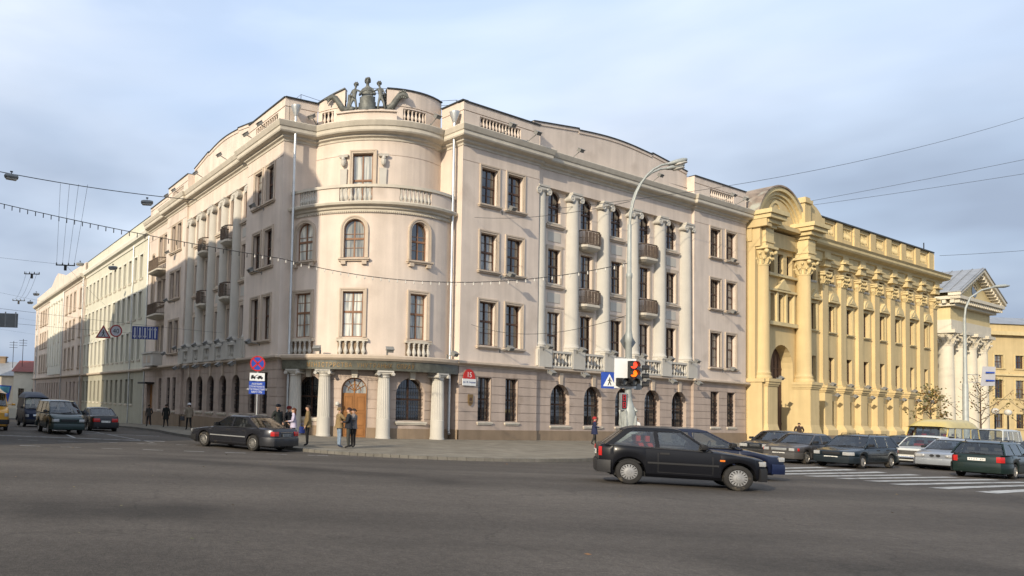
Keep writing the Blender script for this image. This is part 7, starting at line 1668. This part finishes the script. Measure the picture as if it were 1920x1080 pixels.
def person(loc, rz, h, label, coat, legs, hair=(.03, .02, .015), shoes=(.02, .02, .02), skirt=0, stride=0., arms=('hang', 'hang'), hat=None, longhair=False, bulk=1.0, group=None, skin=None, name='person', child=False, cat='person', scarf=None, root=None, mats=None, lean=0.):
    k = h/1.75
    R_ = root or empty(name, loc, label, cat, group, rz)
    J = {}
    sh, hip = .19*bulk, .095
    def arm(sx, mode):
        S_ = V((sx*sh, 0, 1.42))
        if mode == 'hang': E_, W_ = V((sx*(sh+.06), -.03, 1.14)), V((sx*(sh+.06), .07, .90))
        elif mode == 'front': E_, W_ = V((sx*(sh+.07), .02, 1.15)), V((sx*.08, .26, 1.13))
        elif mode == 'pocket': E_, W_ = V((sx*(sh+.10), -.08, 1.15)), V((sx*(sh-.01), .10, .97))
        elif mode == 'up': E_, W_ = V((sx*(sh+.06), .12, 1.22)), V((sx*.10, .22, 1.42))
        elif mode == 'reach': E_, W_ = V((sx*(sh+.05), .22, 1.30)), V((sx*.10, .42, 1.36))
        elif mode == 'embrace': E_, W_ = V((sx*(sh+.06), .18, 1.24)), V((sx*.06, .40, 1.30))
        else: E_, W_ = mode
        D_ = (W_-E_).normalized(); Hn = W_ + D_*.085
        side = D_.cross(V((0, 0, 1)));  side = side.normalized() if side.length > .1 else V((0, 1, 0))
        ch = [('chest', [('s%d' % sx, S_, .075*bulk), ('e%d' % sx, E_, .055*bulk), ('w%d' % sx, W_, .034), ('h%d' % sx, Hn, (.03, .02))])]
        for q, (o, l) in enumerate(((-.03, .07), (-.01, .085), (.01, .08), (.03, .06))):
            ch.append(('h%d' % sx, [('f%d%d' % (sx, q), Hn+side*o+D_*l*.5, .009), ('g%d%d' % (sx, q), Hn+side*o*1.1+D_*l+V((0, .01, -.015)), .008)]))
        ch.append(('w%d' % sx, [('t%d' % sx, W_+D_*.03+side*.04*(-sx)+V((0, .02, 0)), .011), ('u%d' % sx, W_+D_*.075+side*.05*(-sx)+V((0, .025, 0)), .009)]))
        return ch
    def leg(sx, st):
        Hp = V((sx*hip, 0, .90)); Kn = V((sx*(hip+.01), st*.42+.02, .50+abs(st)*.02)); An = V((sx*(hip+.01), st*1.0-(.1 if st < 0 else 0), .10+(.08 if st < -.1 else 0))); To = An+V((sx*.02, .15, -.055))
        return [('pelvis', [('hp%d' % sx, Hp, .098), ('k%d' % sx, Kn, .068), ('a%d' % sx, An, .048), ('to%d' % sx, To, .038)])]
    hz = .0 if not child else -.02
    chains = [(None, [('pelvis', (0, 0, .97), .135*bulk), ('spine', (0, .0, 1.14), .128*bulk), ('chest', (0, -.01, 1.34), .15*bulk), ('neck', (0, -.005, 1.49), .055), ('hb', (0, .015, 1.56), .07), ('hm', (0, .02, 1.645), .098), ('ht', (0, .01, 1.725), .06)])]
    chains += [('hm', [('nose', (0, .122, 1.625), .016)])]
    chains += arm(-1, arms[0]) + arm(1, arms[1]) + leg(-1, stride) + leg(1, -stride)
    SK = skin or M['skin']
    seg = []
    pos = {}
    for key, pts in chains:
        pv = key
        for nm, p, r in pts:
            pos[nm] = V(p)
            if pv: seg.append((pos[pv], pos[nm], nm))
            pv = nm
    def pick(c):
        best = None; bd = 9
        for a, b, nm in seg:
            ab = b-a; t = max(0, min(1, (c-a).dot(ab)/max(ab.length_squared, 1e-9))); d = (c-(a+ab*t)).length
            if d < bd: bd = d; best = nm
        if best in ('hb', 'hm', 'ht', 'nose', 'neck'): return 0 if c.z > 1.47 else 1
        if best[0] in 'hfgtu' and best not in ('hp1', 'hp-1') and not best.startswith('to'): return 0
        if best[0] in 'ew' or best[0] == 's' or best in ('chest',): return 1
        if best == 'spine': return 1
        if best.startswith('hp'): return 1 if c.z > .93 else 2
        if best.startswith('to') or c.z < .13: return 3
        return 2
    mt = mats or [SK, cloth(coat), cloth(legs), cloth(shoes)]
    me = skin_mesh('body', chains, mt, pick, 1)
    body = link('body', me, R_, Matrix.Scale(k, 4) @ Matrix.Rotation(lean, 4, 'X'))
    if mats is None or child:
        hm = MB(); hcol = cloth(hair) if mats is None else mats[0]
        rings = []
        for j in range(7):
            t = j/6*pi*.56; rr = max(.012, sin(t))
            rings.append([(.108*rr*cos(2*pi*q/12), .004-.012*j/6+.122*rr*sin(2*pi*q/12)*(1 if sin(2*pi*q/12) < .2 or j < 3 else .86), 1.645+.125*cos(t)+(.05 if (sin(2*pi*q/12) > .3 and j > 3) else 0)*(j-3)/3) for q in range(12)])
        hm.rings(rings, True, False)
        if longhair: hm.rings([[(x_*w_, -.06+y_*.5*w_, z_) for x_, y_ in [(.1*cos(2*pi*q/10), .1*sin(2*pi*q/10)) for q in range(10)]] for z_, w_ in ((1.66, .8), (1.58, 1.05), (1.48, 1.0), (1.36, .75), (1.3, .2))])
        hm.build('hair', hcol, body, smooth=60)
        if mats is None:
            ey = MB()
            for sx in (-1, 1): ey.ball((sx*.035, .104, 1.655), .011, 6, 4)
            ey.build('eye', M['black'], body)
            er = MB()
            for sx in (-1, 1): er.ball((sx*.1, .0, 1.635), (.012, .022, .032), 6, 4)
            er.build('ear', SK, body)
    if hat is not None:
        ht = MB(); ht.lathe([(.118, 1.675), (.124, 1.69), (.118, 1.75), (.08, 1.79), (.02, 1.80)], 14, (0, .005, 0)); ht.lathe([(.122, 1.665), (.13, 1.675), (.122, 1.69)], 14, (0, .005, 0))
        ht.build('hat', cloth(hat), body, smooth=50)
    if skirt:
        cs = MB(); zb = skirt; N = 16; rg = []
        for z, rx, ry in ((1.2, .165, .135), (1.08, .168, .14), (.98, .18, .152), (max(zb, .9), .185, .16), (zb, .20+.04*(.95-zb), .165+.05*(.95-zb))):
            rg.append([(rx*bulk*cos(2*pi*q/N), ry*bulk*sin(2*pi*q/N), z) for q in range(N)])
        cs.rings(rg, True, True); cs.rings([[(x*.97, y*.97, z) for x, y, z in rg[-1]], rg[-1]], True, False)
        cs.build('coat', cloth(coat), body, smooth=60)
        cl = MB(); cl.rings([[(.085*cos(2*pi*q/12)*w_, .0+.08*sin(2*pi*q/12)*w_, z) for q in range(12)] for z, w_ in ((1.44, 1.25), (1.5, 1.0), (1.53, 1.02), (1.51, .8))], True, False); cl.build('collar', cloth(scarf or coat), body, smooth=60)
    return R_
def bag(p, rz, label, mt, s=(.30, .12, .26)):
    b = MB(); x, y, z = s
    b.rings([[(x*.5*w_*a_, y*.5*w2*b_, zz) for a_, b_ in ((-1, -.8), (-.85, -1), (.85, -1), (1, -.8), (1, .8), (.85, 1), (-.85, 1), (-1, .8))] for zz, w_, w2 in ((-z, .9, .8), (-z*.95, 1, 1), (-.02, .92, .8), (0, .85, .5))])
    R_ = empty('bag', p, label, 'bag', None, rz); b.build('bag_body', mt, R_, smooth=40); h = MB(); h.tube([(-x*.3, 0, -.01), (-x*.26, 0, .1), (0, 0, .14), (x*.26, 0, .1), (x*.3, 0, -.01)], .011, 5); h.build('bag_handle', mt, R_); return R_
PV = .125
def at(x, y, dz=PV): return (x, y, gz(x, y)+dz)
def face(dx, dy): return atan2(-dx, dy)          # heading of local +y
person(at(-6.4, 57.0), face(-.39, .92), 1.68, 'person in a dark jacket walking away, leftmost of the three on the shaded left pavement', (.05, .045, .04), (.02, .02, .022), skirt=.86, stride=.16, arms=('hang', 'pocket'))
person(at(-4.85, 54.2), face(-.39, .92), 1.70, 'person in a long black coat walking away, middle of the three on the left pavement', (.014, .016, .014), (.02, .02, .022), skirt=.62, stride=.14, bulk=1.08)
person(at(-2.75, 46.8), face(-.35, .9), 1.66, 'person in a beige jacket and white hat walking away on the left pavement', (.20, .165, .12), (.012, .012, .012), skirt=.84, stride=.12, hat=(.55, .55, .55), bulk=1.08)
bag((-3.16, 46.75, gz(-3.1, 46.8)+PV+.86), .4, 'dark bag in the left hand of the person with the white hat', M['black'])
person(at(2.10, 34.9), face(.5, -.6), 1.80, 'man in a dark jacket and black cap behind the dark saloon, leftmost of the group', (.02, .024, .022), (.02, .02, .02), hat=(.012, .014, .02), skirt=.84, arms=('pocket', 'pocket'), bulk=1.1)
person(at(2.62, 35.1), face(.6, -.5), 1.72, 'man in a black jacket and dark red cap beside the woman in lilac', (.014, .014, .016), (.02, .02, .022), hair=(.10, .012, .012), skirt=.86, arms=('up', 'pocket'), bulk=1.05, hat=(.12, .012, .012))
person(at(2.74, 33.7), face(-.9, .1), 1.68, 'woman in a pale lilac jacket with long brown hair beside the dark saloon', (.47, .43, .55), (.03, .03, .05), hair=(.10, .035, .015), longhair=True, skirt=.84, arms=('front', 'hang'), scarf=(.5, .47, .58))
person(at(3.36, 33.5), face(-.9, .15), 1.82, 'man in an olive brown jacket and black trousers standing right of the dark saloon', (.17, .12, .055), (.013, .013, .015), skirt=.82, arms=('hang', 'hang'), bulk=1.12)
bag((3.12, 33.68, gz(3.1, 33.5)+PV+.86), .2, 'small dark blue bag in the hand of the man in the olive jacket', M['navy'], (.26, .14, .3))
person(at(4.72, 33.15), face(.8, .1), 1.78, 'man in a tan hooded jacket and light blue jeans before the oak door', (.24, .17, .085), (.20, .26, .34), hair=(.16, .11, .05), shoes=(.035, .05, .09), skirt=.86, arms=('front', 'embrace'), bulk=1.18, scarf=(.26, .2, .11))
person(at(5.10, 32.85), face(-.8, .25), 1.78, 'person in a black jacket with a tan fur collar close to the man in jeans', (.018, .02, .026), (.05, .05, .042), hair=(.03, .014, .012), skirt=.86, arms=('front', 'embrace'), bulk=1.12, scarf=(.30, .22, .12))
person(at(5.42, 33.55), face(-.8, -.3), 1.74, 'person in a grey jacket half hidden behind the black jacketed one before the oak door', (.16, .15, .15), (.02, .018, .018), skirt=.86, arms=('up', 'front'))
person(at(21.85, 45.2), face(.8, -.3), 1.66, 'woman in a navy coat with red sash and red headscarf by the arched windows', (.022, .028, .07), (.035, .033, .03), hair=(.33, .03, .03), skirt=.68, arms=('front', 'front'), hat=(.33, .03, .03), bulk=1.1, scarf=(.3, .03, .03), stride=.08)
person(at(24.6, 45.6), face(-.8, -.3), 1.72, 'person in a white jacket beside the ornate lamp post, half hidden by the black hatchback', (.62, .62, .60), (.06, .06, .07), hair=(.2, .13, .08), skirt=.86)
gp_ = Rp(37.7, 2.2)
person((gp_.x, gp_.y, gz(*gp_)+PV), face(-.5, -.8), 1.80, 'man in a dark brown jacket leaning by the yellow gate column', (.045, .03, .022), (.02, .02, .02), skirt=.86, arms=('pocket', 'pocket'), bulk=1.1)
# ---------------------------------------------------------------- bronze statue group on the roof edge
sc_ = SRp.p(SRp.deg(-10.3), -.2, 20.02); sx_, sy_ = SRp.fr(SRp.deg(-10.3))
ST_ = empty('statue_group', sc_, 'weathered bronze group of a seated woman with two standing children on the rounded roof edge', 'statue', None, atan2(sx_.y, sx_.x)); ST_.scale = (.96, .96, 1.1)
br = M['bronze']
# seated woman (front is local -y)
seat = [(None, [('pelvis', (0, .05, .78), .24), ('spine', (0, .07, 1.02), .19), ('chest', (0, .05, 1.32), .24), ('neck', (0, .03, 1.62), .085), ('hb', (0, -.0, 1.74), .12), ('hm', (0, -.0, 1.9), .17), ('ht', (0, .02, 2.06), .11)]),
        ('pelvis', [('ha', (-.2, 0, .76), .19), ('ka', (-.28, -.52, .80), .17), ('aa', (-.26, -.48, .16), .11), ('ta', (-.27, -.66, .07), .07)]),
        ('pelvis', [('hc', (.2, 0, .76), .19), ('kc', (.26, -.52, .82), .17), ('ac', (.2, -.5, .16), .11), ('tc', (.2, -.68, .07), .07)]),
        ('chest', [('sa', (-.30, .04, 1.42), .11), ('ea', (-.5, -.06, 1.1), .085), ('wa', (-.42, -.36, 1.08), .06), ('pa', (-.4, -.48, 1.08), .05)]),
        ('chest', [('sc', (.30, .04, 1.42), .11), ('ec', (.5, -.06, 1.1), .085), ('wc', (.3, -.38, 1.02), .06), ('pc', (.22, -.46, 1.02), .05)]),
        ('hm', [('nz', (0, -.19, 1.86), .03)])]
link('seated_woman', skin_mesh('seated_woman', seat, [br], lambda c: 0, 2), ST_)
rb = MB(); N = 28
for zs in ([(1.0, .30, .26, .05), (.86, .42, .50, -.2), (.78, .46, .56, -.26), (.5, .47, .50, -.27), (.2, .52, .50, -.26), (.0, .58, .56, -.26)],):
    rb.rings([[(rx*cos(2*pi*q/N)*(1+.05*(q % 2)*(z < .8)), cy+ry*sin(2*pi*q/N)*(1+.06*(q % 2)*(z < .8)), z) for q in range(N)] for z, rx, ry, cy in zs])
rb.rings([[(.40*w_*cos(2*pi*q/16), .06+.24*w_*sin(2*pi*q/16), z) for q in range(16)] for z, w_ in ((.95, .85), (1.15, .95), (1.35, 1.0), (1.48, .8), (1.56, .35))])
rb.build('robe', br, ST_, smooth=50)
hr = MB()
for q in range(40):
    a = 2.4*q; z = 1.86+.22*(q/40); r_ = .16*sqrt(max(.02, 1-((z-1.90)/.23)**2)); 
    if sin(a) < -.35 and z < 1.98: continue
    hr.ball((r_*cos(a), .02+r_*sin(a), z), .055, 6, 5)
hr.build('hair', br, ST_, smooth=60)
th = MB(); th.box((-.55, .2, 0), (.55, .75, .75)); th.box((-.5, .55, .7), (.5, .72, 1.2)); th.build('throne', br, ST_)
for sx in (-1, 1):
    ch = [(None, [('pelvis', (sx*.92, -.12, .80), .115), ('spine', (sx*.90, -.10, .98), .105), ('chest', (sx*.88, -.08, 1.18), .125), ('neck', (sx*.84, -.08, 1.37), .05), ('hb', (sx*.82, -.09, 1.44), .075), ('hm', (sx*.81, -.09, 1.54), .115), ('ht', (sx*.81, -.08, 1.64), .085)]),
          ('pelvis', [('ha', (sx*.84, -.12, .74), .085), ('ka', (sx*.78, -.22, .42), .062), ('aa', (sx*.76, -.16, .08), .042), ('ta', (sx*.75, -.3, .04), .03)]),
          ('pelvis', [('hc', (sx*1.0, -.12, .74), .085), ('kc', (sx*1.12, -.2, .42), .062), ('ac', (sx*1.22, -.1, .08), .042), ('tc', (sx*1.24, -.24, .04), .03)]),
          ('chest', [('sa', (sx*.74, -.12, 1.24), .05), ('ea', (sx*.52, -.3, 1.08), .042), ('wa', (sx*.26, -.42, 1.1), .03), ('pa', (sx*.16, -.44, 1.12), .025)]),
          ('chest', [('sc', (sx*1.02, -.08, 1.24), .05), ('ec', (sx*1.14, -.12, 1.0), .042), ('wc', (sx*1.0, -.3, .86), .03), ('pc', (sx*.94, -.36, .82), .025)])]
    o = link('standing_child', skin_mesh('standing_child', ch, [br], lambda c: 0, 2), ST_, Matrix.Translation((-sx*.16, 0, 0)) @ Matrix.Scale(1.1, 4))
    hh = MB()
    for q in range(14): a = 2.4*q; z = 1.53+.13*(q/14); r_ = .115; hh.ball((sx*.81+r_*cos(a)*.95, -.07+r_*sin(a)*.95, z) if z < 1.62 else (sx*.81+.05*cos(a), -.07+.05*sin(a), z), .05, 6, 4)
    hh.build('hair', br, o, smooth=60)
    hn = MB()                                                        # curling horns of plenty to either side
    pts = [(sx*1.05, .1, .32), (sx*1.35, .08, .28), (sx*1.6, .05, .42), (sx*1.82, .02, .72), (sx*2.02, 0, .98), (sx*2.25, -.02, 1.06), (sx*2.45, -.03, .98), (sx*2.58, -.03, .84)]
    hn.tube(pts, [.17, .21, .22, .2, .18, .16, .14, .05] if sx > 0 else [.19, .2, .19, .17, .16, .15, .12, .07], 10)
    if sx > 0:
        for i in range(34):
            t = i/34*6.2; k = int(t); f_ = t-k; p = V(pts[k]).lerp(V(pts[k+1]), f_); a = i*2.1; hn.ball(p+V((0, .19*cos(a), .19*sin(a))), .075, 5, 4)
    else:
        hn.tube([(-2.42, -.03, 1.0), (-2.6, -.04, .98), (-2.78, -.05, .9)], [.13, .1, .05], 8); hn.tube([(-2.42, -.03, .92), (-2.52, -.04, .8), (-2.56, -.05, .68)], [.1, .06, .02], 8); hn.ball((-2.4, -.05, 1.08), .1, 8, 5)
    hn.build('cornucopia' if sx > 0 else 'dragon_tail', br, ST_, smooth=50)
    wg = MB(); wg.tube([(sx*1.1, .15, .05), (sx*1.16, .14, .5), (sx*1.12, .12, .95), (sx*1.2, .1, 1.2)], [.16, .17, .14, .05], 8); wg.ball((sx*1.1, .12, 1.1), (.16, .12, .12), 8, 5); wg.build('sheaf', br, ST_, smooth=50)
for x in (-.95, -.05):
    q = MB(); q.ball((x, -.55, .14), (.19, .16, .15), 10, 6); q.build('globe', br, ST_, smooth=60)
